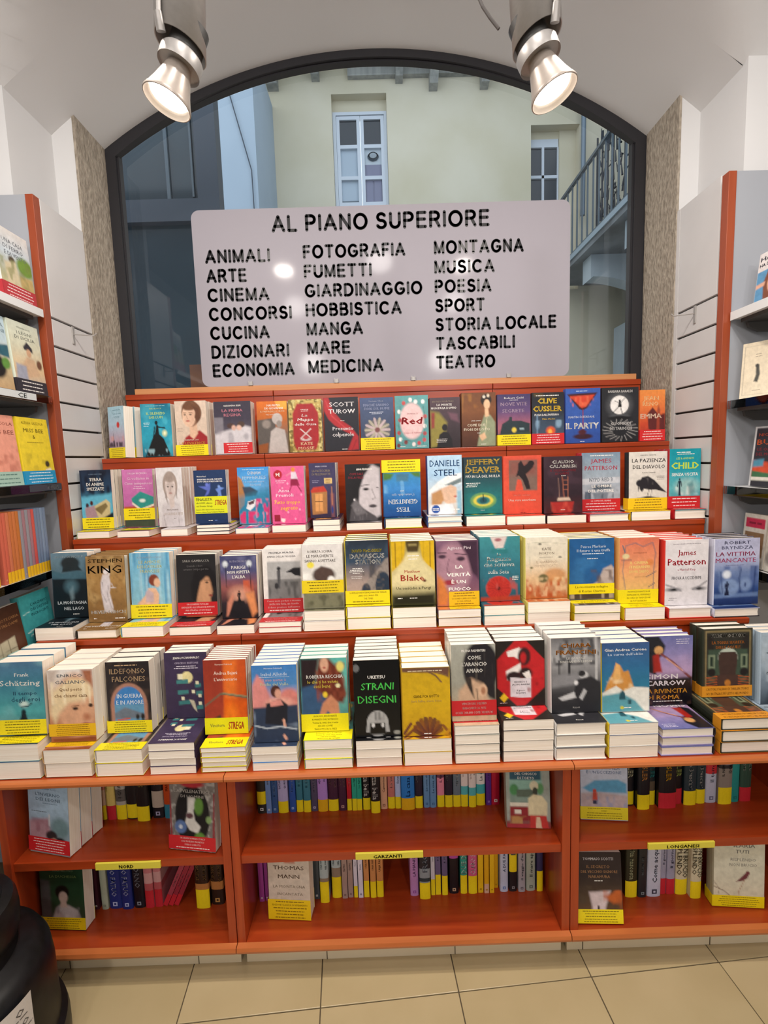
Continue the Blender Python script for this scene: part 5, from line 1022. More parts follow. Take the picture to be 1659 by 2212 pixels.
D('premoli','pink paperback with running girl and hearts','bright pink paperback with running girl and yellow script',bg=['#dc5f94','#d9588e'],spine='#d9588e',
 art=[('e',22,14,13,8,'#b01c2c',.8),('p',[(62,10),(76,10),(82,24),(60,24)],'#d9ccd8',1),('e',68,6,6,4,'#d98a3c',1),('p',[(60,22),(80,22),(86,34),(58,34)],'#8f1c44',1.2),('l',[(62,34),(54,44)],3,'#8f1c44'),('l',[(80,34),(90,44)],3,'#8f1c44'),('l',[(60,12),(48,16)],3,'#d98aa0'),('p',[(6,84),(24,84),(24,96),(6,96)],'#8f1c34',1),('p',[(26,90),(40,92),(36,98),(26,96)],'#e9dcd8',1)]+[('e',x,y,2.6,1.8,'#f2a8c4',.6) for x,y in ((34,38),(48,80),(90,50),(12,60),(70,92),(84,76),(50,30))],
 tx=[('9€',22,14,6,14,W,{'b':2}),('Anna',38,42,5.6,34,'#f0dce6'),('Premoli',40,50,5.8,52,'#f0dce6'),('Tutto troppo',46,62,6.6,78,'#f4c02c',{'s':.2,'b':1}),('segreto',52,73,6,52,'#f4c02c',{'s':.2,'b':1})],wd=[(10,50,25,1.4,'#f2c8d8'),(12,46,28.5,1,'#f2c8d8')])
D('pasticceria','violet night pastry-shop paperback','violet paperback with lit pastry shop and red awning',bg=['#3a3658','#403a5c','#3c3250','#2c2440'],spine='#3a3658',t=.021,
 art=[('p',[(6,52),(50,46),(66,52),(64,92),(8,94)],'#a87444',1.2),('p',[(4,50),(14,44),(54,42),(66,52),(6,54)],'#b93a2c',1.5),('p',[(20,56),(48,56),(48,88),(20,88)],'#d99a5c',1),('l',[(34,56),(34,88)],1.5,'#5c3c24'),('l',[(20,70),(48,70)],1.5,'#5c3c24'),('p',[(78,56),(92,56),(92,100),(80,100)],'#7a4a54',3),('l',[(84,44),(84,76)],3,'#d9905c',.6),('e',84,86,4,7,'#2a3c7c',1),('p',[(56,28),(86,28),(86,38),(56,38)],'#d9b878',.6)],
 tx=[('MARIKO UOMON',46,6,2.8,44,'#c9c4d8'),('LA PASTICCERIA',46,14,4.4,68,'#8f8068'),('DI MEZZANOTTE',46,20,4.4,70,'#8f8068'),('OFFERTA',71,31,2.4,20,'#7a4a2c'),('LANCIO',71,35,2.4,18,'#7a4a2c')],wd=[(8,40,32,.9,'#a8a4c0'),(8,36,35,.9,'#a8a4c0')])
D('maraini','black and white woman portrait paperback','black and white paperback with young woman looking down',bg=['#1c1a1e','#1a181c'],spine='#1f1d22',
 art=[('p',[(30,40),(44,14),(74,0),(98,8),(98,90),(76,98),(56,86),(34,70)],'#c4bcc0',4),('p',[(20,34),(36,6),(78,0),(54,20),(40,44),(36,70),(22,60)],'#19171b',3),('e',58,44,8,2.4,'#1c1a1e',1.5),('l',[(44,38),(68,36)],2,'#3a363a'),('l',[(88,42),(92,42)],2,'#3a363a'),('l',[(74,44),(84,60),(74,62)],1.8,'#8a8286'),('e',76,74,11,2.8,'#3c363a',1.2),('p',[(14,78),(30,68),(50,78),(84,92),(90,100),(8,100)],'#4c484c',2),('p',[(14,72),(28,60),(56,86),(30,90)],'#6c686c',3),('n',63,26,16,'#8a8588',.6,.9,.4,(20,80,70,100)),('e',24,62,2,2,'#d8d4d6',.6)],
 tx=[('ANNA FERSINANDI',54,9,3.6,44,W,{'b':2}),('COME DALE',32,17,4.2,38,'#9c2a3c'),('SULLA PELLE',30,23,4.2,44,'#9c2a3c')])
D('gerritsen','blue hardcover displayed upside down','blue lake-view hardcover displayed upside down, yellow band on top',bg=['#2f6a5c','#3f8cc0','#3f86c8','#2560a0','#1f4c88'],spine='#1f3f6c',back='#e8d51e',hard=1,gloss=1,
 art=[('n',67,5,6,'#7ab4dc',.5,.85,.7,(0,100,22,60)),('p',[(0,22),(30,24),(20,34),(0,36)],'#4f7a3c',3),('p',[(70,22),(100,22),(100,32),(84,30)],'#4f7a3c',3),('p',[(34,24),(70,24),(66,38),(36,38)],'#4a7a94',3),('l',[(50,40),(52,60)],10,'#8ac0e2',.4)],
 tx=[("L'estate delle spie",52,62,4,60,'#dbe8f4',{'r':180}),('GERRITSEN',52,74,8.4,78,'#e2e6ea',{'r':180,'b':2}),('TESS',52,88,8.4,36,'#e2e6ea',{'r':180,'b':2})],wd=[(44,56,55,.8,W)],band=(0,22,'#efdc16','#6b5c12',['','','','']))
D('steel','pale blue hardcover with hatted woman','pale blue hardcover with woman in wide white hat',bg=['#b5d2e8','#a3c6e2','#cfd8dc','#d6c4b4'],spine='#233e7a',hard=1,t=.021,
 art=[('p',[(4,58),(30,44),(60,34),(98,30),(98,48),(64,52),(30,62),(6,66)],'#e6ebec',1.5),('p',[(50,50),(98,38),(98,46),(70,52)],'#6d7c80',1.5),('p',[(40,56),(66,50),(82,54),(88,66),(80,72),(82,80),(60,84),(40,76)],'#dcb79c',2),('p',[(10,64),(40,56),(46,76),(30,90),(10,88)],'#b98a5c',3),('e',80,70,5,1.6,'#b5483c',1),('p',[(6,84),(70,82),(80,100),(0,100)],'#e4e6ea',2),('e',22,91,12,7,'#28509c',.8),('p',[(84,60),(98,60),(98,100),(84,100)],'#8fb8cc',3)],
 tx=[('DANIELLE',50,13,11,86,'#3f6fa8'),('STEEL',52,29,11,66,'#3f6fa8')],wd=[(12,32,90,1.2,W),(12,32,92.5,1.2,W),(62,92,92,2,W)])
D('deaver','dark teal paperback with yellow whirlpool','dark teal paperback with yellow lettering and glowing whirlpool',bg=['#22303a','#23424c','#1f6a6c','#217a78'],spine='#1f3a44',
 art=[('e',50,77,34,14,'#6a9a5c',1.5),('e',50,77,26,10,'#d9c84c',1.5),('e',50,77,18,7,'#2f7a78',1.5),('e',50,77,10,5,'#1f4c54',1.5),('l',[(50,66),(50,78)],2,'#123038')],
 tx=[('JEFFERY',50,8.5,9.5,88,'#d9b44c',{'b':3}),('DEAVER',50,22.5,10.5,90,'#d9b44c',{'b':3}),('PIÙ IN LÀ DEL NULLA',50,34,4.8,90,W,{'b':2}),('Rizzoli',48,94,1.8,10,W)],wd=[(4,44,46,1.2,W),(4,40,49,1.2,W),(4,34,52,1.2,W)])
D('americana','orange-red paperback with black silhouettes','orange-red paperback with black silhouettes on grey square',bg=['#d8523c','#d6503a'],spine='#d6503a',
 art=[('p',[(14,8),(88,8),(88,60),(14,60)],'#7a6258',.6),('p',[(14,8),(88,8),(88,34),(14,34)],'#8a4c44',8,.7),('p',[(38,14),(46,8),(54,18),(66,12),(76,10),(78,20),(66,28),(58,32),(66,44),(70,58),(60,58),(50,42),(40,34),(32,36),(38,24)],'#241c20',1),('e',72,14,9,5,'#241c20',1),('p',[(36,40),(46,42),(52,60),(30,60)],'#d8523c',1)],
 tx=[('RACHEL KHONG',48,68,3,44,'#ee9a8a'),('Una vera americana',48,76,4.2,72,'#f4d8cc',{'b':2})],wd=[(42,60,98,1.4,'#8f2c20')])
D('calabrese','dark plum paperback with red chair','dark plum paperback with wooden chair and red steps',bg=['#3a2630','#362530','#2c1f28','#4c1c20'],spine='#2e2028',
 art=[('n',73,6,7,'#4c3642',.5,.85,.5),('l',[(48,36),(52,72)],2.4,'#9c5c48'),('l',[(62,36),(62,72)],2.4,'#9c5c48'),('l',[(50,42),(62,42)],1.6,'#9c5c48'),('l',[(50,50),(62,50)],1.6,'#9c5c48'),('l',[(50,58),(62,58)],1.6,'#9c5c48'),('p',[(36,72),(66,72),(70,78),(34,78)],'#cbb4a0',1),('l',[(38,38),(40,72)],2,'#8a6a60'),('p',[(18,80),(78,80),(74,92),(70,100),(24,100)],'#a82c28',1.5),('n',74,14,6,'#d85a48',.5,.8,.6,(16,78,78,98))],
 tx=[('CLAUDIO',50,9.5,5.6,56,W,{'b':3}),('CALABRESE',50,17,5.6,70,W,{'b':3}),('IL SUSSURRATORE',50,24.5,4,66,'#8a2430',{'b':2}),('DI OMBRE',48,30,4,36,'#8a2430',{'b':2})],wd=[(44,58,34,.8,W),(42,56,94,.8,W)])
D('nypd','grey-blue city hardcover with red lettering','grey-blue hardcover with city skyline and red author lettering',bg=['#7c93a8','#9cacba','#b3bac4','#7f8894'],spine='#b5303a',hard=1,t=.0294,gloss=1,
 art=[('p',[(0,44),(100,42),(100,52),(0,54)],'#c9cdd4',1),('e',50,62,34,8,'#8c949e',6,.7),('p',[(30,56),(76,54),(76,62),(30,64)],'#55606c',2),('p',[(8,66),(24,66),(24,80),(8,80)],'#5c6878',1.5),('p',[(28,68),(70,68),(66,82),(34,82)],'#77828e',2),('n',77,22,8,'#3f4854',.55,.8,.6,(0,100,62,80))],
 tx=[('JAMES',50,14,7,54,'#ab2c40',{'b':1}),('PATTERSON',50,26,7.4,84,'#ab2c40',{'b':1}),('NYPD RED 3',50,46,6.8,60,'#5f6a76'),('LE OMBRE',52,57,4.6,52,W,{'b':2}),('DEL POTERE',50,65,4.8,66,W,{'b':2})],wd=[(14,90,5,1.2,W)],band=(79,100,RB,'#f0d9d8',["LA COPPIA DEL CRIMINE",'','','']))
D('diavolo','white paperback with black crow','white paperback with black crow looking down, yellow band',bg=['#dcd7cf','#d9d4cb'],spine='#1d1d1f',back='#d8d3c8',
 art=[('p',[(26,54),(34,44),(50,42),(68,50),(84,62),(100,72),(90,70),(70,66),(54,66),(40,64),(34,70),(28,64)],'#26242a',1.2),('e',28,54,9,6,'#26242a',1.2),('l',[(24,58),(26,68)],2,'#26242a'),('l',[(54,64),(48,78)],1.4,'#3a363a'),('l',[(60,64),(58,78)],1.4,'#3a363a'),('p',[(22,80),(50,77),(80,80),(50,82)],'#3c3834',1),('n',79,16,9,'#8a8480',.7,.9,.5,(24,70,44,64))],
 tx=[('MASSIMO CENTINI',50,6,2,40,'#77706c'),('LA PAZIENZA',52,15,6.4,88,'#3a3438',{'b':1}),('DEL DIAVOLO',52,26,6.6,84,'#3a3438',{'b':1}),('Roberto Cimpanelli',52,36,1.8,34,'#77706c')],wd=[(70,96,43,.8,'#77706c'),(70,96,45.5,.8,'#77706c'),(70,96,48,.8,'#77706c')],band=(80,100,'#efc61c','#7a5c12',['','','','']))
D('child','turquoise paperback with walking man','turquoise paperback with dark man walking in water',bg=['#189aaa','#1f9cae','#5fb4bc','#2f7888'],spine='#a8262c',hard=1,
 art=[('e',58,64,36,14,'#a8ccc8',8,.8),('n',83,8,5,'#e2eae4',.6,.85,.6,(0,100,62,80)),('fig',34,49,30,'#1c2a3c',None,.1),('p',[(60,60),(76,54),(84,74),(66,78)],'#3f7880',4,.7)],
 tx=[('LEE & ANDREW',50,16,3.6,56,'#b9d86a'),('CHILD',50,28,11,86,'#c9de4c',{'b':3}),('SENZA USCITA',50,43,5.4,84,W,{'b':2})],wd=[(20,70,6,1.6,W),(20,84,9,1,W)],band=(80,100,RB,'#f0d9d8',['','','']))
# top tier
D('paris','pale blue Eiffel tower paperback','pale blue paperback with heart over Eiffel tower, set askew',bg=['#9fc4d2','#a8c0d0','#b39aac','#5c4858'],spine='#9fc4d2',back='#e9e2d8',t=.045,yaw=-28,
 art=[('e',62,36,9,6,'#c0332c',1),('p',[(26,78),(30,52),(34,78)],'#2e2430',1),('p',[(22,78),(38,78),(36,66),(26,66)],'#2e2430',2,.7),('n',85,12,5,'#3a2c3a',.4,.7,.9,(0,100,68,80)),('n',86,8,3,'#d99a8c',.5,.8,.6,(0,100,56,68))],
 tx=[('Jenny Bayliss',56,7,2.2,50,'#6f98a8'),('Tutte le volte',56,14,3,54,'#7fa8b8'),('a Parigi',56,20,3,34,'#7fa8b8')],band=(80,100,'#ecd81c','#6b5c12',['','','','','']))
D('lupi','teal paperback with gowned lantern silhouette','teal paperback with gowned silhouette holding a lantern',bg=['#14617c','#2490ac','#2a9ab4','#1c6880'],spine='#1b5468',t=.035,
 art=[('n',87,5,6,'#4fb8cc',.5,.85,.5),('p',[(50,40),(56,40),(58,58),(72,66),(94,100),(8,100),(34,66),(44,56)],'#101418',1),('e',50,36,5,4,'#101418',.8),('l',[(56,44),(78,46)],3.5,'#101418'),('l',[(44,44),(38,64)],3.5,'#101418'),('e',76,56,8,6,'#d9dc9c',3,.8),('e',76,56,3,3,'#f0eecc',1),('n',88,20,8,'#9cc4d0',.6,.8,.7,(4,96,84,100))],
 tx=[('ERIKA ROBUCK',50,9,2.6,40,'#c8dc90'),('IL SILENZIO',50,18,4.8,62,'#c3dc7c',{'b':2}),('DEI LUPI',50,25.5,4.8,44,'#c3dc7c',{'b':2})],wd=[(10,90,4,1.2,'#8ac0cc'),(6,30,36,1,'#c8dfe4'),(6,30,39,1,'#c8dfe4'),(6,26,42,1,'#c8dfe4')])
D('levatrice','cream paperback with auburn-haired woman','cream paperback with auburn-haired woman in a red dress',bg=['#d3bfae','#cdb8a4'],spine='#e4dcd0',
 art=[('p',[(14,84),(30,66),(46,60),(76,54),(100,66),(100,100),(10,100)],'#98262a',2),('p',[(44,44),(68,40),(70,60),(56,70),(44,64)],'#d6b095',2),('e',58,22,27,20,'#6a4630',1.5),('face',44,25,25,'#dcb89e','#6a4630',-1,'#a84a44','#c9a088'),('p',[(54,8),(76,14),(80,32),(70,40),(62,30),(66,20)],'#5e3c2a',2)],
 tx=[('BIBBIANA CAU',50,71,3,44,'#e9d8c4'),('LA LEVATRICE',50,77,4.6,82,'#d9a23c',{'b':1})],wd=[(4,24,50,.8,'#a8968a'),(4,24,52.5,.8,'#a8968a'),(4,22,55,.8,'#a8968a')],band=(80,100,'#ecd81c','#6b5c12',['','','','','']))
D('regina','dark plum paperback with couple in bed','dark plum paperback with couple lying in white sheets',bg=['#35303f','#3a3444','#56505c','#a8a2a8'],spine='#e4e0da',
 art=[('p',[(0,30),(24,30),(24,58),(0,62)],'#7c7780',2),('p',[(0,62),(24,56),(50,52),(80,46),(100,50),(100,100),(0,100)],'#c9c4c9',4),('e',44,46,10,5,'#4a3430',1.5),('e',72,44,10,6,'#4a3830',1.5),('e',52,50,6,5,'#d0a898',1.5),('e',66,50,7,5,'#d6b0a0',1.5),('n',89,7,6,'#8f8a92',.5,.8,.6,(0,100,55,80))],
 tx=[('ALESSANDRA SELMI',50,8,3,46,W,{'b':2}),('LA PRIMA',50,17,5.4,56,'#cf8090',{'b':2}),('REGINA',50,25.5,5.4,46,'#cf8090',{'b':2})],band=(78,98,'#c8262c','#f2dfdc',['','','',''],22))
D('giovanni','orange paperback with old woman from behind','orange and grey paperback with grey-haired woman from behind',bg=['#cf6a1c','#b5601f','#6c5c50','#5c4c40'],spine='#c9621c',back='#e2dcd2',
 art=[('p',[(60,0),(100,0),(100,16),(70,14)],'#e0a03c',1.5),('p',[(0,36),(60,32),(60,80),(0,84)],'#57504c',2),('e',30,44,14,8,'#8a7f78',3),('e',66,34,17,11,'#b5aba6',1.5),('e',72,44,9,7,'#8a807a',1.5),('p',[(44,58),(62,50),(90,56),(100,100),(34,100)],'#b3aaa6',2),('p',[(0,84),(34,80),(30,100),(0,100)],'#8a4a1c',2)],
 tx=[('MAURIZIO',56,8,4,44,W,{'b':2}),('DE GIOVANNI',56,13.5,4,60,W,{'b':2}),('IL PAPPAGALLO MUTO',52,19.5,3.6,80,'#e6d4b4'),('Una storia di Sara',52,25.5,2.6,44,W)])
D('ossa','gold-bordered red paperback with crossed swords','red paperback with gold leaf border and crossed white swords',bg=['#b8a05c','#b09850'],spine='#c9b878',
 art=[('n',92,16,22,'#6a5a24',.45,.7,.9),('n',93,20,28,'#d9cc88',.6,.8,.8),('p',[(26,8),(74,8),(90,26),(90,78),(80,96),(20,96),(12,80),(12,26)],'#9c1c22',2.5),('l',[(34,56),(66,74)],2.6,'#d9d0cc'),('l',[(66,56),(34,74)],2.6,'#d9d0cc'),('e',50,76,16,3,'#c9bcb8',1,.8),('e',50,72,8,4,'#a8343a',1)],
 tx=[('La',48,30,5,18,W,{'s':.15}),('Mappa',50,38,5.6,48,W,{'s':.15,'b':2}),('delle Ossa',50,47,5,66,W,{'s':.15,'b':2}),('KATE',52,84,5.6,36,'#e3c49c',{'b':2}),('MOSSE',50,92.5,5.6,48,'#e3c49c',{'b':2})],wd=[(34,64,19,1,W),(36,62,22,1,W)])
D('turow','black paperback with red silk ribbon','black paperback with flowing red ribbon and white lettering',bg=['#20202a','#1e1e27'],spine='#1e1e27',
 art=[('p',[(0,0),(14,0),(26,24),(48,42),(78,56),(98,74),(98,98),(66,100),(76,84),(84,72),(60,64),(30,52),(12,40),(0,24)],'#a8252c',2),('l',[(6,6),(22,34),(58,56),(84,68)],4,'#c9434a',.6),('l',[(78,100),(92,80)],3,'#7a1820',.7)],
 tx=[('SCOTT',52,13,8.4,72,'#ece8ea',{'b':2}),('TUROW',52,26,8.4,76,'#ece8ea',{'b':2}),('Presunto',54,58,6.4,60,'#e9e4e6',{'b':2}),('colpevole',54,70,6.2,62,'#e9e4e6',{'b':2})],wd=[(46,60,44,.8,W),(48,66,97,1.2,W)])
D('finche','slate blue paperback with large pale flower','slate blue paperback with large pale flower, yellow band',bg=['#46567c','#42506f','#3a4662','#35405c'],spine='#42506f',
 art=[('e',50,64,38,22,'#6c6a6a',2)]+[('l',[(50,62),(50+36*math.cos(q),62-22*math.sin(q))],7,'#b5ad9a' if i%2 else '#c9b4b8',.85) for i,q in enumerate([j*.45 for j in range(14)])]+[('e',50,62,8,5,'#7a4a4c',1.5)],
 tx=[('Sorivan Chea',48,6.5,2.8,44,'#b9c0d4'),('FINCHÉ SAREMO',48,14,5,76,'#a9b0d0'),('FIORI SUL FIUME',50,21,5,76,'#a9b0d0')],wd=[(26,72,28,1,'#c8cede'),(30,70,31,1,'#c8cede')],band=(77,100,'#efd60e','#6b5c12',['','','','','']))
D('red','floral teal paperback titled in red','teal floral paperback with large red script title',bg=['#5d9a9c','#589698'],spine='#8fb4b8',
 art=[('e',50,48,36,34,'#e4c0c0',3)]+[('e',x,y,5.5,4,c,1.2) for x,y,c in ((26,14,'#c05050'),(46,8,'#e9e6e4'),(62,12,'#e9e6e4'),(84,12,'#ecebe6'),(12,30,'#e9e6e4'),(14,46,'#b04048'),(90,40,'#c0484c'),(88,58,'#e6e0dc'),(10,70,'#a83c40'),(88,72,'#b84048'),(14,82,'#ecebe6'),(30,88,'#7c3a3a'),(54,92,'#e4dcda'),(70,90,'#b84048'),(86,84,'#c85058'),(8,94,'#6a3234'))]+[('l',[(16,20),(10,60),(20,92)],2,'#3c6a64',.7),('l',[(84,20),(92,50),(82,92)],2,'#3c6a64',.7),('l',[(22,84),(44,86)],1.5,'#5c2c2c',.8)],
 tx=[('Stefania S.',52,34,2.6,34,'#a86a6a'),('Red',50,47,13,64,'#a81c24',{'s':.12,'b':3}),('Colpo di fulmine',52,70,3.6,54,'#cf8a90',{'s':.2})],wd=[(10,30,96,1,W),(62,94,96,1,W)])
D('morte','dark brown paperback with seated man','dark plum paperback with seated man in green light',bg=['#4c3a42','#46353e','#352a30','#2a2126'],spine='#3a2c34',
 art=[('p',[(0,26),(30,30),(56,50),(44,96),(0,100)],'#8a7f3a',5),('p',[(4,30),(16,30),(14,60),(4,62)],'#8a3430',3),('p',[(60,30),(90,34),(96,50),(70,44)],'#6c4a58',4),('e',48,60,9,7,'#16141a',1.2),('p',[(30,74),(44,68),(60,70),(72,84),(74,100),(20,100)],'#16141a',1.5)],
 tx=[('BRUNO MORCHIO',44,8,3.8,72,'#9a8c7c'),('LA MORTE',48,14.5,4.4,50,W,{'b':2}),('NON PAGA DOPPIO',46,21,4.4,84,W,{'b':2})],wd=[(18,58,83,1,'#c9c4c4'),(18,58,86,1,'#c9c4c4'),(18,54,89,1,'#c9c4c4')])
D('loto','brown paperback with woman in kimono','brown and gold paperback with woman in green robe',bg=['#6a4024','#7a4a28','#5c3420','#452618'],spine='#5c3820',
 art=[('n',94,8,8,'#a8702c',.5,.8,.7,(0,60,0,40)),('p',[(44,100),(56,60),(66,42),(84,42),(98,56),(98,100)],'#8c9476',2),('e',72,14,16,11,'#241814',1.5),('e',74,22,9,9,'#e0b893',1.2),('p',[(68,30),(78,30),(80,44),(68,46)],'#dcb48e',1.5),('e',66,8,4,3,'#d9d0c0',1),('e',78,6,4,3,'#d9c8b0',1),('p',[(50,80),(66,74),(72,84),(58,90)],'#dcb48e',1.5),('l',[(74,46),(68,76)],2,'#c9c4a0')],
 tx=[('JANIE CHANG',42,52,2.4,28,W),('COME DUE',42,60,5,52,'#e9dfc8',{'b':2}),('FIORI DI LOTO',44,68,5,76,'#e9dfc8',{'b':2})],wd=[(44,56,75,.8,W),(54,72,96,.8,W)])
D('nove','purple dusk paperback with lit house','purple dusk paperback with dark house and one lit window',bg=['#3c3560','#5c4470','#a8606c','#35404c'],spine='#3c3560',
 art=[('p',[(8,74),(14,58),(34,50),(36,44),(44,44),(44,52),(70,52),(98,58),(98,80),(6,82)],'#26343a',1.2),('p',[(0,78),(100,74),(100,100),(0,100)],'#33443c',2),('e',50,70,7,5,'#d8c048',2),('p',[(66,66),(80,66),(80,70),(66,70)],'#8aa0a8',1)],
 tx=[('Robert Gold',50,7,3.8,58,W,{'b':2}),('NOVE VITE',50,19,7,80,'#c0a8bc',{'b':1}),('SEGRETE',48,32,7,66,'#c0a8bc',{'b':1})],wd=[(34,66,11.5,.9,W)],band=(79,100,'#efd60e','#6b5c12',['','','','']))
D('cussler','dark adventure paperback with yellow lettering','dark paperback with fiery explosion and yellow lettering',bg=['#1c1e24','#252a34','#3a4c60','#4a4c58'],spine='#1c1e24',
 art=[('n',95,6,5,'#8aa8c0',.5,.8,.8,(0,100,52,80)),('e',58,74,14,8,'#d85a2c',3),('e',56,76,6,5,'#f0b04c',2),('l',[(16,44),(16,80)],6,'#7fa0c0',.5),('n',96,12,5,'#5c4a24',.5,.8,.7,(0,100,0,14))],
 tx=[('CLIVE',48,16,10,58,'#efc83c',{'b':3}),('CUSSLER',48,31,10.5,88,'#efc83c',{'b':3}),("FUGA DALL'INFERNO",46,43,4,76,W,{'b':2}),('Mike Maden',52,51,3.2,40,'#efc83c')],wd=[(4,92,6,1.4,W)],band=(79,100,RB,'#f2dfdc',['','','','']))
D('party','blue paperback with red cocktail glass','blue paperback with tilted red cocktail glass',bg=['#3558a8','#3457a4','#2c4c98'],spine='#3457a4',
 art=[('p',[(4,10),(92,8),(62,36),(50,40),(40,38)],'#3c1c24',1.2),('p',[(12,14),(84,12),(58,34),(46,36)],'#c9422c',1.5),('n',97,14,10,'#e0704c',.5,.8,.6,(12,84,12,34)),('l',[(50,38),(50,84)],3,'#8a2c38'),('e',50,88,28,5,'#3a1c26',1.5),('e',48,80,12,5,'#4c2028',2)],
 tx=[('MARTIN ÖSTERDAHL',46,52,4,76,'#dfe4ee'),('IL PARTY',48,68,11,94,W,{'b':3})],wd=[(28,66,5,1.4,'#a8bce0'),(40,56,97,1,W)])
D('tarocchi','charcoal paperback with dancer in a full moon','charcoal paperback with dancer inside a full moon',bg=['#24262b','#26282d','#1f2126'],spine='#1f2126',
 art=[('e',48,32,34,22,'#5a5c60',9,.7),('e',48,32,25,17,'#e6e4e2',1),('e',49,24,2.6,2.2,'#1c1c20',.6),('p',[(46,26),(52,26),(54,36),(44,36)],'#1c1c20',.8),('l',[(48,34),(30,46)],2,'#1c1c20'),('l',[(50,34),(56,48)],2,'#1c1c20'),('l',[(46,28),(34,24)],1.5,'#1c1c20'),('l',[(52,27),(62,20)],1.5,'#1c1c20'),('e',48,52,28,3,'#4a4c50',1),('e',48,56,30,3.5,'#17181c',1)]+[('l',[(50+22*math.cos(q),78+12*math.sin(q)),(50+48*math.cos(q+.2),78+20*math.sin(q+.2))],2.2,'#a8a6a4',.7) for q in [j*.33 for j in range(19)]],
 tx=[('BARBARA BARALDI',50,7,4.6,66,'#cfcdcb',{'b':3}),('GLI OMICIDI',52,66,5.4,54,'#d3d1cf',{'b':3}),('DEI TAROCCHI',52,75,5.4,60,'#d3d1cf',{'b':3})])
D('reno','orange sunset paperback with temple silhouettes','orange sunset paperback with temple silhouettes, red band',bg=['#e08a44','#d9743c','#c4482c','#8f3028'],spine='#d9743c',
 art=[('p',[(30,46),(50,34),(70,46),(66,80),(54,90),(44,80),(34,76)],'#5c2424',2),('p',[(68,40),(74,28),(80,40),(84,80),(66,80)],'#8a3a2c',3,.8),('p',[(78,50),(100,46),(100,90),(78,84)],'#5c2424',3)],
 tx=[('JEAN',44,16,8.4,60,'#efc08a',{'b':2}),('RENO',42,27,8.4,62,'#efc08a',{'b':2}),('EMMA',44,51,9.4,84,'#e9cdb4',{'b':2})],band=(78,100,'#d02a2c','#f2dfdc',['','','',''],0))
# build every row, keeping neighbours clear of each other
for row, recs in enumerate(ROWS):
    n = len(recs); lo = []; hi = []; fl_ = []; fh = []
    for r_ in recs:
        lo.append(max(r_[5]-r_[8]/2, -1.146 if row != 3 else -1.15)); hi.append(min(r_[5]+r_[8]/2, 1.214 if row > 1 else 9))
        fl_.append(max(r_[1]-r_[2]/2, -1.146) if r_[3] else lo[-1]); fh.append(min(r_[1]+r_[2]/2, 1.214 if row > 1 else 9) if r_[3] else hi[-1])
    for a in range(n-1):
        H_ = max(hi[a], fh[a]); L_ = min(lo[a+1], fl_[a+1])
        if H_ > L_-.0068:
            m_ = (H_+L_)/2
            if recs[a][0] == 'nypd': m_ -= .004
            hi[a] = min(hi[a], m_-.0018); fh[a] = min(fh[a], m_-.0018); lo[a+1] = max(lo[a+1], m_+.0050); fl_[a+1] = max(fl_[a+1], m_+.0050)
    for a, r_ in enumerate(recs):
        i = r_[0]; sp = SPEC[i]; r_ = list(r_)
        if r_[3]: r_[1] = (fl_[a]+fh[a])/2; r_[2] = fh[a]-fl_[a]
        ms = place_title(row, r_, sp, TZ[row]+.0006, hi[a]-lo[a], (hi[a]+lo[a])/2)
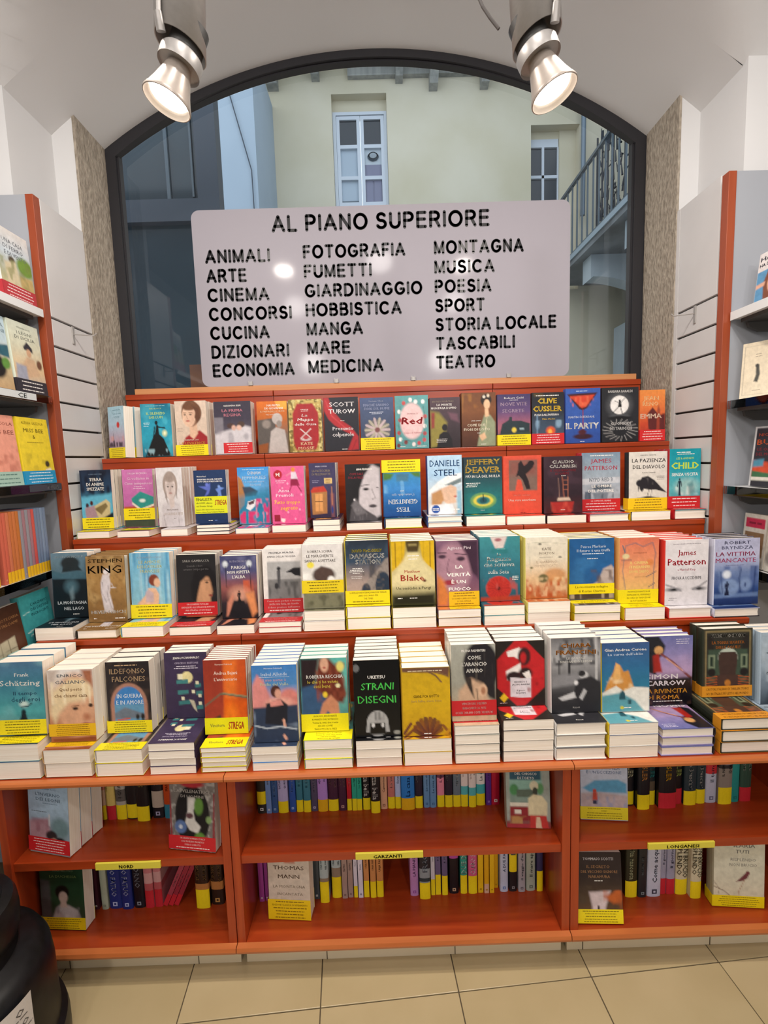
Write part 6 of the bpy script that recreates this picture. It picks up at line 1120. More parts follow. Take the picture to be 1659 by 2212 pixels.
# ================================================================== BOOKS ON THE LOWER SHELVES, SPINES OUT
def spine_book(x0, x1, y0, z, h_, dep, col, band, txt, tcol, label, group, segs=(), cw=False, bz=(0, .2), rotz=90, facing='y', tilt=0):
    """one book with its spine to the viewer; built lying along local axes: spine at -x, thickness along y"""
    t = (x1-x0)-.0012; c = lin(col); w_ = dep
    o = empty('paperback_book'); xa = -w_/2
    bul = min(.005, t*.16) if t > .018 else .0006; k = 6 if t > .018 else 2
    out = [(xa-bul*math.sin(math.pi*i/k), t/2-t/2*math.cos(math.pi*i/k)) for i in range(k+1)]
    inn = [(xa+.0008-bul*.8*math.sin(math.pi*i/k), t/2-(t/2-.0006)*math.cos(math.pi*i/k)) for i in range(k+1)]
    zs = [0]+sorted({v for s_ in segs for v in s_[:2]}|{1.0}); zs = sorted(set(zs))
    mb = MB()
    for a, b in zip(zs, zs[1:]):
        cc = c
        for s_ in segs:
            if s_[0] <= (a+b)/2 <= s_[1]: cc = lin(s_[2])
        for i in range(k): mb.prism([out[i], out[i+1], inn[i+1], inn[i]], 'z', a*h_, b*h_, cc)
        mb.box(xa, w_/2, 0, .0006, a*h_, b*h_, cc); mb.box(xa, w_/2, t-.0006, t, a*h_, b*h_, cc)
    mb.build('cover', PRINT, o, fix=True)
    MB().box(xa+.001, w_/2-.001, .0007, t-.0007, .001, h_-.001).build('page_block', PAGE, o)
    bd = None
    if band:
        bc = {'y': '#ecd51c', 'a': '#e2b01c', 'r': '#c42a36', 'o': '#d8482a', 't': '#2f7f96'}[band]
        mb = MB(); g = .0003; oo = [(p[0]-g, p[1]) for p in out]; o2 = [(p[0]-g-.0004, p[1]) for p in out]
        for i in range(k): mb.prism([o2[i], o2[i+1], oo[i+1], oo[i]], 'z', bz[0]*h_, bz[1]*h_, lin(bc))
        bd = mb.build('paper_band', BANDM, o, fix=True)
    s = Sheet(); lo = (bz[1] if band and bz[0] < .1 else .1)
    if txt:
        n = len(txt); 
        for j, ln in enumerate(txt):
            big = ln.startswith('*'); ln = ln.lstrip('*')
            u = t*(j+.5)/n; avail = h_*(.96-lo)-.01; hh = min(t*(.74 if big else .34)/n**.8, .016); L_ = min(avail, len(ln)*hh*.85)
            s.text(ln, -u if 0 else u-t/2, (lo+.98)/2*h_ if not big else (lo+.98)/2*h_+ (avail-L_)/2*.8, hh, L_, tcol, .0009+bul, 2 if big else 1, -math.pi/2 if cw else math.pi/2)
    if not band or bz[0] > .1:
        s.rect(-t*.18, t*.18, .05*h_, .05*h_+t*.36, tcol, .0006+bul); s.rect(-t*.08, t*.08, .05*h_+t*.1, .05*h_+t*.26, col, .0008+bul)
    if s.v: link('lettering', s.mesh('lettering', lambda a, b, l: np.column_stack([xa-l, t/2-a, b]), PRINT), o)
    if facing == 'y': o.location = (x1-.0006, y0+dep/2+bul, z); o.rotation_euler = (0, R(tilt), R(90))
    if tilt: o.rotation_euler = (0, R(tilt), 0) if facing != 'y' else o.rotation_euler
    if facing == 'x': o.location = (y0-dep/2-bul, x0+.0006, z); o.rotation_euler = (0, 0, R(180))
    tag(o, label, 'book', group); return o
NUM = ['first','second','third','fourth','fifth','sixth','seventh','eighth','ninth','tenth','eleventh','twelfth','thirteenth','fourteenth','fifteenth','sixteenth','seventeenth','eighteenth','nineteenth','twentieth','twenty-first','twenty-second','twenty-third','twenty-fourth','twenty-fifth','twenty-sixth','twenty-seventh','twenty-eighth','twenty-ninth','thirtieth','thirty-first','thirty-second','thirty-third']
def spine_row(xs, defs, y0, z, where, dep=.130):
    n_ = 0
    for i, d in enumerate(defs):
        x0, x1 = xs[2*i], xs[2*i+1]
        if i+1 < len(defs) and xs[2*i+2] < x1: x1 = xs[2*i+2]
        name, col, band, txt, tcol = d[:5]; o = d[5] if len(d) > 5 else {}
        dy = o.pop('dy', 0); hh = o.pop('h', rnd.uniform(.203, .212))
        lab = '%s spine, %s from left among spines on the %s' % (name, NUM[i], where)
        spine_book(x0, x1, y0+dy+rnd.uniform(-.002, .002), z+.0004, hh, min(dep, 1.643-y0-dy-.01), col, band, txt, tcol, lab, 'spine-out books on the '+where, **o)
ML, MB_ = 'middle upper shelf', 'middle lower shelf'
Wt = '#e9e6e0'
M1x = [-0.442,-0.412,-0.412,-0.394,-0.394,-0.373,-0.373,-0.339,-0.336,-0.314,-0.313,-0.29,-0.289,-0.264,-0.264,-0.242,-0.242,-0.208,-0.207,-0.173,-0.173,-0.146,-0.145,-0.129,-0.128,-0.112,-0.112,-0.095,-0.093,-0.067,-0.066,-0.035,-0.035,-0.011,-0.01,0.014,0.014,0.034,0.034,0.079,0.08,0.106,0.108,0.129,0.129,0.151,0.153,0.178,0.179,0.205,0.206,0.232,0.232,0.256,0.257,0.282,0.283,0.313,0.315,0.333,0.333,0.362]
spine_row(M1x, [
('dark photo',       '#2e2c28','y',['*JOE'],Wt,{'bz':(.16,.38),'cw':True}),('pale blue',   '#6f8fc4',None,['BERE'],Wt),('slate blue', '#35588c',None,['IL CASO DELLA VITA'],'#9fb6d8'),
('lilac white','#b5b0da','y',['TATIANA SULLE','QUASI SEMPRE'],'#4a4878'),('cobalt blue','#2c55a4',None,['Tutto è bianco'],'#a8bce0'),('sea blue','#39788c','y',['IL DIO DEI'],'#a0c4cc'),('sea blue','#39788c','y',['IL DIO DEI'],'#a0c4cc'),
('grey violet','#4f4962',None,['MOLTA SPERANZA'],'#c4bcd8'),('lilac','#b188d4','a',['ADA E SUO','FIGLIO'],'#2e2440'),('plum','#44223a','y',['LA RAGAZZA','SENZA PASSATO'],'#c49a90'),('plum without band','#44223a',None,['LA RAGAZZA','SENZA PASSATO'],'#c49a90'),
('thin red','#b8202e','y',['Una donna a Roma'],Wt),('sea green','#28a088','y',['Le figlie del mare'],'#156a58'),('sea green','#28a088','y',['Le figlie del mare'],'#156a58'),('black','#1c1a1e','y',['*La ragazza bella'],Wt,{'cw':True}),('black','#1c1a1e','y',['*La ragazza bella'],Wt,{'cw':True,'dy':-.018}),
('peach','#dba684',None,['Camminare con te'],'#8a5a44'),('dusty rose','#c0746c','y',['La vita felice'],'#f0d0c8'),('ice blue','#b0c0e4','y',['Senza parole'],'#3a4a84'),('bright blue','#2a7ac8','a',['La casa sul lago'],'#123a78',{'dy':-.006}),
('purple black','#2a2434','y',['IL MONDO DI IERI','OMBRA'],Wt,{'segs':[(.82,1,'#6a5aa8')]}),('sky blue','#6690ba',None,['Le cose che restano'],'#3a6088'),('sky blue','#6690ba',None,['Le cose che restano'],'#3a6088'),('lilac and pink','#a8a4dc','y',['IL RICORDO'],'#5a3a68',{'segs':[(.2,.5,'#e08aa0'),(.5,.66,'#6a4058')]}),
('purple black','#2a2434','y',['IL MONDO DI IERI','OMBRA'],Wt,{'segs':[(.82,1,'#6a5aa8')]}),('stone grey','#6a7884','y',['UN UOMO SENZA'],Wt),('aqua and white','#58b4b8','y',['La lettera','blu'],'#b85a4c',{'segs':[(.34,.74,'#e4d8d4')]}),('aqua and white','#58b4b8','y',['La lettera','blu'],'#b85a4c',{'segs':[(.34,.74,'#e4d8d4')],'dy':-.004}),
('aqua','#48b0b4','y',['La donna'],'#2c3c44',{'segs':[(.36,.54,'#e8e2de')]}),('violet','#5a2c84',None,['LA SETTIMA'],'#a488c8'),('crimson','#b81c38','y',['*SALLIE','*SPY'],Wt,{'bz':(.56,.76)})], 1.505, .395, ML)
M2x = [-0.441,-0.424,-0.422,-0.41,-0.262,-0.243,-0.24,-0.21,-0.203,-0.171,-0.169,-0.151,-0.15,-0.133,-0.131,-0.118,-0.116,-0.1,-0.098,-0.08,-0.077,-0.057,-0.056,-0.033,0.054,0.082,0.084,0.12,0.122,0.136,0.137,0.155,0.158,0.178,0.183,0.214,0.219,0.242,0.245,0.275,0.277,0.295,0.297,0.313,0.315,0.33,0.333,0.347,0.35,0.377,0.38,0.406,0.409,0.433,0.436,0.467,0.47,0.491]
spine_row(M2x, [
('magenta','#a8489a',None,[''],Wt),('thin magenta','#98408c',None,[''],Wt),('dark slate','#4c565a',None,[''],Wt),('pale blue and sand','#a8b8bc','y',['UNA VITA','NEL MARE'],'#28485c',{'segs':[(.2,.42,'#8c7c6c')],'dy':-.014,'bz':(0,.36)}),('pale blue and sand','#a8b8bc','y',['UNA VITA','NEL MARE'],'#28485c',{'segs':[(.2,.52,'#8c7c6c')],'bz':(0,.36),'dy':.004}),
('pinkish grey','#a48c84',None,['TEATRO'],'#6c5048'),('pinkish grey','#a48c84',None,['TEATRO'],'#6c5048'),('thin white','#d4d0e0','y',['Vuoto'],'#3c3c60'),('white','#d8d4e4',None,['Vuoto'],'#3c3c60'),('sand orange','#c88a54','y',['UNA FAMIGLIA'],'#7a4a24',{'bz':(0,.28)}),('sand orange','#c88a54','y',['UNA FAMIGLIA'],'#7a4a24',{'bz':(0,.28)}),('sand orange','#c88a54','y',['UNA FAMIGLIA'],'#7a4a24',{'bz':(0,.28)}),
('lilac','#b884bc',None,['LA PIANISTA'],'#8a4c94',{'cw':False}),('black storm-sea','#22242e','y',['*FRAGILE'],'#8a90a0',{'segs':[(.28,.52,'#8a949c'),(.3,.36,'#2a3a40')],'dy':-.016,'bz':(0,.28)}),('thin white','#ccc8d4','y',['Sera'],'#3c3c60',{'bz':(0,.28)}),('grey violet','#655a80','y',['IL PESO'],'#c0b8d4',{'bz':(0,.34)}),('grey violet','#655a80','y',['IL PESO'],'#c0b8d4',{'bz':(0,.34)}),
('black and pink','#141218',None,[''],'#c8a484',{'segs':[(.62,.95,'#b04a9c')]}),('teal','#2a9484','y',['*DUE DI NOI'],'#c4e4dc',{'bz':(0,.32)}),('rose','#cc5a88','y',['*CLARO SALUTO'],'#f0d4e0',{'bz':(0,.3)}),('yellow','#e4b81c',None,[''],'#a87c14',{'segs':[(.92,1,'#e8e0c0')]}),('yellow','#dca818',None,[''],'#a87c14',{'segs':[(0,.16,'#d0a890')]}),('yellow','#e4b81c',None,[''],'#a87c14',{'segs':[(.92,1,'#e8e0c0')]}),('golden yellow','#d8a414',None,[''],'#a87c14',{'dy':.02}),
('bluish white','#bcc4dc',None,['A DUE PASSI'],'#5a78b0'),('black','#1e1c20','y',['*NOIR'],'#8a888c',{'bz':(.34,.64),'segs':[(.64,1,'#6c6a70')]}),('light grey','#a4a0a8',None,['Il viaggio d\'inverno'],'#5a565e'),('grey green','#a4aea0',None,['Il mare aperto'],'#5a645a'),('navy','#35345c','y',[''],Wt,{'bz':(0,.34)})], 1.462, .118, MB_)
LU, LL = 'left upper shelf', 'left lower shelf'
spine_row([-0.996,-0.973,-0.973,-0.938,-0.937,-0.906,-0.905,-0.871,-0.87,-0.833,-0.832,-0.79,-0.787,-0.748,-0.746,-0.718], [
('salmon pink','#cf7a68','y',[''],Wt,{'bz':(0,.24)}),('rose and cream','#c9786c','y',['PICCOLE','DONNE'],'#a85a50',{'segs':[(.24,.5,'#d0b094')],'bz':(0,.24)}),('pale yellow','#d4bc6c','r',['OGNI VOLTA','CHE'],'#8a6a1c',{'bz':(0,.24)}),('grey white','#a8a49c','y',['I GUARDIANI'],'#5a564e',{'segs':[(.3,.5,'#5c5854')],'bz':(0,.24)}),
('black with yellow lettering','#1a181a','y',['*CROSS'],'#8a7c3c',{'bz':(.02,.25),'cw':True}),('black with yellow lettering','#1a181a','y',['*CROSS'],'#8a7c3c',{'bz':(.0,.25),'cw':True,'dy':-.01}),('black and cream','#1c1a20',None,['*CROSS'],'#a8a4c0',{'segs':[(.18,.46,'#b8a898')],'cw':True}),('orange','#c0481c','t',['MANUALE'],'#8a3414',{'bz':(0,.24)})], 1.50, .395, LU)
spine_row([-0.978,-0.961,-0.953,-0.931,-0.929,-0.887,-0.886,-0.85,-0.848,-0.812,-0.811,-0.782,-0.781,-0.755,-0.642,-0.597,-0.596,-0.555], [
('dark plum','#4a2430',None,[''],Wt),('pale green','#a4ac98',None,[''],'#7a826e'),('royal blue','#1c2c74',None,['*FUOCO FATUO'],'#b0b8dc',{'cw':True}),('royal blue','#1c2c74',None,['*FUOCO FATUO'],'#b0b8dc',{'cw':True,'dy':-.006}),('black','#14141c',None,['*IL GIORNO'],'#8a909c',{'cw':True}),
('pink and red','#c47a80','r',[''],Wt,{'segs':[(.3,.42,'#b85a60'),(.42,.6,'#cfa0a0')],'bz':(0,.3)}),('pink and red','#c47a80','r',[''],Wt,{'segs':[(.3,.42,'#b85a60'),(.42,.6,'#cfa0a0')],'bz':(0,.3)}),('brown lettered','#2c1c14','y',['SPLENDORE','DEL MONDO'],'#c49454',{'segs':[(.3,.42,'#b87c44')],'bz':(0,.32),'dy':-.01}),('brown lettered','#2c1c14',None,['SPLENDORE','DEL MONDO'],'#c49454',{'segs':[(.26,.4,'#b87c44')]})], 1.455, .118, LL)
# a run of slanting pink books sliding off to the right
for i in range(3):
    x = -.7635+i*.0180; t_ = .016
    o = spine_book(0, t_, 0, 0, .158, .125, '#9c3040' if i else '#a84454', 'r', ['LA MIA VITA'], '#e0b4b4', 'thin red book leaning right, %s of three slanting on left lower shelf' % NUM[i], 'slanting pink books', bz=(0, .26))
    a = R(25); o.rotation_euler = (0, a, 0)
    m_ = Matrix.Translation((x+t_/math.cos(a)+.0006+.004, 1.455+.125/2+.003, .118+.0006)) @ Matrix.Rotation(a, 4, 'Y') @ Matrix.Translation((0, 0, t_*math.tan(a)*0)) @ Matrix.Rotation(R(90), 4, 'Z')
    # pivot on the lower right edge
    m_ = Matrix.Translation((x+.022, 1.455+.0655, .1186)) @ Matrix.Rotation(a, 4, 'Y') @ Matrix.Rotation(R(90), 4, 'Z')
    o.matrix_world = m_
RU, RL = 'right upper shelf', 'right lower shelf'
spine_row([0.767,0.794,0.795,0.836,0.836,0.864,0.865,0.923,0.923,0.952,0.953,0.994,0.996,1.027,1.028,1.065,1.065,1.11,1.11,1.139,1.141,1.18], [
('black with white lettering','#1c1c20','y',['*CUSSLER'],'#c4c0a0',{'cw':True,'bz':(.02,.24)}),('black with orange lettering','#12161e','y',['*CUSSLER'],'#cf8c4c',{'cw':True,'dy':-.02,'bz':(0,.24)}),('black with teal lettering','#1a2428','y',['*CUSSLER'],'#2f9090',{'cw':True,'segs':[(.24,.4,'#5c5040')],'bz':(0,.24)}),
('thick black with yellow lettering','#15151c','r',['*CUSSLER'],'#dca424',{'cw':True,'dy':-.018,'bz':(0,.26)}),('black with green lettering','#101014','r',['*CUSSLER'],'#b4c468',{'cw':True,'bz':(0,.26)}),('dark teal misty','#22343c','y',['Daniele Bresciani'],Wt,{'cw':True,'segs':[(.72,1,'#6c8c98')],'dy':-.006,'bz':(0,.24)}),
('dark teal misty','#22343c','y',['Daniele Bresciani'],Wt,{'cw':True,'segs':[(.72,1,'#6c8c98')],'bz':(0,.24)}),('white with red stripe','#b8bcd0','r',['Il tempo'],'#6a6c84',{'bz':(.48,.74)}),('photo-backed brown','#8a8078','y',['IL NEMICO','IDEALE'],'#2c2824',{'segs':[(.6,.66,'#2c2a30'),(.66,1,'#a49ca0')],'dy':-.008,'bz':(0,.28)}),('turquoise','#1f8c88',None,[''],'#17706c'),('dark green','#2c4c40','r',['NOTTE','OSCURA'],Wt,{'cw':True,'bz':(0,.24)})], 1.48, .395, RU)
spine_row([0.745,0.784,0.785,0.813,0.815,0.86,0.86,0.881,0.881,0.909,0.909,0.948,0.948,0.983], [
('dark olive','#2a2c1c','y',['*La vita nascosta'],'#b4b894',{'cw':True,'bz':(0,.27)}),('black smoky','#22262a',None,['La notte'],'#7c888c',{'cw':True}),('thick white','#c0c4d8',None,['Come acqua'],'#3c3e50'),('lilac','#9c9cb4','r',['Il giorno'],'#5c5c74',{'bz':(0,.26),'dy':.012}),('lilac','#9c9cb4','r',['Il giorno'],'#5c5c74',{'bz':(0,.26),'dy':.010}),
('cream','#ccc4a8','y',['*RISPLENDO','*NON BRUCIO'],'#7c745c',{'cw':True,'bz':(0,.26),'dy':.004}),('cream','#ccc4a8','y',['*RISPLENDO','*NON BRUCIO'],'#7c745c',{'cw':True,'bz':(0,.28),'dy':-.012})], 1.425, .118, RL)

# ---- face-out books low down
def faceout(key, cx, cy, z, w_, h_, t, yaw, lean, k, where):
    sp = SPEC[key]; ms = book_meshes(key, w_, h_, t-.0018, sp); a = R(lean); yw = R(yaw)
    for q in range(k+1):
        off = q*(t+.0003)/math.cos(a)
        o = make_book(ms, sp.get('hard'), (cx-math.sin(yw)*off, cy+math.cos(yw)*off, z+t*math.sin(a)+.0009), (-a, 0, yw), full=(q == 0))
        if q == 0: tag(o, sp['d']+' '+where, 'book', 'face-out copies of the '+sp['s'])
        else: tag(o, '%s copy standing %s behind the front one' % (sp['s'], ORD[q-1]), 'book', 'face-out copies of the '+sp['s'])
D('leoni','pale blue kissing couple book','pale blue paperback with kissing couple, red band,',bg=['#a3bcd2','#a8c0d4','#8fa4b4','#8a8c90'],spine='#a3bcd2',
 art=[('p',[(0,56),(50,50),(56,90),(0,96)],'#b08a94',4),('n',3,9,9,'#8f5a68',.5,.8,.6,(0,60,50,96)),('e',78,62,22,14,'#5a7a78',5,.7),('l',[(52,46),(52,60)],4,'#c8c8cc'),('e',56,74,14,7,'#2c2226',2),('e',76,84,18,9,'#221c20',2),('e',62,82,9,5,'#c49a84',1.5)],
 tx=[('STEFANIA AUCI',50,10,2.2,40,'#6a7f94'),("L'INVERNO",50,17.5,4.4,62,'#7489a0'),('DEI LEONI',50,24.5,4.4,60,'#7489a0')],wd=[(34,76,30,.7,'#7489a0'),(4,50,42,.8,'#555c64')],band=(78,98,RB,'#f2dfdc',['','','','','']))
D('veleno','black floral portrait book','black paperback with floral silver frame and white half face,',bg=['#7c7672','#6f6a68'],spine='#5c1c24',
 art=[('n',5,20,26,'#b4b0ac',.5,.8,.8),('e',50,52,38,42,'#17141a',1.2),('p',[(40,26),(56,26),(62,36),(52,44),(56,58),(68,66),(62,76),(44,72),(34,62),(40,44)],'#d4d0cc',1.5),('e',64,38,10,12,'#5f8a3c',2),('e',24,68,13,9,'#5a74a8',2),('e',24,68,4,3,'#c8d0e0',1),('e',66,82,12,8,'#5f8a3c',2),('e',80,86,9,7,'#8a4c4c',2),('e',86,56,6,5,'#86a46a',1.5),('e',44,52,8,4,'#5c3c44',1.5),('e',52,88,6,5,'#d8d4c8',1.5),('l',[(0,20),(4,90)],4,'#8a3038'),('l',[(98,20),(96,90)],4,'#8a3038'),('e',50,8,26,5,'#b02c38',1.5)],
 tx=[("L'AVVELENATRICE",50,18,4.6,80,'#b4aea8',{'b':2}),('DI UOMINI',50,25,4,50,'#b4aea8',{'b':2})],band=(80,99,'#c8242c','#f2dfdc',['UN GRANDE ROMANZO STORICO','CON UN VELENO MAGNETICO','FURBA E CORROTTA','']))
D('donna','dark green portrait book','dark green paperback with lady in a white lace dress,',bg=['#1e3a26','#24442c','#2c3a2c'],spine='#1e3a26',
 art=[('p',[(0,20),(22,22),(24,90),(0,92)],'#4c4c4c',3),('p',[(24,84),(34,66),(44,60),(62,60),(84,68),(92,88)],'#b8b0b0',3),('n',8,16,10,'#8a8488',.5,.8,.7,(24,92,62,88)),('e',50,40,16,11,'#14120f',2),('e',52,48,10,9,'#c4aca0',1.5),('p',[(46,54),(58,54),(60,64),(44,64)],'#c4aca0',1.5)],
 tx=[('MARIA BELLONCI',54,6,2.8,46,'#8a9a78'),('LA DUCHESSA',54,15,4,62,'#8a9a5c')],band=(80,99,'#e8cc14','#7a6a10',['','','','','']))
D('mann','beige book with dark spaced lettering','beige paperback with dark spaced lettering and yellow band,',bg=['#cdc0b4','#c8bbae'],spine='#b8ac80',
 art=[('p',[(40,0),(64,0),(66,10),(40,10)],'#bf7460',2),('n',9,14,20,'#d8a494',.5,.7,.6,(40,66,0,10))],
 tx=[('THOMAS',50,17,6.4,74,'#5c4434',{'b':1}),('MANN',50,31,6.4,52,'#5c4434',{'b':1}),('LA MONTAGNA',50,47,4.4,78,'#9a8a78'),('INCANTATA',52,59,4.4,62,'#9a8a78')],band=(68,100,'#e9c818','#7a5c12',['','EDIZIONE CLASSICA DI RIFERIMENTO','','','','']))
D('tokyo','kiosk illustration book','illustrated paperback with person in white shirt at a kiosk,',bg=['#a8b4ac','#8ab0a8','#7a8a80','#8a2c30'],spine='#b5b09c',t=.022,
 art=[('p',[(8,0),(80,0),(80,32),(8,32)],'#2c5468',.6),('p',[(0,0),(8,0),(8,90),(0,90)],'#9ca49c',1),('p',[(82,0),(100,0),(100,90),(82,90)],'#9ca49c',1),('p',[(8,32),(82,32),(82,50),(8,50)],'#8ab4a8',2),('e',18,46,10,8,'#4c8c58',2),('e',78,44,8,8,'#5c9460',2),('p',[(24,46),(70,44),(70,56),(24,56)],'#5c6c60',1.5),('p',[(8,64),(60,64),(60,70),(8,70)],'#d8d0c0',1),('p',[(8,70),(60,70),(60,90),(8,90)],'#8c2830',1),('p',[(18,74),(34,74),(34,80),(18,80)],'#dcd4c8',.8),('e',64,40,10,7,'#cfc8ac',1),('e',66,48,6,6,'#3c4038',1),('p',[(50,58),(62,52),(82,54),(94,64),(92,82),(50,82)],'#d8cca8',1.5),('p',[(54,82),(90,82),(96,100),(52,100)],'#c43c38',1),('p',[(68,84),(76,84),(80,100),(66,100)],'#e0c8a8',1),('n',11,12,10,'#c8a060',.5,.8,.7,(6,52,82,96)),('p',[(0,94),(52,94),(52,100),(0,100)],'#a83840',1)],
 tx=[('MICHIKO AOYAMA',46,10,3,44,Wt),('LE TRE SIGNORE',46,17,3.8,62,Wt,{'b':2}),('DEL CHIOSCO',46,23,3.8,50,Wt,{'b':2}),('DI TOKYO',46,29,3.8,38,Wt,{'b':2})])
D('cazzola','pale seaside illustration book','pale blue-white paperback with seaside drawing and red figure,',bg=['#bcc4d8','#c0c8dc','#b8c0d0','#a8b0c4'],spine='#c0c8dc',
 art=[('p',[(4,52),(30,40),(80,38),(98,44),(98,58),(20,58)],'#5a9cc4',2.5),('p',[(0,60),(40,58),(100,62),(100,82),(0,82)],'#b5a4a8',3),('n',13,14,9,'#8a94b4',.5,.8,.7,(0,100,62,82)),('e',30,56,4,3,'#c04838',1),('p',[(26,58),(35,58),(36,70),(25,70)],'#c04838',1),('p',[(26,70),(35,70),(35,76),(26,76)],'#2c3050',1)],
 tx=[('Alessia',50,2,5,50,'#6a7284'),('Cazzola',52,11,7.4,80,'#6a7284'),('LA COSTANZA',50,21,4.4,68,'#7c90b4'),("È UN'ECCEZIONE",50,27.5,4.4,74,'#7c90b4')],band=(80,99,'#dccc2c','#7a6c14',['','ROMANZO','','','']))
D('scotti','dark brown snowy lane book','dark brown paperback with autumn lane and snow,',bg=['#33282a','#2c2224','#4c3a2c','#6a4a34'],spine='#2c2224',
 art=[('p',[(26,56),(74,54),(62,78),(70,98),(22,98),(32,78)],'#c8b8bc',3),('n',16,8,9,'#b0582c',.45,.7,.9,(56,100,52,92)),('n',17,8,9,'#4a3c30',.4,.7,.8,(0,34,46,98)),('p',[(60,62),(92,54),(100,66),(80,72)],'#b45a28',4),('l',[(46,76),(46,86)],4,'#2c2024'),('n',18,14,6,'#e0d8dc',.5,.8,.7,(20,74,84,100))],
 tx=[('TOMMASO SCOTTI',48,9,4,68,'#cfcacc',{'b':2}),('IL SEGRETO',48,20,4.2,52,'#b0845c'),('DEL VECCHIO SIGNORE',50,27,4.2,82,'#b0845c'),('NAKAMURA',50,34,4.2,48,'#b0845c')],wd=[(38,58,40,1,Wt)],band=(80,100,'#ecd81c','#7a6c14',['','','','','']))
D('tuti','cream book with red bird on a wire','cream hardcover with small red bird on barbed wire,',bg=['#d2d0bc','#d6d3c0','#d0c8b0'],spine='#a8a48c',hard=1,
 art=[('p',[(44,62),(58,52),(66,46),(70,50),(66,56),(58,60)],'#6c2f3c',1.2),('e',67,48,4,3,'#6c2f3c',1),('l',[(60,60),(50,76),(48,88)],1,'#a8785c'),('l',[(0,70),(20,76),(40,88),(60,92),(80,87),(100,88)],1.4,'#5c3c30'),('l',[(0,62),(12,74),(8,84)],1,'#6c4c3c',.8),('p',[(0,84),(40,90),(40,100),(0,100)],'#d8c8a0',3,.5)],
 tx=[('ILARIA',60,7,5.4,42,'#8a8a84',{'b':1}),('TUTI',56,16,5.4,26,'#8a8a84',{'b':1}),('RISPLENDO',58,28,4.6,50,'#a8a49c'),('NON BRUCIO',58,36,4.6,54,'#a8a49c')],band=(83,100,'#ecd614','#7a6c14',['','','','','']))
faceout('leoni', -1.030, 1.362, .395, .144, .222, .042, -13, 4, 2, 'on the left upper shelf')
faceout('veleno', -.598, 1.354, .395, .146, .218, .034, -9, 6, 1, 'on the left upper shelf')
faceout('donna', -1.030, 1.385, .118, .140, .205, .045, -4, 3, 0, 'on the left lower shelf')
faceout('mann', -.327, 1.392, .118, .131, .208, .050, -5, 2, 0, 'on the middle lower shelf')
faceout('tokyo', .424, 1.396, .395, .133, .215, .022, -5, 8, 1, 'at the middle upper shelf end')
faceout('cazzola', .668, 1.418, .395, .142, .21, .030, -6, 5, 1, 'on the right upper shelf')
faceout('scotti', .626, 1.338, .118, .133, .212, .036, -3, 8, 2, 'on the right lower shelf')
faceout('tuti', 1.075, 1.378, .118, .148, .215, .042, -6, 3, 0, 'on the right lower shelf')
# ---- side shelves
D('casa','pale garden scene paperback','pale paperback with garden bench scene on the left top shelf',bg=['#d4d0cc','#bcc8d0','#a8a888','#c8b488'],spine='#d4d0cc',
 art=[('e',80,46,26,14,'#6c8c34',4),('e',40,44,10,6,'#4c4030',2),('p',[(16,50),(50,44),(60,84),(20,90)],'#c8bc9c',3),('p',[(58,62),(98,60),(98,80),(58,80)],'#b8a068',2),('n',24,10,10,'#7c8048',.5,.8,.6,(0,100,42,80))],
 tx=[('UNA CASA',50,17,6,62,'#7c8088'),('DI FERRO',50,26,6,60,'#7c8088'),('E DI VENTO',54,35,6,66,'#7c8088')],band=(79,100,'#b03038','#ecd8d6',['','','','']))
D('sicilia','pale sage paperback with hatted woman','pale sage paperback with black-hatted woman on the left second shelf',bg=['#ccd4c4','#d0d0b8','#d4b890','#a8a4a4'],spine='#ccd4c4',
 art=[('p',[(40,34),(54,26),(70,34),(70,40),(42,38)],'#2c2830',1.5),('e',56,42,8,6,'#c8a080',1.5),('p',[(24,64),(46,48),(70,50),(84,72),(30,80)],'#c8a888',3),('e',86,56,9,7,'#6c4834',2),('p',[(8,60),(40,62),(40,82),(4,82)],'#9ca0b0',3)],
 tx=[('STEFANIA AUCI',50,8,2.2,44,'#8a9088'),('I LEONI',50,15,4.6,48,'#848880'),('DI SICILIA',50,22,4.6,66,'#848880')],band=(81,100,'#2e2b33','#e4e0dc',['','','']))
D('caduta','sky-blue paperback with dark hair','sky-blue paperback with black-haired girl on the left second shelf',bg=['#b4ccd8','#b8ccd4','#c0b08c','#bc9c74'],spine='#b4ccd8',
 art=[('e',60,70,24,16,'#1c1816',4),('p',[(70,40),(100,38),(100,56),(70,54)],'#2c5c6c',2),('e',86,64,12,8,'#5c8c3c',3)],tx=[('CADUTA',60,12,5,70,'#7c94a0'),('DEI LEONI',60,20,5,72,'#7c94a0')])
D('miss','yellow paperback with line drawing','bright yellow paperback with fine line drawing on the left third shelf',bg=['#e4cc30','#e4cc30','#dcc43c'],spine='#dcc42c',
 art=[('n',27,14,12,'#b8a42c',.55,.8,.6,(10,90,52,84)),('e',78,70,7,5,'#3c3424',1.5),('p',[(70,78),(88,76),(92,92),(66,92)],'#e4dcc8',1.5),('n',28,12,4,'#2c2c20',.5,.7,.8,(20,84,84,92))],
 tx=[('ALESSIA GAZZOLA',50,8,4,70,'#a08c1c'),('MISS BEE',50,19,6,64,'#8a7818'),('&',48,29,5,8,'#8a7818')],wd=[(16,84,37,1,'#a08c1c')],band=(80,100,'#2290c0','#d8e8f0',['','','','']))
D('rosa','salmon paperback with line drawing','salmon pink paperback with fine line drawing on the left third shelf',bg=['#e09c88','#dc9480'],spine='#d8907c',art=[('n',29,10,12,'#b87060',.55,.8,.7,(10,100,45,90))],tx=[('GAZZOLA',60,12,4.4,70,'#b06c5c'),('MISS BEE',60,24,6,70,'#b06c5c')],band=(80,100,'#9cbcb0','#5c8078',['','','']))
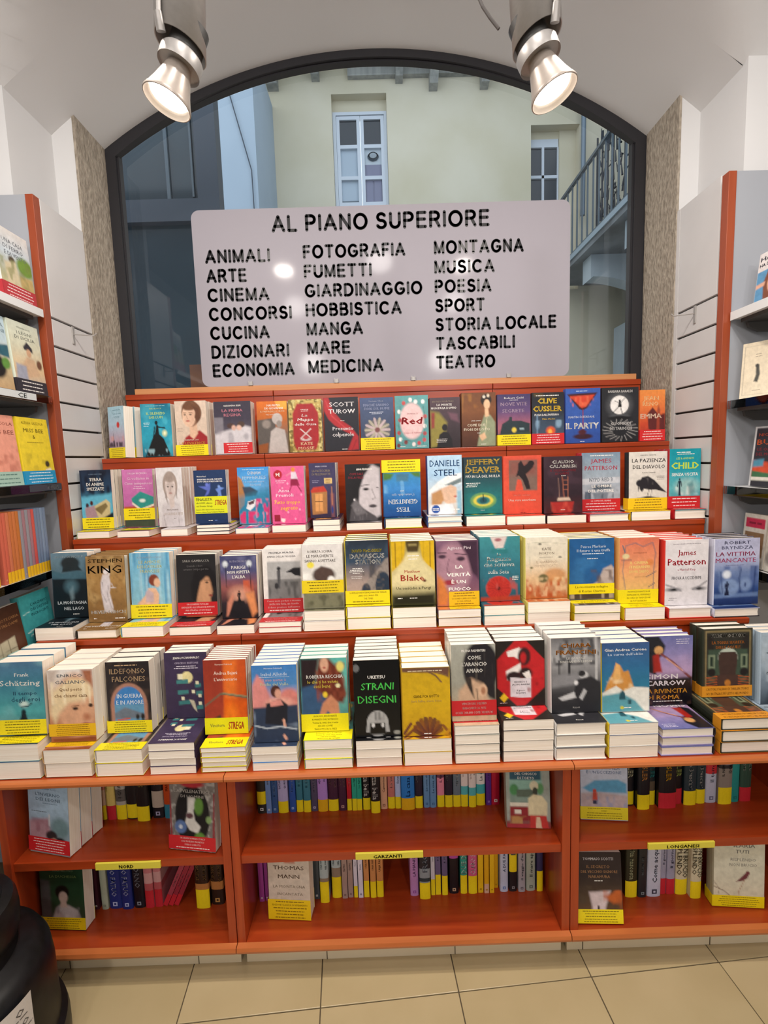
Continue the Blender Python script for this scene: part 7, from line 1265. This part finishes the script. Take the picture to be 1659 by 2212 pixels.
D('biblio','brown paperback with reader at a window','dark brown paperback with reader at a window, left lowest shelf',bg=['#3c2418','#4c2c1c','#5c3420'],spine='#3c2418',
 art=[('p',[(8,54),(70,50),(72,92),(8,94)],'#b0a890',1.5),('l',[(28,52),(28,92)],1,'#6c6450'),('l',[(50,52),(50,92)],1,'#6c6450'),('l',[(8,70),(70,68)],1,'#6c6450'),('e',40,80,7,6,'#2c1c14',1.5),('p',[(34,84),(50,84),(54,100),(30,100)],'#9c6c2c',2)],
 tx=[('LA BIBLIOTECARIA',50,20,4.6,88,'#a87c50'),('DI NOTRE-DAME',50,29,4.6,78,'#a87c50')])
D('archivio','turquoise paperback with clouds and wolf','turquoise paperback with clouds, left lowest shelf',bg=['#3f9ca0','#3c9498','#2c7478'],spine='#3c9498',
 art=[('p',[(50,60),(90,56),(98,80),(56,84)],'#8c6c4c',3),('l',[(4,30),(24,28)],2,'#a8ccc8'),('l',[(8,60),(30,58)],2.5,'#c8dcd8'),('l',[(14,66),(34,64)],2,'#c8dcd8'),('p',[(0,92),(30,74),(60,90),(100,84),(100,100),(0,100)],'#1c3c34',3)],
 tx=[("L'ARCHIVIO",60,18,4.4,56,'#1c4c58'),('DEI DESTINI',60,26,4.4,60,'#1c4c58'),('INCROCIATI',58,34,4.4,58,'#1c4c58')])
D('hazel','white paperback with painted woman face','white paperback with painted red-lipped face, right top shelf',bg=['#d8d4d4','#d8d0cc'],spine='#c8c8cc',
 art=[('p',[(0,36),(100,34),(100,100),(0,100)],'#5c94bc',1),('p',[(30,100),(24,60),(36,36),(70,30),(100,36),(100,100)],'#7c4c38',2),('e',66,64,28,24,'#d8a890',2),('p',[(50,36),(90,32),(96,44),(60,46)],'#7c4c38',2),('e',56,60,5,2,'#2c2420',1),('e',82,60,5,2,'#2c2420',1),('e',70,80,10,2.6,'#b02c34',1),('p',[(0,60),(30,58),(28,66),(0,68)],'#d8a890',2)],
 tx=[('HAZEL',44,12,8,76,'#34384c',{'b':3}),('HA DETTO NO',50,24,6,90,'#34384c',{'b':3})])
D('crema','cream paperback with small ink drawing','cream paperback with thin border and ink drawing, right second shelf',bg=['#d8ccb4','#dcd0b8'],spine='#c8b898',t=.034,
 art=[('l',[(8,6),(92,6),(92,94),(8,94),(8,6)],1.2,'#8a8478'),('p',[(44,44),(54,42),(58,58),(52,72),(40,70),(46,58)],'#4c4c48',2),('e',48,42,6,3,'#3c3c3c',1.5)],wd=[(40,60,22,1,'#9a9080'),(40,62,26,1,'#9a9080'),(36,64,86,.8,'#9a9080')])
D('bussola','dark paperback with orange lettering','dark framed paperback with orange lettering, right third shelf',bg=['#2c2c34','#2c2c34'],spine='#c8c8c8',
 art=[('p',[(0,0),(6,0),(6,100),(0,100)],'#c8ccd0',.8),('p',[(0,0),(100,0),(100,3),(0,3)],'#c8ccd0',.8),('p',[(6,56),(60,60),(100,70),(100,84),(6,84)],'#c84c30',3),('p',[(6,56),(40,54),(40,66),(6,68)],'#4c8ca8',3),('p',[(6,74),(100,80),(100,90),(6,90)],'#3c6c4c',2),('p',[(6,84),(100,84),(100,90),(6,90)],'#d8d4cc',1),('e',78,60,22,10,'#1c1c22',2)],
 tx=[('NICOLAS',50,14,5,70,'#c05030',{'b':2}),('BUSSI',54,26,9,84,'#d06034',{'b':2}),('LE OMBRE',50,38,5,70,'#8c3038',{'b':2}),('DEL MONDO',50,46,5,74,'#8c3038',{'b':2})])
D('serie','white paperback with magenta label','white paperback with magenta title label, right lowest shelf',bg=['#d0ccc4','#d0ccc4'],spine='#c8c4bc',art=[('p',[(8,8),(92,8),(92,26),(8,26)],'#c02c50',.8),('p',[(8,34),(92,34),(92,80),(8,80)],'#8a6c50',1)],wd=[(20,80,17,4,'#8a1c38')])
D('gene','white paperback with orange lettering and figure','white paperback with orange lettering and rainbow figure, right lowest shelf',bg=['#d0ccc4','#d0ccc4'],spine='#c8c4bc',
 art=[('p',[(44,30),(70,24),(90,40),(84,84),(40,84)],'#b8a8a0',4),('p',[(52,28),(66,26),(60,70),(48,70)],'#c88c4c',3),('p',[(66,26),(84,36),(80,76),(64,76)],'#8cb0a8',3),('e',20,76,20,14,'#8a8480',5)],tx=[('GENERA',54,10,7,86,'#c05c30',{'b':3})],wd=[(6,34,42,1,'#8a8480')])
def sidebook(key, sgn, xf, yc, z, w_, h_, t, lean=6, yaw=None):
    sp = SPEC[key]; ms = book_meshes(key, w_, h_, t, sp); a = R(lean)
    o = make_book(ms, sp.get('hard'), (xf, yc, z+t*math.sin(a)+.0009), (-a, 0, R(90 if sgn < 0 else -90) if yaw is None else R(yaw)))
    tag(o, sp['d'], 'book')
sidebook('casa', -1, -1.168, 1.700, 2.102, .148, .222, .024, 4)
sidebook('sicilia', -1, -1.166, 1.708, 1.803, .142, .232, .030, 4)
sidebook('caduta', -1, -1.172, 1.560, 1.803, .142, .232, .030, 4)
sidebook('miss', -1, -1.166, 1.702, 1.498, .150, .224, .028, 4)
sidebook('rosa', -1, -1.170, 1.545, 1.498, .150, .224, .028, 4)
sidebook('archivio', -1, -1.166, 1.630, .928, .142, .208, .028, 6)
sidebook('biblio', -1, -1.160, 1.480, .928, .142, .196, .028, 8)
sidebook('hazel', 1, 1.262, 1.624, 2.009, .130, .165, .024, 6)
sidebook('crema', 1, 1.272, 1.672, 1.709, .098, .186, .034, 4, yaw=-62)
sidebook('bussola', 1, 1.262, 1.604, 1.413, .136, .200, .026, 5)
sidebook('serie', 1, 1.292, 1.682, 1.127, .104, .186, .022, 4)
sidebook('gene', 1, 1.292, 1.560, 1.127, .128, .186, .022, 4)
cols = ['#5a94a4','#c4604c','#c4604c','#c47050','#bc6c3c','#c07040','#b86c34','#8a8a94','#98707c','#8a8a94','#98707c','#c0504c','#6a7c98','#6a7c98','#7488a4','#6a7c98']
y = 1.475
for i, c_ in enumerate(cols):
    t_ = .028 if i == 0 else .0138
    spine_book(y, y+t_, -1.168, 1.197, .222, .13, c_, 'a' if i not in (7, 1) else None, [''], '#d8b090', '%s spine on the left fourth shelf, %s from the near end' % ({'#5a94a4':'thick light blue','#c4604c':'salmon','#c47050':'coral','#bc6c3c':'orange','#c07040':'orange','#b86c34':'orange','#8a8a94':'grey','#98707c':'mauve','#c0504c':'coral red','#6a7c98':'grey-blue','#7488a4':'light grey-blue'}[c_], NUM[i]), 'slim spines on the left fourth shelf', bz=(0, .16), facing='x')
    y += t_+.0003
